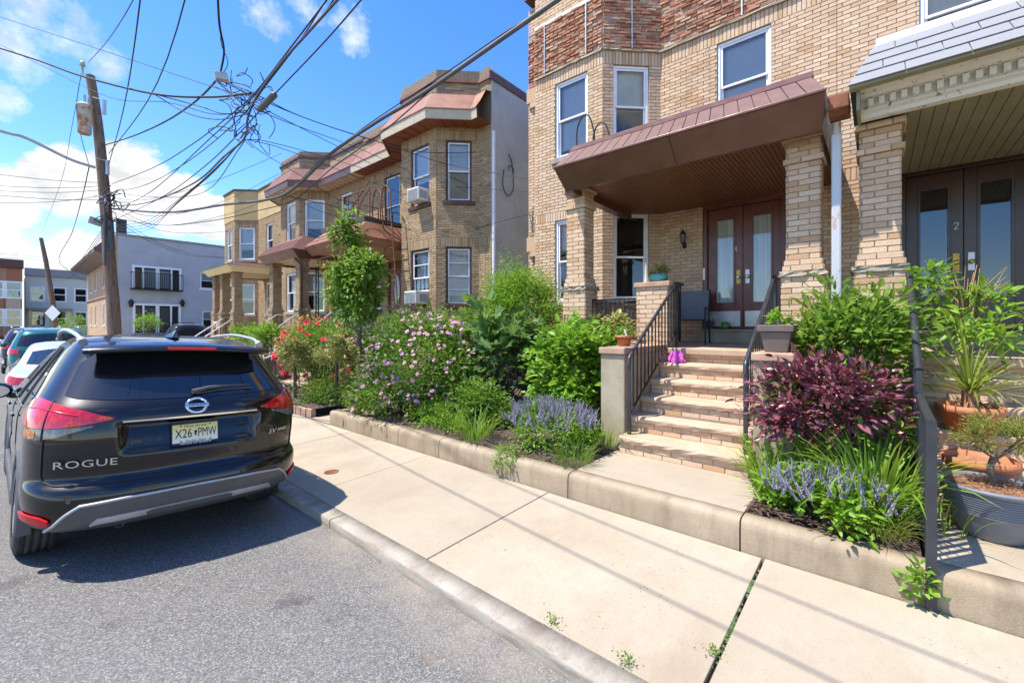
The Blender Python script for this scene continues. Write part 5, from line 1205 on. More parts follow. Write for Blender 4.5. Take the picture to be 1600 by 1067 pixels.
# rear glass, quarter trim, side glass
bd.patch([(-.60,1.255,1.47),(-.5,1.235,1.555),(-.25,1.22,1.575),(0,1.215,1.58),(.25,1.22,1.575),(.5,1.235,1.555),(.60,1.255,1.47)], .004, 30, 10).build('rear_window', M['car_glass'], suv, local=True)
for sg in (-1,1):
    bd.patch([(sg*1.03,1.22,1.30),(sg*1.10,1.17,1.47),(sg*1.22,1.13,1.55),(sg*1.5,1.11,1.58),(sg*1.8,1.10,1.56),(sg*1.97,1.10,1.40)], .004, 30, 6).build('side_window', M['car_glass'], suv, local=True)
    m = MB(); bd.line([(sg*1.02,1.20),(sg*1.10,1.15),(sg*1.22,1.115),(sg*1.97,1.09)], .008, .004, m); m.build('window_trim', M['chrome'], suv, local=True)
    m = MB(); bd.line([(sg*1.30,1.12),(sg*1.31,1.57)], .012, .005, m, 6); bd.line([(sg*1.62,1.11),(sg*1.60,1.57)], .014, .005, m, 6); m.build('door_pillar', M['cladding'], suv, local=True)
    m = MB(); bd.line([(sg*1.29,1.09),(sg*1.28,.75),(sg*1.22,.62)], .004, .0, m); bd.line([(sg*1.62,1.09),(sg*1.62,.42)], .004, .0, m); m.build('door_seam', M['ink'], suv, local=True)
    for t_ in (1.36,1.68): m = MB(); bd.line([(sg*t_,.97),(sg*(t_+.06),.975)], .014, .022, m, 6); m.build('door_handle', M['paint_black'], suv, local=True)
    # wrap-round tail lamp: red upper blade, clear lower wedge
    lamp_c = [(.27,1.092,1.102),(.40,1.062,1.150),(.55,1.045,1.185),(.70,1.040,1.215),(.84,1.045,1.235),(.95,1.055,1.21),(1.01,1.065,1.14),(1.04,1.085,1.10)]
    tl = bd.patch([(sg*a,b,c) for a,b,c in lamp_c], .012, 26, 8).build('tail_lamp', M['red_lamp'], suv, local=True)
    bd.patch([(sg*.36,1.045,1.058),(sg*.55,.985,1.043),(sg*.70,.965,1.038),(sg*.86,.965,1.043),(sg*.98,.985,1.055)], .010, 20, 4).build('clear_lens', M['clear_lamp'], tl, local=True)
    bd.patch([(sg*.73,.975,1.025),(sg*.80,.972,1.03),(sg*.88,.98,1.03)], .0125, 8, 3).build('amber_lens', M['amber_lamp'], tl, local=True)
    m = MB(); bd.line([(sg*.66,1.222),(sg*.665,.962)], .004, .013, m); m.build('lamp_seam', M['ink'], tl, local=True)
    m = MB(); bd.line([(sg*.45,1.125),(sg*.62,1.155),(sg*.80,1.17),(sg*.95,1.16)], .005, .012, m); m.build('light_guide', M['red_refl'], tl, local=True)
    bd.patch([(sg*.60,.405,.435),(sg*.66,.405,.462),(sg*.80,.42,.475),(sg*.90,.43,.478)], .018, 10, 3).build('reflector', M['red_refl'], suv, local=True)
    m = MB(); p = bd.P(sg*.83,1.0) # roof rail
    rail = [(sg*.635,-.30,1.640),(sg*.645,-.20,1.672),(sg*.655,-.02,1.700),(sg*.665,.5,1.728),(sg*.665,1.0,1.712),(sg*.655,1.30,1.680),(sg*.645,1.42,1.63)]
    m.tube(crom(rail,5), [.030]*4+[.016]*26+[.026], 8); m.build('roof_rail', M['galv'], suv, local=True)
    # door mirror
    m = MB(); c = Vector((sg*1.04,1.78,1.09)); vs = []
    for i in range(7):
        a = math.pi*i/6
        for j in range(12):
            b = 2*math.pi*j/12; vs.append(c+Vector((.125*math.cos(b)*max(.25,math.sin(a))**.5, -.09*math.cos(a), .085*math.sin(b)*max(.25,math.sin(a))**.5)))
    m.add(vs, [(i*12+j,i*12+(j+1)%12,(i+1)*12+(j+1)%12,(i+1)*12+j) for i in range(6) for j in range(12)], 0, True); m.add(vs[:12],[tuple(range(12))[::-1]])
    m.tube([c+Vector((-sg*.08,.02,-.05)), c+Vector((-sg*.16,.02,-.07))], .03, 6); mr = m.build('door_mirror', M['paint_black'], suv, local=True)
    m = MB(); m.add([c+Vector((.095*math.cos(2*math.pi*j/12),-.0925,.06*math.sin(2*math.pi*j/12))) for j in range(12)], [tuple(range(12))]); m.build('mirror_glass', M['chrome'], mr, local=True)
# spoiler with the high brake lamp
m = MB(); P = []
for k in range(21):
    u = -1+2*k/20; e = abs(u)**4
    P.append([Vector((u*.60,-.30,1.668-.035*u*u)),Vector((u*.645,-.55+.10*e,1.640-.03*u*u)),Vector((u*.655,-.635+.13*e,1.612-.028*u*u)),Vector((u*.655,-.64+.13*e,1.595-.028*u*u)),Vector((u*.645,-.60+.13*e,1.580-.028*u*u)),Vector((u*.60,-.40,1.585-.035*u*u))])
m.grid(P, 0, True, flip=False); sp = m.build('spoiler', M['paint_black'], suv, local=True)
m = MB(); m.box(-.17,.17,-.645,-.62,1.594,1.618); m.build('brake_lamp', M['red_refl'], sp, local=True, bevel=.006)
m = MB(); m.add([(-.055,.12,1.695),(.055,.12,1.695),(.03,-.09,1.69),(-.03,-.09,1.69),(0,.0,1.755),(0,-.085,1.765)], [(0,1,4),(1,2,5,4),(2,3,5),(3,0,4,5)], 0, False); m.build('antenna_fin', M['paint_black'], suv, local=True, bevel=.008)
# hatch trim
m = MB(); P = []
for k in range(25):
    x = -.45+.9*k/24; t_ = bd.t_of(x,1.075); p = bd.P(t_,1.075); P.append([p+Vector((0,-.004,.012)),p+Vector((0,-.022,.006)),p+Vector((0,-.022,-.008)),p+Vector((0,-.002,-.014))])
m.grid(P, 0, False); m.build('chrome_strip', M['chrome'], suv, local=True)
tmid = 0
def on(x, z, out=.004): t_ = bd.t_of(x,z); return bd.P(t_,z)+Vector((0,-out,0)), t_
def letter(s, x, z, size, mat, name, parent=suv, out=.003, sx=1.0, spacing=1.0, tilt=None, shear=0.0, ex=.0025, yaw=None):
    p, t_ = on(x, z, out); nrm = bd.Nn(t_ if abs(t_) > .02 else .02, z); me = text_mesh(s, size, M[mat], ex, spacing, sx, shear); o = link(name, me, parent); ORG[o.name] = Vector()
    if tilt is not None: nrm = Vector((0,-math.cos(tilt),math.sin(tilt)))
    X = Vector((0,0,1)).cross(nrm).normalized(); Y = nrm.cross(X); o.matrix_local = Matrix.Translation(p) @ Matrix((X,Y,nrm)).transposed().to_4x4(); return o
letter('ROGUE', -.625, .795, .072, 'chrome', 'model_lettering', sx=1.35, spacing=1.08, out=.012)
letter('SV', .595, .862, .056, 'chrome', 'trim_lettering', sx=1.25, shear=.25, out=.012); letter('AWD', .695, .866, .038, 'chrome', 'trim_lettering', sx=1.15, shear=.25, out=.012)
# round badge: ring and bar
bz_, by = 1.155, bd.P(.0,1.155).y; tl_ = R(20); bn = Vector((0,-math.cos(tl_),math.sin(tl_))); bu = Vector((0,math.sin(tl_),math.cos(tl_))); bc = Vector((0,by-.016,bz_))
m = MB(); ring = [bc+Vector((1,0,0))*.068*math.cos(2*math.pi*k/32)+bu*.058*math.sin(2*math.pi*k/32) for k in range(33)]; m.tube(ring, .0115, 8); bg = m.build('badge_ring', M['chrome'], suv, local=True)
m = MB(); m.obox(bc-Vector((.082,0,0))-bu*.014+bn*.004, Vector((.164,0,0)), bu*.028, bn*.012); m.build('badge_bar', M['chrome'], bg, local=True, bevel=.004)
me = text_mesh('NISSAN', .026, M['ink'], .001, 1.05, 1.25); o = link('badge_lettering', me, bg); o.matrix_local = Matrix.Translation(bc+bn*.0175) @ Matrix((Vector((1,0,0)),bu,bn)).transposed().to_4x4()
# number plate in its frame
pt_ = R(14); pn = Vector((0,-math.cos(pt_),math.sin(pt_))); pu = Vector((0,math.sin(pt_),math.cos(pt_))); pc = Vector((.0,bd.P(0,.84).y+.008,.935))
fr_o = thing('p', (0,0,0), None, None); bpy.data.objects.remove(fr_o)
def plate_obj(name, mb, mat, parent):
    o = link(name, mb.mesh(name, mat), parent); o.matrix_local = Matrix.Translation(pc) @ Matrix((Vector((1,0,0)),pn*-1,pu)).transposed().to_4x4(); return o
m = MB(); m.box(-.158,.158,-.008,.02,-.088,.088); plf = plate_obj('number_plate', m, M['paint_black'], suv)
m = MB(); m.box(-.152,.152,-.012,-.007,-.078,.078); pl = link('plate_face', m.mesh('plate_face', M['plate']), plf)
def ptxt(s, x, z, size, mat, sx=1.0, spacing=1.0, y=-.0125):
    o = link('plate_lettering', text_mesh(s, size, M[mat], .0006, spacing, sx), plf); o.matrix_local = Matrix.Translation((x,y,z)) @ Matrix.Rotation(R(90),4,'X'); return o
ptxt('X26', -.080, -.004, .100, 'ink', .66); ptxt('PMW', .078, -.004, .100, 'ink', .56)
m = MB(); m.add([(-.012,-.0130,.012),(.004,-.0130,.020),(.011,-.0130,.004),(.002,-.0130,-.006),(.008,-.0130,-.018),(-.004,-.0130,-.026),(-.008,-.0130,-.006)], [(0,1,2,3,4,5,6)]); link('state_outline', m.mesh('state_outline', M['ink']), plf)
ptxt('New Jersey', 0, .056, .030, 'trim_brown', 1.1); ptxt('Garden State', 0, -.061, .024, 'ink', 1.1)
for xx in (-.098,.098):
    for zz in (.060,-.062): m = MB(); m.tube([(xx,-.0125,zz),(xx,-.016,zz)], .006, 8); link('plate_bolt', m.mesh('plate_bolt', M['ink']), plf)
m = MB(); m.box(-.155,.155,-.0145,-.0075,.0715,.090); link('frame_strip', m.mesh('frame_strip', M['ink']), plf); m = MB(); m.box(-.155,.155,-.0145,-.0075,-.090,-.0715); link('frame_strip', m.mesh('frame_strip', M['ink']), plf)
ptxt('JERICHO TPKE  QUEENS VLGE NY', 0, .0805, .0135, 'letter', 1.1, y=-.0152) if False else ptxt('NISSAN OF QUEENS', 0, -.0807, .0185, 'letter', 1.25, y=-.0152)
# hatch seams, pull recess, wiper
m = MB()
bd.line([(-.66,.962),(-.66,.72),(-.64,.68),(-.56,.655),(-.3,.648),(0,.645),(.3,.648),(.56,.655),(.64,.68),(.66,.72),(.66,.962)], .006, .003, m, 8); m.build('hatch_seam', M['ink'], suv, local=True)
bd.patch([(bd.t_of(-.11,.75),.748,.782),(bd.t_of(-.06,.75),.735,.784),(bd.t_of(.06,.75),.735,.784),(bd.t_of(.11,.75),.748,.782)], .003, 10, 3).build('hatch_pull', M['ink'], suv, local=True)
m = MB(); wp = [bd.P(bd.t_of(x,z),z)+bd.Nn(.1,z)*.03 for x,z in ((-.02,1.235),(.10,1.262),(.25,1.272),(.42,1.268))]; m.tube(wp, [.022,.016,.010,.006], 6); bl_ = [bd.P(bd.t_of(x,z),z)+bd.Nn(.1,z)*.014 for x,z in ((-.0,1.23),(.2,1.25),(.45,1.25))]; m.tube(bl_, .008, 4); m.build('rear_wiper', M['cladding'], suv, local=True)
# lower bumper: dark guard with a silver frame and skid strip
bd.patch([(-.66,.322,.345),(-.56,.325,.40),(-.48,.33,.47),(-.40,.335,.525),(-.2,.335,.54),(0,.335,.545),(.2,.335,.54),(.40,.335,.525),(.48,.33,.47),(.56,.325,.40),(.66,.322,.345)], .014, 36, 5).build('bumper_guard', M['bumper_silver'], suv, local=True)
m = MB(); bd.line([(-.66,.348),(-.56,.402),(-.48,.472),(-.40,.524),(-.2,.541),(0,.546),(.2,.541),(.40,.524),(.48,.472),(.56,.402),(.66,.348)], .012, .013, m); m.build('guard_edge', M['galv'], suv, local=True)
bd.patch([(-.36,.375,.385),(-.32,.385,.425),(-.15,.392,.432),(0,.394,.434),(.15,.392,.432),(.32,.385,.425),(.36,.375,.385)], .022, 24, 3).build('skid_strip', M['galv'], suv, local=True)
bd.patch([(-.12,.395,.415),(-.10,.392,.425),(.08,.392,.425),(.10,.395,.415)], .026, 10, 2).build('tow_slot', M['cladding'], suv, local=True)
for x in (-.70,-.27,.27,.70):
    z = .505 if abs(x) < .5 else .56; t_ = bd.t_of(x,z); p = bd.P(t_,z); n_ = bd.Nn(t_,z); o_ = .014 if abs(x) < .5 else .002
    m = MB(); m.tube([p+n_*(o_-.002), p+n_*(o_+.004)], .014, 12); m.build('parking_sensor', M['bumper_silver'], suv, local=True)
m = MB(); m.tube([(-.42,-.60,.34),(-.42,-.80,.315)], .028, 10, cap=False); m.build('exhaust_pipe', M['galv'], suv, local=True)
# ---- smaller cars parked further up the street
def street_car(loc, label, paint, kind, rotz=0, group='cars parked along the kerb up the street', lamp=True):
    c = thing('parked_car', loc, label, 'car', group, rot=(0,0,rotz))
    if kind == 'sedan':
        zz = [.25,.35,.5,.65,.8,.92,.98,1.05,1.2,1.32,1.40,1.44,1.46]; ww = [.80,.85,.88,.89,.89,.86,.80,.74,.66,.60,.55,.48,.3]
        yr = [-.95,-1.03,-1.05,-1.04,-1.0,-.97,-.5,-.35,.0,.25,.45,.65,.9]; yf = [3.5,3.6,3.62,3.55,3.35,2.7,2.35,2.15,1.85,1.6,1.4,1.25,1.1]
        gw = (1.04,1.34)
    else:
        zz = [.28,.38,.5,.65,.8,.95,1.05,1.15,1.3,1.45,1.6,1.68,1.72]; ww = [.80,.86,.89,.9,.9,.89,.88,.85,.80,.74,.68,.6,.4]
        yr = [-.85,-.9,-.93,-.93,-.9,-.88,-.86,-.80,-.70,-.6,-.48,-.3,.1]; yf = [3.4,3.5,3.55,3.5,3.4,3.2,2.6,2.3,2.05,1.75,1.4,1.1,.7]
        gw = (1.16,1.55)
    b = Body(zz, ww, yr, yf, 3.2, .45, .9)
    ts = list(np.linspace(0,1,18))+list(np.linspace(1.03,2,36))+list(np.linspace(2.08,3,12))
    b.shell(ts, list(np.linspace(zz[0],zz[-1],44)), lambda q: any((q.y-yw)**2+(q.z-.32)**2 < .35**2 for yw in (0,2.6)) and abs(q.x) > .55 and -.5 < q.y < 3.1).build('body', M[paint], c, local=True)
    m = MB(); m.box(-.68,.68,-.5,3.0,.22,.7); m.build('underbody', M['cladding'], c, local=True)
    b.patch([(-.58,gw[0]+.03,gw[1]-.06),(0,gw[0],gw[1]),(.58,gw[0]+.03,gw[1]-.06)], .006, 14, 5).build('rear_window', M['car_glass'], c, local=True)
    for sg in (-1,1):
        b.patch([(sg*1.05,gw[0]+.04,gw[0]+.12),(sg*1.25,gw[0]+.01,gw[1]-.02),(sg*1.6,gw[0],gw[1]),(sg*1.95,gw[0],gw[0]+.15)], .006, 14, 4).build('side_window', M['car_glass'], c, local=True)
        zl = .74 if kind == 'sedan' else .95
        b.patch([(sg*.45,zl+.02,zl+.12),(sg*.7,zl,zl+.16),(sg*.95,zl,zl+.17),(sg*1.03,zl+.04,zl+.14)], .012, 8, 3).build('tail_lamp', M['red_lamp'], c, local=True)
        for yw in (0,2.6): wheel(c, sg*.76, yw, sg, .32, .2, False)
        m = MB(); m.lathe([(0,-.07),(.07,-.05),(.08,.03),(.05,.07),(0,.075)], (sg*.98,1.75,gw[0]), 10, sy=.7); m.build('door_mirror', M[paint], c, local=True)
    m = MB(); m.box(-.26,.26,-1.075 if kind == 'sedan' else -.955,-1.04 if kind == 'sedan' else -.92,.60,.72); m.build('number_plate', M['letter'], c, local=True)
    if kind != 'sedan':
        for sg in (-1,1): m = MB(); m.tube([(sg*.6,-.25,1.70),(sg*.62,0,1.76),(sg*.62,1.0,1.75),(sg*.6,1.2,1.69)], .02, 6); m.build('roof_rail', M['galv'], c, local=True)
    return c
street_car((.85,12.4,road_z(.78)), 'silver sedan parked directly ahead of the black crossover', 'paint_silver', 'sedan')
street_car((.88,20.0,road_z(.75)), 'teal green crossover parked ahead of the silver sedan', 'paint_teal', 'suv')
street_car((.70,24.5,road_z(.75)), 'charcoal crossover parked ahead of the teal car', 'paint_dark', 'suv')
street_car((.75,31.0,road_z(.75)), 'farthest silver sedan in the row of parked cars', 'paint_silver', 'sedan')
c_ = at(14,533,Y=67); street_car((c_.x-1.2,67,.07), 'dark sedan crossing the far end of the street', 'paint_dark', 'sedan', R(90), None)
c_ = at(285,520,Y=35); street_car((c_.x,35.5,.2), 'dark crossover parked beside the grey stucco building', 'paint_dark', 'suv', R(-90), None)
# ------------------------------------------------------------------ utility poles, street lamp arm and the overhead wires
def atd(px, py, D):
    """world point at a photo pixel, D metres in front of the camera"""
    a = (px-CXP)/FPX; return Vector((D*math.sin(YAW)+a*D*math.cos(YAW), D*math.cos(YAW)-a*D*math.sin(YAW), CAMH+(CYP-py)/FPX*D))
PD = 13.5
pole = thing('utility_pole', (2.15,18.4,.0), 'tall leaning wooden utility pole with rusty transformer beside the grey building', 'utility pole')
pts = [atd(180,545,PD),atd(178,500,PD),atd(172,420,PD),atd(163,300,PD),atd(152,190,PD),atd(141,119,PD)]
pts[0].z = -.2
m = MB(); Pq = crom(pts,5); m.tube(Pq, [.185-.07*i/(len(Pq)-1) for i in range(len(Pq))], 12); m.build('shaft', M['pole'], pole)
c = atd(132,210,PD-.35); m = MB(); m.lathe([(0,.0),(.14,.0),(.165,.04),(.165,.84),(.185,.85),(.185,.89),(.11,.94),(0,.95)], c, 18); tr_ = m.build('transformer', M['transf'], pole)
m = MB(); m.tube([c+Vector((0,0,1.0)), c+Vector((.0,0,1.2))], .04, 8); m.tube([c+Vector((.1,.1,1.0)), c+Vector((.1,.1,1.18))], .035, 8); m.build('bushing', M['galv'], tr_)
for px,py in ((163,168),(166,320),(168,262)):
    c = atd(px,py,PD-.2); m = MB(); m.tube([c+Vector((0,0,-.22)), c+Vector((0,0,.22))], .05, 8); m.tube([c+Vector((0,0,.2)), c+Vector((-.25,.1,.25))], .015, 5); m.build('insulator', M['galv'], pole)
c = atd(129,103,PD); m = MB(); m.lathe([(.03,-.35),(.03,0),(.08,.0),(.05,.05),(.08,.07),(.05,.12),(.02,.15),(0,.16)], c, 10); m.build('insulator', M['galv'], pole)
a = atd(149,262,PD-.2); b = Vector((-.15,18.2,7.08)); e = Vector((-1.9,18.1,7.35))
m = MB(); m.tube(crom([a, a.lerp(b,.3)+Vector((0,0,-.02)), a.lerp(b,.75)+Vector((0,0,.14)), b+Vector((0,0,.08)), e],6), .042, 8); arm = m.build('lamp_arm', M['galv'], pole)
m = MB(); m.lathe([(0,-.07),(.1,-.06),(.15,0),(.12,.06),(0,.09)], e+Vector((-.3,0,0)), 12, sx=2.4); m.build('street_lamp_head', M['galv'], arm)
c = atd(147,344,PD-.4); m = MB(); m.obox(c-Vector((.15,.1,.1)), Vector((.3,.05,-.08)), Vector((0,.15,0)), Vector((.05,0,.2))); m.build('floodlight', M['galv'], pole, bevel=.02)
m = MB(); c = atd(170,345,PD-.3); m.tube([c, c+Vector((.05,0,-.9))], .11, 10); m.tube([c+Vector((-.1,-.1,.5)), c+Vector((-.1,-.1,-1.4))], .04, 6); m.build('cable_terminal', M['wire_grey'], pole)
m = MB()
for k in range(14):
    p0 = atd(168+random.uniform(-4,6),285+random.uniform(0,70),PD-.3); q = [p0]
    for j in range(4): q.append(q[-1]+Vector((random.uniform(-.18,.3),random.uniform(-.2,.1),random.uniform(-.3,.22))))
    m.tube(crom(q,4), .014, 4)
m.build('cable_tangle', M['wire'], pole)
p2 = thing('utility_pole', atd(88,522,34), 'distant leaning wooden utility pole carrying a diamond sign', 'utility pole')
m = MB(); m.tube([atd(89,535,34),atd(82,470,34),atd(72,410,34),atd(64,372,34)], [.17,.16,.145,.12], 10); m.build('shaft', M['pole'], p2)
m = MB(); c = atd(82,489,33.6); rr = Vector((math.cos(YAW),-math.sin(YAW),0)); m.obox(c-rr*.62, rr*.62+Vector((0,0,.62)), rr*.62-Vector((0,0,.62)), Vector((.0,.03,0))); m.build('diamond_sign', M['letter'], p2, label='pale back of a diamond shaped street sign')
def wire(spec, r, label, group=None, mat='wire', sub=6, cat='cable', name='overhead_cable'):
    P = []
    for q in spec:
        if len(q) == 4: P.append(Vector(q[:3]))   # world point
        else: P.append(atd(*q))
    m = MB(); m.tube(crom(P, sub), r*.72, 6); org = P[0]; return solo(m, name, M[mat], label, cat, group, org=(P[0].x,P[0].y,P[0].z))
def dX(px, X): return X/(math.sin(YAW)+(px-CXP)/FPX*math.cos(YAW))
def wx(spec, *a, **k): return wire([(px,py,dX(px,X)) for px,py,X in spec], *a, **k)
hubg = 'cable strands meeting at the overhead junction'
wx([(170,322,2.15),(225,318,2.2),(300,288,2.25),(350,245,2.3),(382,216,2.3),(387,185,2.3),(402,150,2.3),(440,98,2.3),(488,44,2.3),(540,-14,2.3)], .020, 'thick black cable bundle climbing from the utility pole over the street', mat='wire_grey')
wx([(172,332,2.15),(235,300,2.2),(330,215,2.3),(393,155,2.32),(445,92,2.3),(500,30,2.3),(528,-10,2.3)], .011, 'black strand crossing the overhead junction on the right side of the bundle', hubg)
wx([(176,345,2.15),(250,310,2.2),(320,260,2.3),(378,204,2.32),(425,152,2.32),(505,68,2.32),(575,-12,2.32)], .011, 'black cable carrying the grey splice tube over the street')
wx([(178,300,2.15),(225,290,2.2),(290,255,2.28),(370,190,2.33),(420,128,2.33),(470,62,2.33),(515,-8,2.33)], .010, 'black strand crossing the overhead junction on the lower left side of the bundle', hubg)
wx([(174,288,2.15),(240,262,2.2),(300,226,2.28),(360,180,2.33),(398,146,2.33),(450,80,2.33),(505,8,2.33),(520,-12,2.33)], .012, 'black strand crossing the overhead junction on the upper left side of the bundle', hubg)
m = MB(); a, b = atd(404,173,dX(404,2.32)), atd(430,147,dX(430,2.32)); m.tube([a,a.lerp(b,.06),a.lerp(b,.94),b], [.02,.045,.045,.02], 10); solo(m, 'splice_closure', M['wire_grey'], 'grey cylindrical splice tube hanging on an overhead cable', 'splice case')
wire([(-25,68,9),(60,95,8.4),(130,120,7.8),(240,147,7.0),(330,152,6.6),(392,146,6.2)], .024, 'thick black cable entering from the upper left to the junction', mat='wire')
wire([(240,147,7.0),(310,166,6.7),(350,178,6.5),(388,172,6.3)], .010, 'upper short strand branching under the thick upper left cable', 'branch strands at the junction')
wire([(240,147,7.0),(290,176,6.8),(340,187,6.5),(388,178,6.3)], .010, 'lower short strand branching under the thick upper left cable', 'branch strands at the junction')
wire([(-15,22,10),(120,66,9),(260,112,7.8),(345,140,7.0),(400,152,6.2)], .009, 'thin black wire running from the top left corner to the junction')
wire([(160,228,PD),(205,214,11.5),(255,192,9.5),(300,163,8.2),(332,133,7.4),(345,112,7.0)], .022, 'twisted cable rising from the utility pole to the splice box')
wire([(345,112,7.0),(350,80,6.6),(343,40,6.2),(340,-10,5.9)], .022, 'twisted cable rising from the splice box out of the top of the picture')
wire([(347,118,7.0),(356,98,6.9),(346,70,6.7),(344,40,6.3)], .008, 'thin loop of wire beside the splice box')
c = atd(345,122,7.0); m = MB(); m.obox(c-Vector((.09,.06,.07)), Vector((.18,-.04,.03)), Vector((.03,.12,0)), Vector((-.03,0,.12))); solo(m, 'splice_box', M['galv'], 'small pale splice box hanging among the overhead wires', 'splice case', bevel=.015)
for k in range(5):
    q = [atd(330+random.uniform(0,30),130+random.uniform(-5,8),6.9)]
    for j in range(4): q.append(q[-1]+Vector((random.uniform(-.05,.14),random.uniform(-.12,.02),random.uniform(-.14,.08))))
    m = MB(); m.tube(crom(q,5), .008, 4); solo(m, 'wire_loop', M['wire'], 'loose loop of black wire under the splice box', 'wire', 'loose wire loops by the splice box', org=tuple(q[0]))
sv = 'service drops to the brick houses'
wire([(352,128,6.9),(400,148,6.6),(470,182,8),(560,212,10),(660,238,11.6),(776,237,12.2)], .011, 'black service wire sagging to the white stucco wall')
wire([(352,130,6.9),(440,170,7.2),(520,200,9),(610,228,10.8),(700,257,11.6),(826,280,10.5)], .011, 'black service wire passing the stucco wall to the brick corner')
wire([(385,218,6.4),(420,222,7),(500,243,9),(600,272,11),(700,290,12.2),(824,300,10.5)], .008, 'upper of three thin service wires stretched across the brick bay', sv)
wire([(385,218,6.4),(440,232,7.4),(520,262,9.5),(600,292,12),(640,306,12.5),(690,312,12.3)], .008, 'middle of three thin service wires stretched across the brick bay', sv)
wire([(387,220,6.4),(412,240,7.2),(470,275,9.5),(540,318,12),(610,340,13),(690,352,12.4)], .008, 'lower of three thin service wires stretched across the brick bay', sv)
wire([(440,305,9),(520,322,11),(600,345,12.5),(690,372,12.6),(760,352,11.8),(826,335,10.6)], .012, 'slack black cable drooping across the two nearest brick fronts')
wire([(455,306,9),(500,330,12),(560,345,13),(640,352,13.2)], .010, 'short drop wire reaching the fire escape porch')
wx([(895,-16,3.5),(800,50,3.5),(700,120,3.5),(640,160,3.5),(590,190,3.5),(520,238,3.45),(470,285,3.35),(440,306,3.25),(400,315,3.1),(350,320,2.9),(260,332,2.5),(174,326,2.15)], .036, 'thickest grey cable sweeping from the upper right down to the pole', mat='wire_grey')
wx([(905,-16,3.52),(800,44,3.52),(700,112,3.5),(600,178,3.5),(560,206,3.48),(500,252,3.4),(455,298,3.3)], .010, 'thin strand lashed above the thickest grey cable')
wx([(690,126,3.5),(600,205,3.5),(520,262,3.45),(460,312,3.35),(400,330,3.1),(330,345,2.8),(250,352,2.5),(174,340,2.15)], .012, 'black strand hanging below the thickest grey cable')
for k,(y0,y1) in enumerate(((290,290),(296,298),(304,318),(312,304),(286,271))):
    wire([(172,y0,PD),(90,(y0+y1)/2+4,14),(-20,y1,14.5)], .012, ('second','third','lowest','fourth','highest')[k]+' of five thin wires from the utility pole to the left edge', 'wires crossing to the left of the pole')
wire([(138,98,PD),(165,68,10.5),(190,32,8.3),(215,-12,6.9)], .011, 'single high wire rising from the top of the utility pole')
wire([(128,110,PD),(112,200,17),(95,285,24),(66,362,34)], .013, 'high wire dropping from the near pole top to the distant pole')
wire([(128,112,PD),(121,150,PD-.1),(120,180,PD-.2),(127,215,PD-.3),(140,262,PD-.2)], .012, 'jumper wire looping down beside the rusty transformer')
wire([(139,262,PD),(128,310,17),(112,365,23),(92,405,28),(110,425,30),(135,440,36)], .022, 'twisted cable hanging from the pole towards the far houses')
for k,(ya,yb) in enumerate(((350,430),(355,436),(360,440))):
    wire([(166,ya,PD),(150,ya+22,16),(110,yb-6,24),(78,yb,34)], .013, ('upper','middle','lower')[k]+' of three cables between the near and distant utility poles', 'cables between the two poles')
wire([(78,404,34),(20,398,34),(-30,396,34)], .02, 'upper wire leaving the distant pole towards the left edge', 'far wires left of the distant pole')
wire([(78,408,34),(20,403,34),(-30,402,34)], .02, 'lower wire leaving the distant pole towards the left edge', 'far wires left of the distant pole')
nfan = -1; fg = 'wires fanning from the pole to the row houses'
for a,b,c_,d in (((178,318,PD),(240,338,13),(340,318,14.5),(436,272,15.5)),((180,326,PD),(250,352,13),(345,338,15),(420,312,17)),((180,332,PD),(260,362,13),(350,362,16),(400,352,19)),
                 ((178,310,PD),(230,312,12.5),(330,285,12),(440,240,12.5)),((180,340,PD),(260,385,14),(320,400,18),(365,405,20)),((182,345,PD),(240,380,14),(300,400,18),(350,402,22))):
    nfan += 1; wire([a,b,c_,d], .010, ('second','third','fourth','highest','fifth','lowest')[nfan]+' of six thin wires from the pole to the row house fronts', fg)
for k in range(4):
    wx([(384,214,2.3),(350-6*k,250+7*k,2.28),(300-8*k,295+8*k,2.25),(230,345+5*k,2.2),(178,352+4*k,2.15)], .008, ('highest','second','third','lowest')[k]+' of four thin strands fanning from the junction to the pole', 'strands between junction and pole')

for k,(dx,dz) in enumerate(((0,0),(.42,.35))):
    wire([(2.05,18.4,6.9+dz,0),(1.35+dx,10,5.95+dz,0),(.62+dx,3,5.5+dz,0),(-.2+dx,-5,5.55+dz,0),(-1.5+dx,-18,6.6+dz,0)], .013, ('left','right')[k]+' of two cables leaving the utility pole steeply upward over the road', 'cables passing overhead towards the camera')

m = MB()
for k in range(26):
    q = [atd(385+random.uniform(-26,30),165+random.uniform(-30,48),6.3+random.uniform(-.2,.3))]
    for j in range(5): q.append(q[-1]+Vector((random.uniform(-.14,.14),random.uniform(-.14,.14),random.uniform(-.16,.12))))
    m.tube(crom(q,4), .006, 4)
o = solo(m, 'cable_tangle', M['wire'], 'messy tangle of thin wire ends at the overhead junction', 'cable tangle', org=tuple(atd(385,165,6.3))); o['kind'] = 'stuff'
for k,(pa,pb,pc_,lab) in enumerate((((330,132,7.2),(380,158,6.6),(440,188,7.5),'upper'),((345,140,7.0),(400,165,6.5),(470,200,8.0),'lower'))):
    wire([pa,pb,pc_,(560,232+14*k,10.5),(640,268+20*k,12.4)], .009, lab+' of two thin wires from the splice box to the copper eaves', 'wires to the copper eaves')
wire([(388,176,6.3),(330,178,7),(260,160,8),(170,152,10),(60,100,11),(-20,60,12)], .009, 'thin slack wire looping from the junction to the upper left edge')
wire([(172,300,PD),(240,308,11),(320,300,9),(384,218,6.4)], .009, 'sagging thin wire between pole and junction, lowest strand')
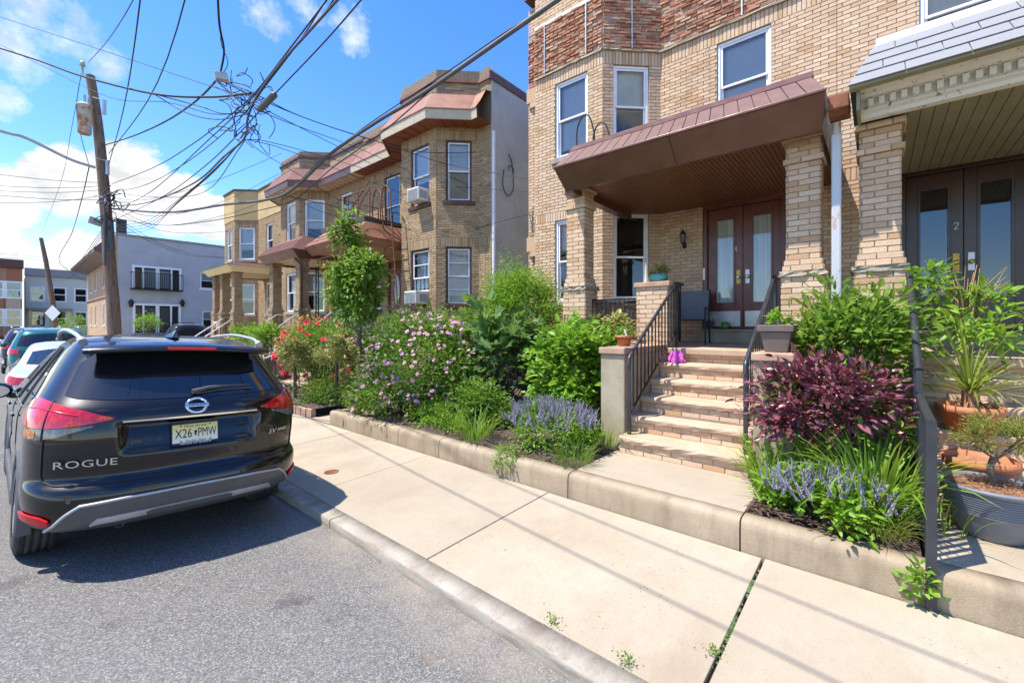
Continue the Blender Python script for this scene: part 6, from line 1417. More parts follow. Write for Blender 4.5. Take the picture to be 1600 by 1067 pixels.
# ------------------------------------------------------------------ plants
def unitv(a): return a/np.maximum(np.linalg.norm(a,axis=1,keepdims=True),1e-9)
def leaf_arrays(P, A, S_, l, w, fold=.12, droop=.15, mode='oval'):
    N = unitv(np.cross(S_, A)); n = len(P); l = l[:,None]; w = w[:,None]
    if mode == 'diamond':
        V = np.stack([P, P+A*l*.45+S_*w*.5+N*w*fold, P+A*l-N*l*droop, P+A*l*.45-S_*w*.5+N*w*fold],1); F = np.array([[0,1,2],[0,2,3]])
    elif mode == 'oval':
        V = np.stack([P, P+A*l*.28+S_*w*.42+N*w*fold, P+A*l*.68+S_*w*.36+N*(w*fold-l*droop*.4), P+A*l-N*l*droop, P+A*l*.68-S_*w*.36+N*(w*fold-l*droop*.4), P+A*l*.28-S_*w*.42+N*w*fold, P+A*l*.3, P+A*l*.68-N*l*droop*.45],1)
        F = [[0,1,6],[1,2,7,6],[2,3,7],[3,4,7],[4,5,6,7],[5,0,6]]
    else: # lobed fig leaf
        lb = [(.0,.0),(.18,.30),(.42,.52),(.40,.22),(.72,.46),(.66,.16),(1.0,0),(.66,-.16),(.72,-.46),(.40,-.22),(.42,-.52),(.18,-.30)]
        V = np.stack([P+A*l*a+S_*w*b+N*(w*fold*abs(b)*2-l*droop*a*a) for a,b in lb],1); F = [[0,1,2,3],[0,3,4,5],[0,5,6,7],[0,7,8,9],[0,9,10,11]]
    return V, F
_lu = {}
def leaf_mesh(mat, mode, wl):
    k = (mat, mode, round(wl,2))
    if k not in _lu:
        V, F = leaf_arrays(np.zeros((1,3)), np.array([[1.,0,0]]), np.array([[0,1.,0]]), np.ones(1), np.array([wl]), mode=mode)
        me = bpy.data.meshes.new('leaf'); me.from_pydata(V[0].tolist(), [], [list(f) for f in F]); me.materials.append(M[mat]); _lu[k] = me
    return _lu[k]
def put_leaves(parent, P, A, S_, l, w, mat, mode='oval', ind=0, name='foliage', lc=None, fold=.12, droop=.15):
    A = unitv(A); S_ = unitv(S_ - A*np.sum(S_*A,1,keepdims=True)); n = len(P); org = np.array(ORG[parent.name])
    lc = rng.random(n) if lc is None else lc
    if ind:
        d = np.linalg.norm(P-np.array([0,0,CAMH]),axis=1)/l; order = np.argsort(d); pick = order[:ind]; rest = order[ind:]
        wl = float(np.mean(w/l)); me = leaf_mesh(mat, mode, wl)
        for i in pick:
            a, s_ = Vector(A[i]), Vector(S_[i]); nn = a.cross(s_)
            o = link('leaf', me, parent); o.matrix_local = Matrix.Translation(Vector(P[i]-org)) @ Matrix((a,s_,nn)).transposed().to_4x4() @ Matrix.Scale(float(l[i]),4)
        P,A,S_,l,w,lc = P[rest],A[rest],S_[rest],l[rest],w[rest],lc[rest]; n = len(P)
    if n == 0: return
    V, F = leaf_arrays(P-org, A, S_, l, w, fold, droop, mode); k = V.shape[1]
    faces = [[i+q*k for i in f] for q in range(n) for f in F]
    me = bpy.data.meshes.new(name); me.from_pydata(V.reshape(-1,3).tolist(), [], faces); me.materials.append(M[mat])
    me.attributes.new('lc','FLOAT','FACE').data.foreach_set('value', np.repeat(lc, len(F)).astype(np.float32))
    o = link(name, me, parent); o['kind'] = 'stuff'; ORG[o.name] = ORG[parent.name]; return o
def blob(c, r, n, clumps=30, spread=.22, hollow=.55, zmin=None):
    """clumpy points through an ellipsoid: clump centres and leaf points around them"""
    c = np.array(c); r = np.array(r); v = unitv(rng.normal(size=(clumps,3))); v[:,2] = np.where(v[:,2] < -.55, -v[:,2], v[:,2]); rad = (hollow+(1-hollow)*rng.random((clumps,1)))**.6
    K = c+v*rad*r*rng.uniform(.82,1.08,(clumps,1)); idx = rng.integers(0,clumps,n); off = rng.normal(size=(n,3))*spread*r.mean()*rng.uniform(.6,1.25,clumps)[idx][:,None]
    P = K[idx]+off
    if zmin is not None: P[:,2] = np.maximum(P[:,2], zmin+rng.random(n)*.08)
    A = unitv(off)*.8+unitv(P-c)*.6+rng.normal(size=(n,3))*.55+np.array([0,0,.25]); return K, P, A
def stems(parent, base, K, r0=.012, mat='bark', frac=1.0, name='stems'):
    m = MB(); b = Vector(base)
    for k in K[:int(len(K)*frac)]:
        k = Vector(k); q = b+Vector((random.uniform(-.08,.08),random.uniform(-.08,.08),0)); mid = q.lerp(k,.5)+Vector((random.uniform(-.06,.06),random.uniform(-.06,.06),.06)); m.tube([q,mid,k], [r0,r0*.7,r0*.35], 5)
    o = m.build(name, M[mat], parent); o['kind'] = 'stuff'; return o
def shrub(name, c, r, n, L, mat, label, cat='shrub', clumps=36, spread=.2, mode='oval', wl=.5, ind=0, flat=.5, group=None, stem='bark', base=None, lcup=0, parent=None, hollow=.55, droop=.15, stemr=.012):
    base = base or (c[0],c[1],max(.3,c[2]-r[2])); t = parent or thing(name, base, label, cat, group)
    K, P, A_ = blob(c, r, n, clumps, spread, hollow, zmin=base[2]); A_[:,2] *= (1-flat*.5)
    S_ = np.cross(A_, np.array([0,0,1.])+rng.normal(size=A_.shape)*.45); l = L*np.clip(rng.lognormal(-.08,.33,n),.4,1.7); put_leaves(t, P, A_, S_, l, l*wl, mat, mode, ind, droop=droop)
    if stem: stems(t, base, K, stemr, stem)
    return t, K
_fu = {}
def flower_mesh(mat, kind='rose', centre=None):
    k = (mat,kind)
    if k not in _fu:
        m = MB()
        for ring,(n,r,h,tl) in enumerate(((6,1.0,.0,.35),(5,.66,.18,.7),(4,.36,.34,1.1)) if kind == 'rose' else ((6,1.0,0,.2),)):
            for i in range(n):
                q = 2*math.pi*(i+.5*ring)/n; d = Vector((math.cos(q),math.sin(q),0)); e = Vector((-math.sin(q),math.cos(q),0)); b = Vector((0,0,h*.4)); z = Vector((0,0,1))
                m.add([b, b+d*r*.55+e*r*.42+z*tl*r*.35, b+d*r+z*tl*r*.6, b+d*r*.55-e*r*.42+z*tl*r*.35], [(0,1,2,3)], 0, c=random.random())
        if centre: m.lathe([(.28,.05),(.2,.16),(0,.2)], (0,0,.02), 7, 1)
        me = m.mesh('flower', [M[mat]]+([M[centre]] if centre else [])); me.attributes.new('lc','FLOAT','FACE').data.foreach_set('value', [random.random() for _ in range(len(me.polygons))]); _fu[k] = me
    return _fu[k]
def flowers(parent, pts, size, mat, kind='rose', centre=None, face=(-.6,-.35,.7), n_obj=300):
    org = ORG[parent.name]; me = flower_mesh(mat, kind, centre)
    for p in pts:
        o = link('flower', me, parent); o.location = Vector(p)-org; f = Vector(face)+Vector((random.gauss(0,.4),random.gauss(0,.4),random.gauss(0,.3))); o.rotation_euler = f.to_track_quat('Z','Y').to_euler(); s_ = size*random.uniform(.7,1.2); o.scale = (s_,s_,s_)
def surf_pts(c, r, n, side=(-1,-.55,.5), K=None):
    """points on the outer side of a shrub that faces the street and the sky"""
    out = []; s_ = Vector(side).normalized()
    while len(out) < n:
        v = Vector((random.gauss(0,1),random.gauss(0,1),random.gauss(0,1))).normalized()
        if v.dot(s_) < -.05: continue
        k = random.uniform(.95,1.12); out.append((c[0]+v.x*r[0]*k, c[1]+v.y*r[1]*k, c[2]+v.z*r[2]*k))
    return out
_bl = {}
def blade_mesh(mat, v):
    k = (mat,v)
    if k not in _bl:
        m = MB(); n = 6; bend = (.25,.55,.95,1.35)[v]; w = .05; P = []; x = z = 0.0; th = math.pi/2-.12
        for i in range(n+1):
            u = i/n; ww = w*(1-.15*u)*(1-u**3)*.5+.0008; P.append([(x,-ww,z+ww*.4),(x,0,z),(x,ww,z+ww*.4)]); th -= bend*1.5/n*(.5+u); x += math.cos(th)/n; z += math.sin(th)/n
        m.grid(P, 0, True); me = m.mesh('leaf', M[mat]); _bl[k] = me
    return _bl[k]
def clump(name, loc, n, h, mat, label, width=1.0, spread=.10, cat='plant', group=None, ind=None, parent=None, vmin=0):
    """strap-leaved clump: each arching leaf is a part"""
    t = parent or thing(name, loc, label, cat, group); org = ORG[t.name]; d0 = Vector(loc)-org
    for i in range(n):
        v = random.choice((0,1,1,2,2,3)) if not vmin else random.choice((1,2,2,3,3)); o = link('leaf', blade_mesh(mat, v), t); a = random.uniform(0,2*math.pi); q = spread*math.sqrt(random.random()); hh = h*random.uniform(.6,1.15)
        o.location = d0+Vector((q*math.cos(a),q*math.sin(a),0)); o.rotation_euler = (random.uniform(-.1,.1),random.uniform(-.12,.1),a+random.uniform(-.5,.5)); o.scale = (hh,hh*width,hh)
    return t
def spikes(parent, c, r, n, h, mat='salvia'):
    """upright flower spikes, each a part"""
    key = ('spike',mat)
    if key not in _bl:
        m = MB()
        for k in range(26):
            z = .25+.75*k/26; rr = .075*(1.05-.75*k/26); 
            for j in range(3):
                q = k*2.4+j*2.09; d = Vector((math.cos(q),math.sin(q),0)); e = Vector((-math.sin(q),math.cos(q),0)); b = Vector((0,0,z)); m.add([b, b+d*rr*.7+e*rr*.45, b+d*rr+Vector((0,0,.035)), b+d*rr*.7-e*rr*.45], [(0,1,2,3)], 0)
        m.tube([(0,0,0),(0,0,.95)], .012, 4, 1); me = m.mesh('flower_spike', [M[mat],M['stem']]); me.attributes.new('lc','FLOAT','FACE').data.foreach_set('value', [random.random() for _ in range(len(me.polygons))]); _bl[key] = me
    org = ORG[parent.name]
    for i in range(n):
        q = math.sqrt(random.random()); a = random.uniform(0,2*math.pi); dx, dy = math.cos(a)*q, math.sin(a)*q
        o = link('flower_spike', _bl[key], parent); o.location = Vector((c[0]+dx*r[0],c[1]+dy*r[1],c[2]+r[2]*math.sqrt(max(0,1-q*q))*.8))-org; o.rotation_euler = (-dy*.55+random.uniform(-.15,.15), dx*.55+random.uniform(-.15,.15), random.uniform(0,6)); s_ = h*random.uniform(.7,1.2); o.scale = (s_*.9,s_*.9,s_)
# ---- front garden of number 4
t, K = shrub('rose_bush', (4.85,6.15,1.15), (.85,1.12,.88), 15000, .062, 'leaf', 'large rose bush covered in small pale pink flowers in the front garden', 'rose bush', 60, .17, 'diamond', .55)
fp = surf_pts((4.85,6.15,1.1), (.9,1.16,.92), 290); flowers(t, fp, .038, 'petal_pink', 'rose', 'petal_yellow')
shrub(None, (4.08,6.2,.66), (.42,.85,.42), 4200, .05, 'leaf', None, clumps=18, mode='diamond', parent=t, stem=None); flowers(t, surf_pts((4.05,6.2,.62),(.42,.85,.42),60), .034, 'petal_pink', 'rose', 'petal_yellow')
flowers(t, [(5.2,7.0+.16*k,2.12+.05*(k%2)) for k in range(4)], .055, 'petal_mauve', 'rose')
shrub('fig_bush', (5.5,4.95,1.15), (.66,.78,.84), 900, .20, 'leaf_fig', 'broad lobed blue green fig bush between the pink roses and green hydrangea', 'fig bush', 40, .16, 'fig', .85, ind=150, stem='bark', droop=.25)
shrub('fig_bush', (6.1,6.0,1.55), (.5,.6,.7), 420, .18, 'leaf', 'fig bush with fresh green leaves behind the pink roses', 'fig bush', 26, .18, 'fig', .85, ind=60, droop=.25)
shrub('tall_shrub', (6.65,5.5,1.95), (.72,.85,1.05), 17000, .058, 'leaf_bright', 'tall feathery green shrub against the corner of the brick house', 'shrub', 52, .17, 'diamond', .42)
shrub('hydrangea', (5.40,3.34,1.12), (.66,.62,.72), 3800, .115, 'leaf_bright', 'bright green broad leaved hydrangea beside the concrete step wall', 'hydrangea', 60, .17, 'oval', .62, ind=120, flat=.8)
t, K = shrub('red_rose_bush', (6.0,4.25,1.1), (.42,.5,.7), 2400, .05, 'leaf_dark', 'dark red rose bush below the porch column', 'rose bush', 26, .19, 'diamond', .6); flowers(t, surf_pts((5.9,4.2,1.1),(.42,.5,.6),8), .04, 'petal_red')
m = MB()
for y in (3.95,3.72): m.tube([(5.95,y,.4),(5.95,y-.03,2.02)], .008, 4)
m.tube([(5.95,3.95,1.5),(5.95,3.72,1.55)], .006, 4)
ts_ = solo(m, 'plant_stake', M['iron'], 'pair of thin dark plant stakes carrying red roses by the porch', 'plant stake'); flowers(ts_, [(5.93,3.90,1.86),(5.93,3.80,1.87)], .06, 'petal_red')
c5 = at(842,706,Z=.37)
t, K = shrub('salvia', (c5.x+.25,c5.y,.58), (.40,.58,.26), 3600, .05, 'leaf_bright', 'rounded mound of lavender blue salvia spikes at the kerb', 'salvia', 30, .2, 'diamond', .4, stem=None, base=(c5.x+.25,c5.y,.37)); spikes(t, (c5.x+.22,c5.y,.60), (.44,.60,.24), 290, .20)
for px,py,n,h,mat,lab,w in ((735,690,70,.42,'leaf_lily','arching grassy daylily clump left of the lavender salvia',.40),(700,672,45,.40,'leaf_lily','smaller daylily clump nearest the pink roses',.45),
        (888,728,110,.24,'leaf','low tuft of dark grassy leaves in front of the salvia',.30),(938,700,46,.40,'leaf_lily','bright arching daylily clump against the concrete step wall',.55),(975,692,26,.18,'leaf_lily','small daylily tuft at the foot of the steps',.6),
        (560,648,40,.28,'leaf_lily','yellow green tuft at the corner of the garden kerb',.4),(655,655,50,.36,'leaf','grassy clump under the pink roses',.5)):
    p = at(px,py,Z=.37); clump('daylily' if 'lily' in lab else 'grass_tuft', (p.x+.1,p.y,.36), int(n*1.7), h*1.15, mat, lab, w*1.25, .20)
shrub('perennial', (4.6,4.6,.62), (.4,.65,.32), 2600, .065, 'leaf', 'low leafy perennial between daylilies and fig bush', 'plant', 20, .2, 'oval', .45, stem=None)
p = at(690,672,Z=.37); shrub('perennial', (p.x+.05,p.y-.1,.42), (.14,.4,.12), 900, .03, 'leaf_bright', 'creeping thyme spilling over the kerb left of the salvia', 'plant', 20, .25, 'diamond', .5, stem=None)
p = at(790,712,Z=.37); shrub('perennial', (p.x,p.y,.33), (.10,.16,.14), 700, .03, 'leaf_bright', 'small green trailer hanging over the garden kerb below the salvia', 'plant', 14, .25, 'diamond', .5, stem=None, base=(p.x,p.y,.2))
shrub('coleus', (5.95,3.05,1.75), (.16,.35,.28), 500, .075, 'leaf_varieg', 'yellow leaved plant in front of the iron porch railing', 'plant', 16, .2, 'oval', .6, base=(5.95,3.05,1.0))
# ---- bed between the two flights of steps
shrub('peony', (5.45,.24,1.42), (.55,.56,.70), 4600, .10, 'leaf', 'full green peony bush beside the porch columns', 'shrub', 60, .16, 'oval', .36, ind=100)
t, K = shrub('purple_shrub', (4.70,.37,1.15), (.38,.58,.37), 2700, .076, 'leaf_purple', 'dark purple leaved shrub in the bed beside the steps', 'shrub', 46, .19, 'oval', .46, ind=290, stem=None); stems(t, (4.75,.3,.38), K, .008, 'bark', .5); shrub(None, (4.75,.3,1.0), (.36,.6,.36), 700, .07, 'leaf_bright', None, clumps=20, spread=.22, mode='oval', wl=.4, parent=t, stem=None)
c6 = at(1285,828,Z=.37)
t, K = shrub('salvia', (c6.x+.14,c6.y,.50), (.24,.40,.18), 1500, .055, 'leaf_bright', 'smaller lavender salvia below the purple shrub', 'salvia', 24, .22, 'oval', .55, stem=None, base=(c6.x+.14,c6.y,.37)); spikes(t, (c6.x+.16,c6.y,.50), (.26,.44,.15), 120, .19)
for x,y,n,h,lab,w in ((4.42,.72,130,.52,'loose daylily clump beside the walk to number 4',.62),(4.22,.66,70,.42,'daylily clump between walk and purple shrub',.66),(4.28,.0,150,.74,'tall daylily clump against the dark rail',.66),(4.05,.04,100,.56,'shorter daylily clump at the foot of the dark rail',.6),(4.40,.34,80,.56,'daylily clump under the purple shrub',.62),(4.30,-.34,22,.34,'daylily leaves leaning through the dark rail',.6)):
    clump('daylily', (x,y,.36), n, h, 'leaf_lily', lab, w, .17)
gt = clump('grass_tuft', (3.93,-.02,.365), 150, .30, 'leaf_yucca', 'yellowing low grass tuft at the kerb below the daylilies', .32, .13, vmin=1); clump('', (3.95,.14,.365), 90, .26, 'leaf_yucca', None, .32, .12, parent=gt, vmin=1)
p = at(1437,925,X=3.61); shrub('trailing_vine', (3.615,p.y,.27), (.05,.06,.16), 120, .05, 'leaf_lily', 'small vine trailing down the kerb beside the dark rail', 'vine', 10, .3, 'oval', .6, stem=None, base=(3.6,p.y,.12))
# ---- mulch, weeds, fallen petals
m = MB()
for k in range(2600):
    if random.random() < .5: x, y = random.uniform(3.82,4.4), random.uniform(-.2,.8)
    else: x, y = random.uniform(3.82,4.8), random.uniform(2.4,6.8)
    a = random.uniform(0,6.28); l = random.uniform(.012,.04); d = Vector((math.cos(a),math.sin(a),random.uniform(-.3,.3)))*l; e = Vector((-math.sin(a),math.cos(a),0))*random.uniform(.003,.008); o_ = Vector((x,y,.385+random.uniform(-.01,.03))); m.add([o_-d-e,o_+d-e,o_+d+e,o_-d+e],[(0,1,2,3)])
structure(m, 'mulch', M['mulch'])['kind'] = 'stuff'; bpy.data.objects['mulch']['label'] = 'dark bark mulch on the garden soil'
for px,py,n,h,lab in ((862,972,16,.10,'small weed in the kerb joint, left of two'),(978,1036,20,.11,'small weed in the kerb joint at the bottom edge'),(1115,1022,18,.07,'weed sprouting in the mossy pavement joint'),(995,698,16,.07,'weed at the foot of the steps, left of two'),(1036,706,16,.07,'weed at the foot of the steps, right of two')):
    p = at(px,py,Z=.095 if py > 800 else .375); t = thing('weed', (p.x,p.y,p.z), lab, 'weed'); P = np.array([[p.x,p.y,p.z]])+rng.normal(size=(n*3,3))*np.array([.018,.028,.0])+np.array([0,0,1])*rng.random((n*3,1))*h*.45
    A_ = rng.normal(size=(n*3,3))+np.array([0,0,.5]); put_leaves(t, P, A_, np.cross(A_,rng.normal(size=(n*3,3))), np.full(n*3,.018), np.full(n*3,.009), 'leaf')
m = MB()
for px,py in ((672,690),(905,775),(765,835),(845,935),(1000,680),(770,975),(1285,935),(700,880)):
    p = at(px,py,Z=.12); a = random.uniform(0,6); m.add([(p.x,p.y,p.z+.004),(p.x+.012*math.cos(a),p.y+.012*math.sin(a),p.z+.009),(p.x+.012*math.cos(a+1.5),p.y+.012*math.sin(a+1.5),p.z+.006)],[(0,1,2)])
o = solo(m, 'fallen_petals', M['petal_red'], 'scattered fallen red petals on the pavement', 'petals', kind='stuff')
# ---- next garden: roses, clipped standards, the young street tree
t, K = shrub('rose_bush', (5.0,10.4,1.15), (.75,1.35,.75), 11000, .062, 'leaf', 'rose bed with red and yellow blooms in front of the fire escape house', 'rose bush', 56, .17, 'diamond', .55)
flowers(t, surf_pts((4.95,10.4,1.15),(.8,1.4,.82),95), .075, 'petal_red'); flowers(t, surf_pts((5.0,10.9,1.3),(.72,1.1,.78),16), .06, 'petal_yellow'); flowers(t, surf_pts((5.2,9.6,1.45),(.6,.8,.7),26), .05, 'petal_pink')
shrub('rose_bush', (5.6,8.75,1.1), (.6,.6,.75), 3000, .055, 'leaf_bright', 'leafy bush with pink blooms around the young tree', 'shrub', 30, .18, 'diamond', .5)
flowers(bpy.data.objects['rose_bush.001'] if 'rose_bush.001' in bpy.data.objects else t, surf_pts((5.5,8.75,1.2),(.6,.6,.75),20), .05, 'petal_pink')
for (x,y,zc,lab) in ((4.3,8.33,1.28,'variegated clipped shrub on a thin stem, right of two'),(3.95,9.45,1.20,'variegated clipped shrub on a leaning stem, left of two')):
    t = thing('clipped_shrub', (x,y,.3), lab, 'shrub'); shrub(None, (x,y,zc), (.30,.30,.36), 3000, .055, 'leaf_varieg', None, clumps=26, spread=.2, mode='diamond', wl=.6, parent=t, stem=None)
    m = MB(); m.tube([(x-.05 if x < 4 else x,y-.12 if x < 4 else y,.25),(x,y,zc-.1)], [.028,.022], 6); m.tube([(x+.05,y+.02,.25),(x+.03,y,zc-.1)], [.02,.015], 5); m.build('stem', M['bark'], t)
shrub('ground_cover', (4.15,5.2,.46), (.26,.55,.16), 2200, .04, 'leaf_bright', 'low creeping greenery along the kerb in front of the pink roses', 'plant', 30, .22, 'diamond', .5, stem=None)
shrub('ground_cover', (4.4,8.9,.45), (.6,.9,.25), 3500, .05, 'leaf', 'low green ground cover under the clipped shrubs', 'plant', 26, .22, 'diamond', .5, stem=None)
m = MB()
for k in range(10): m.box(3.66+random.uniform(-.01,.01),3.76,8.05+.22*k,8.05+.22*k+.20,.1,.28+random.uniform(-.02,.02))
bk = thing('garden_edging', (3.7,9,.13), 'low reddish brick edging of the neighbouring garden bed', 'edging')
for k in range(10): m = MB(); m.box(3.66+random.uniform(-.01,.01),3.76,8.05+.22*k,8.05+.22*k+.20,.1,.28+random.uniform(-.02,.02)); m.build('edging_brick', M['cap_stone'], bk, bevel=.01)
tr = thing('young_tree', (4.95,8.57,.3), 'young leafy street tree standing in front of the copper porch', 'tree')
m = MB(); tp = [(4.95,8.50,.25),(4.93,8.53,1.2),(4.95,8.60,1.9),(4.95,8.75,2.5),(4.94,8.95,3.3),(4.93,9.1,4.15)]; m.tube(crom(tp,4), [.075-.06*i/20 for i in range(21)], 8)
for a,b in (((4.95,8.6,1.9),(4.9,8.2,2.8)),((4.95,8.65,2.1),(5.0,9.15,2.7)),((4.95,8.75,2.5),(4.8,8.15,3.2)),((4.94,8.9,3.0),(5.1,9.4,3.3)),((4.95,8.7,2.3),(4.7,8.9,2.6))): m.tube([a,tuple((p+q)/2+.05 for p,q in zip(a,b)),b], [.03,.022,.01], 6)
m.build('trunk', M['bark'], tr)
for c,r,n,k in (((4.95,8.78,2.55),(.56,.66,.50),1700,32),((4.95,9.08,3.72),(.30,.30,.62),800,18),((4.95,8.9,3.05),(.44,.46,.42),900,20),((4.95,8.25,2.95),(.34,.34,.38),600,14),((4.95,9.2,2.55),(.35,.35,.40),500,12),((4.95,8.6,2.1),(.36,.4,.3),450,12),((4.95,8.0,3.1),(.18,.22,.14),160,6)):
    K, P, A_ = blob(c, r, n, k, .22, .4); A_[:,2] -= .5; S_ = np.cross(A_, np.array([0,0,1.])+rng.normal(size=A_.shape)*.4); l = .125*rng.uniform(.65,1.2,n); put_leaves(tr, P, A_, S_, l, l*.5, 'leaf', 'oval', 40 if n > 700 else 0, 'crown', droop=.3)
for (px,py,Y,r,lab) in ((120,512,58,1.3,'round green bush beside the brick side of the grey building'),(231,508,36,.7,'small green bush in front of the grey building door'),(392,532,15.5,.55,'green bush at the foot of the rosy shingled porch'),(420,535,13.6,.5,'green bush behind the red roses'),(105,520,62,1.0,'dark green bush near the diamond sign')):
    p = at(px,py,Y=Y); p.z = max(p.z,.7); shrub('garden_bush', (p.x,p.y,p.z), (r,r,r*.9), 1400, .09*max(1,r), 'leaf_bright' if Y < 57 else 'leaf', lab, 'bush', 24, .22, 'diamond', .6, base=(p.x,p.y,.15))
# ------------------------------------------------------------------ pots and small things
def pot(name, loc, prof, mat, label, n=28, soil=True, sx=1, sy=1, soilmat='soil'):
    m = MB(); m.lathe(prof, loc, n, sx=sx, sy=sy); t = thing(name, loc, label, 'pot'); m.build('pot_body', M[mat], t)
    if soil:
        rz = max(z for r,z in prof); rr = max(r for r,z in prof)
        m = MB(); m.lathe([(rr*.93,rz-.045),(rr*.6,rz-.03),(0,rz-.025)], loc, n, sx=sx, sy=sy); m.build('potting_soil', M[soilmat], t)
    return t
bp = Vector((4.50,-.62,.375)); prof = [(0,0),(.19,.0),(.205,.02),(.245,.12),(.275,.185)]
for k in range(9): z = .19+.018*k; r_ = .278+.0052*k; prof += [(r_+.004,z),(r_+.004,z+.010),(r_-.003,z+.013),(r_-.003,z+.017)]
prof += [(.335,.365),(.345,.375),(.345,.395),(.325,.40),(.31,.385),(.30,.33)]
pot('planter', bp, [(r_*.82,z_*.92) for r_,z_ in prof], 'pot_grey', 'large ribbed slate grey planter standing on the walk of number 2', 40, soilmat='dry')
t = thing('juniper', bp+Vector((.03,.02,.33)), 'small juniper growing in the large grey planter', 'juniper'); m = MB(); jc = bp+Vector((.03,-.02,.33)); m.tube(crom([jc, jc+Vector((-.03,.03,.12)), jc+Vector((.02,.0,.24))],4), .02, 6)
for q in ((-.12,.14,.32),(.1,-.18,.36),(.05,.1,.42),(-.1,-.1,.38)): m.tube([jc+Vector((0,0,.2)), jc+Vector(q)], .008, 4)
m.build('trunk', M['bark'], t); shrub(None, (jc.x-.02,jc.y-.02,jc.z+.36), (.16,.25,.13), 5200, .022, 'leaf_olive', None, clumps=34, spread=.16, mode='diamond', wl=.3, parent=t, stem=None)
m = MB()
for k in range(420):
    a = random.uniform(0,6.28); q = .235*math.sqrt(random.random()); o_ = bp+Vector((q*math.cos(a),q*math.sin(a),.335+random.uniform(0,.025))); b = random.uniform(0,6.28); l = random.uniform(.02,.05); d = Vector((math.cos(b),math.sin(b),random.uniform(-.3,.3)))*l; m.tube([o_-d,o_+d], .002, 3, cap=False, sm=False)
solo(m, 'straw_litter', M['dry'], 'dry brown needles lying in the large grey planter', 'litter', kind='stuff')
tp_ = [(0,0),(.14,0),(.19,.15),(.20,.15),(.215,.16),(.215,.215),(.19,.215),(.17,.12)]
zst = .37+(FLOOR-.37)/6
pot('terracotta_pot', (5.02,-.62,zst+.006), [(r_*1.05,z*1.1) for r_,z in tp_], 'terracotta', 'terracotta bowl behind the large grey planter on the first step', soilmat='dry')
pot('terracotta_pot', (5.30,-.60,zst+3*(FLOOR-.37)/6*.667+.01), tp_, 'terracotta', 'terracotta pot holding the spiky plant on the steps', soilmat='dry')
yl = Vector((5.30,-.60,zst+.60)); ty = thing('spiky_plant', yl, 'spiky yellow green dracaena in a terracotta pot on number 2 steps', 'dracaena')
m = MB(); m.tube([yl+Vector((0,0,-.02)), yl+Vector((.0,0,.14))], [.055,.05], 8); m.build('trunk', M['dry'], ty)
for i in range(80):
    a = random.uniform(0,2*math.pi); e = random.uniform(-.1,1.5); o = link('leaf', blade_mesh('leaf_yucca', 0 if e > .6 else 1), ty); hh = random.uniform(.45,.82); o.location = (0,0,.08+random.uniform(0,.07)); o.rotation_euler = (0, (math.pi/2-e)*.75, a); o.scale = (hh,hh*.55,hh)
for i in range(30):
    a = random.uniform(0,2*math.pi); o = link('dry_leaf', blade_mesh('dry', 3), ty); hh = random.uniform(.18,.32); o.location = (0,0,.06); o.rotation_euler = (0, 1.5, a); o.scale = (hh,hh*.5,hh)
# leafy shrub with bare twigs at the top of number 2 steps
ts2 = thing('twiggy_shrub', (5.95,-.52,1.5), 'shrub with glossy leaves and bare pale twigs in front of the black doors', 'shrub')
for c,r,n,lf in (((5.95,-.42,2.12),(.16,.16,.38),260,'leaf_bright'),((5.95,-.80,2.02),(.16,.16,.2),170,'leaf_bright'),((5.75,-.62,1.72),(.32,.34,.2),420,'leaf_lily')): shrub(None, c, r, n, .085, lf, None, clumps=14, spread=.22, mode='oval', wl=.45, parent=ts2, stem=None, ind=30)
m = MB()
for i in range(34):
    a = random.uniform(-1,1); b_ = Vector((5.95,-.64,1.6)); q = b_+Vector((random.uniform(-.15,.1),a*.16,.45+random.random()*.15)); e_ = q+Vector((random.uniform(-.12,.12),a*.16+random.uniform(-.06,.06),random.uniform(.08,.28))); m.tube([b_,b_.lerp(q,.5)+Vector((0,a*.03,0)),q,e_], [.008,.007,.005,.003], 4)
m.build('twigs', M['twig'], ts2)['kind'] = 'stuff'
# turquoise pot on the brick pier
tz_ = Vector((6.36,2.50,2.497)); pot('glazed_pot', tz_, [(0,0),(.08,0),(.125,.05),(.135,.085),(.12,.125),(.105,.13),(.10,.10)], 'turquoise', 'turquoise glazed bowl with succulents on the brick porch pier', 24)
shrub('succulent', (tz_.x,tz_.y,tz_.z+.17), (.09,.12,.06), 260, .06, 'leaf_varieg', 'yellow green succulents growing in the turquoise bowl', 'plant', 14, .3, 'oval', .4, stem=None, base=(tz_.x,tz_.y,tz_.z+.11))
pp_ = Vector((5.22,2.52,1.59)); pot('terracotta_pot', pp_, [(0,0),(.075,0),(.10,.10),(.115,.10),(.115,.135),(.095,.135),(.09,.08)], 'terracotta', 'small terracotta pot on the left step wall of number 4', 20)
shrub('seedling', (pp_.x,pp_.y,pp_.z+.17), (.08,.09,.05), 130, .045, 'leaf_bright', 'green seedlings in the small terracotta pot', 'plant', 10, .3, 'oval', .6, stem=None, base=(pp_.x,pp_.y,pp_.z+.12))
for dy,lab in ((.05,'white plant tag, left in the small terracotta pot'),(-.07,'white plant tag, right in the small terracotta pot')): m = MB(); m.obox((pp_.x-.03,pp_.y+dy,pp_.z+.1), Vector((0,.022,.0)), Vector((.002,0,0)), Vector((0,-dy*.6,.12))); solo(m, 'plant_tag', M['letter'], lab, 'plant tag')
m = MB(); s0, s1 = .10, .135; qx, qy, qz = 5.08, .77, 1.588
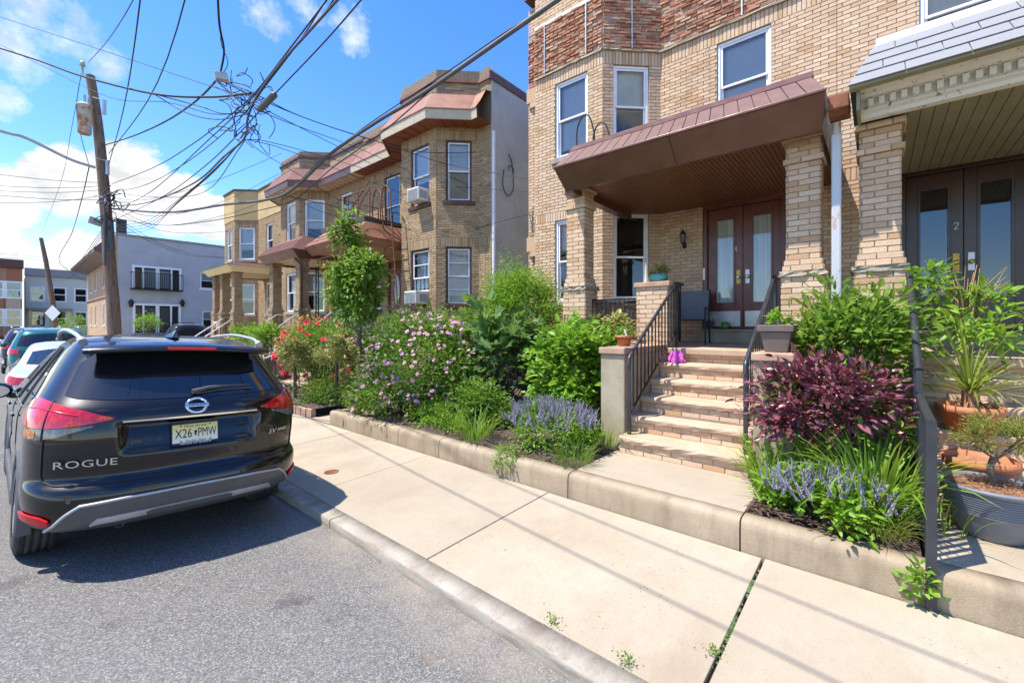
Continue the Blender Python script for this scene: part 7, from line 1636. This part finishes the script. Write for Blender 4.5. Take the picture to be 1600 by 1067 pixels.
for (a,b,za,zb) in ((s0,s1,0,.20),(s1+.02,s1+.025,.202,.27)): m.add([(qx-a,qy-a,qz+za),(qx+a,qy-a,qz+za),(qx+a,qy+a,qz+za),(qx-a,qy+a,qz+za),(qx-b,qy-b,qz+zb),(qx+b,qy-b,qz+zb),(qx+b,qy+b,qz+zb),(qx-b,qy+b,qz+zb)], [(0,3,2,1),(0,1,5,4),(1,2,6,5),(2,3,7,6),(3,0,4,7),(4,5,6,7)])
solo(m, 'square_planter', M['pot_brown'], 'square grey brown planter on the right step wall of number 4', 'pot', bevel=.008)
shrub('seedling', (qx,qy,qz+.31), (.10,.10,.05), 150, .05, 'leaf_bright', 'green seedlings in the square planter', 'plant', 10, .3, 'oval', .6, stem=None, base=(qx,qy,qz+.265))
pot('small_pot', (8.50,2.37,1.79), [(0,0),(.045,0),(.065,.15),(.072,.155),(.06,.155)], 'pot_brown', 'small grey pot on the threshold, left of two', 16)
pot('small_pot', (8.50,2.12,1.79), [(0,0),(.055,0),(.065,.04),(.065,.12),(.04,.135),(.03,.13)], 'green_glaze', 'small green pot on the threshold, right of two', 16)
m = MB(); m.tube(crom([(8.5,2.37,1.9),(8.48,2.36,2.0),(8.5,2.30,2.03),(8.5,2.27,1.98)]), .008, 5); solo(m, 'garden_tool', M['letter'], 'small pale tool standing in the grey pot at the door', 'tool')
m = MB(); c = Vector((5.96,2.10,.37+5*(FLOOR-.37)/6)); vs = []
for i in range(7):
    for j in range(14):
        b = 2*math.pi*j/14; rr = (.10,.115,.105,.095,.085,.06,.045)[i]*(1+.18*math.sin(b*3+i)+random.uniform(-.08,.08)); vs.append((c.x+rr*.55*math.cos(b), c.y+rr*math.sin(b), c.z+.004+.028*i))
m.add(vs, [(i*14+j,i*14+(j+1)%14,(i+1)*14+(j+1)%14,(i+1)*14+j) for i in range(6) for j in range(14)]+[tuple(range(84,98))], 0, False); solo(m, 'plastic_bag', M['pink_bag'], 'crumpled magenta plastic bag on the top step of number 4', 'bag')
def chair(loc, rotz, label):
    t = thing('patio_chair', loc, label, 'chair', rot=(0,0,rotz))
    for sx in (-.26,.26):
        m = MB(); m.tube(crom([(sx,-.25,0),(sx,-.24,.42),(sx,-.22,.60),(sx,-.14,.64),(sx,.12,.63),(sx,.22,.60)],4), .014, 6); m.build('front_leg', M['iron'], t, local=True)
        m = MB(); m.tube(crom([(sx,.30,0),(sx,.2,.42),(sx,.27,.75),(sx,.33,.98)],4), .014, 6); m.build('rear_leg', M['iron'], t, local=True)
    m = MB(); m.grid([[(x,y,z) for x in (-.25,0,.25)] for y,z in ((-.25,.43),(-.1,.41),(.08,.40),(.2,.42))], sm=True); m.build('seat', M['sling'], t, local=True)
    m = MB(); m.grid([[(x,y,z) for x in (-.25,0,.25)] for y,z in ((.2,.42),(.25,.65),(.29,.82),(.33,.97))], sm=True); m.build('backrest', M['sling'], t, local=True)
    return t
chair((8.0,2.55,FLOOR), R(-82), 'grey sling patio chair on the porch beside the front doors')
chair((7.5,3.25,FLOOR), R(-100), 'grey sling patio chair behind the iron porch railing')
m = MB(); m.lathe([(0,.70),(.32,.70),(.33,.715),(.32,.73),(0,.73)], (6.95,2.98,FLOOR), 20); m.tube([(6.95,2.98,FLOOR),(6.95,2.98,FLOOR+.7)], .02, 6); m.lathe([(.2,0),(.2,.015),(0,.03)], (6.95,2.98,FLOOR), 16); solo(m, 'patio_table', M['iron'], 'small round dark patio table behind the iron porch railing', 'table')
chair((7.3,15.9,FLOOR-.1), R(60), 'patio chair on the porch of the rosy shingled house')
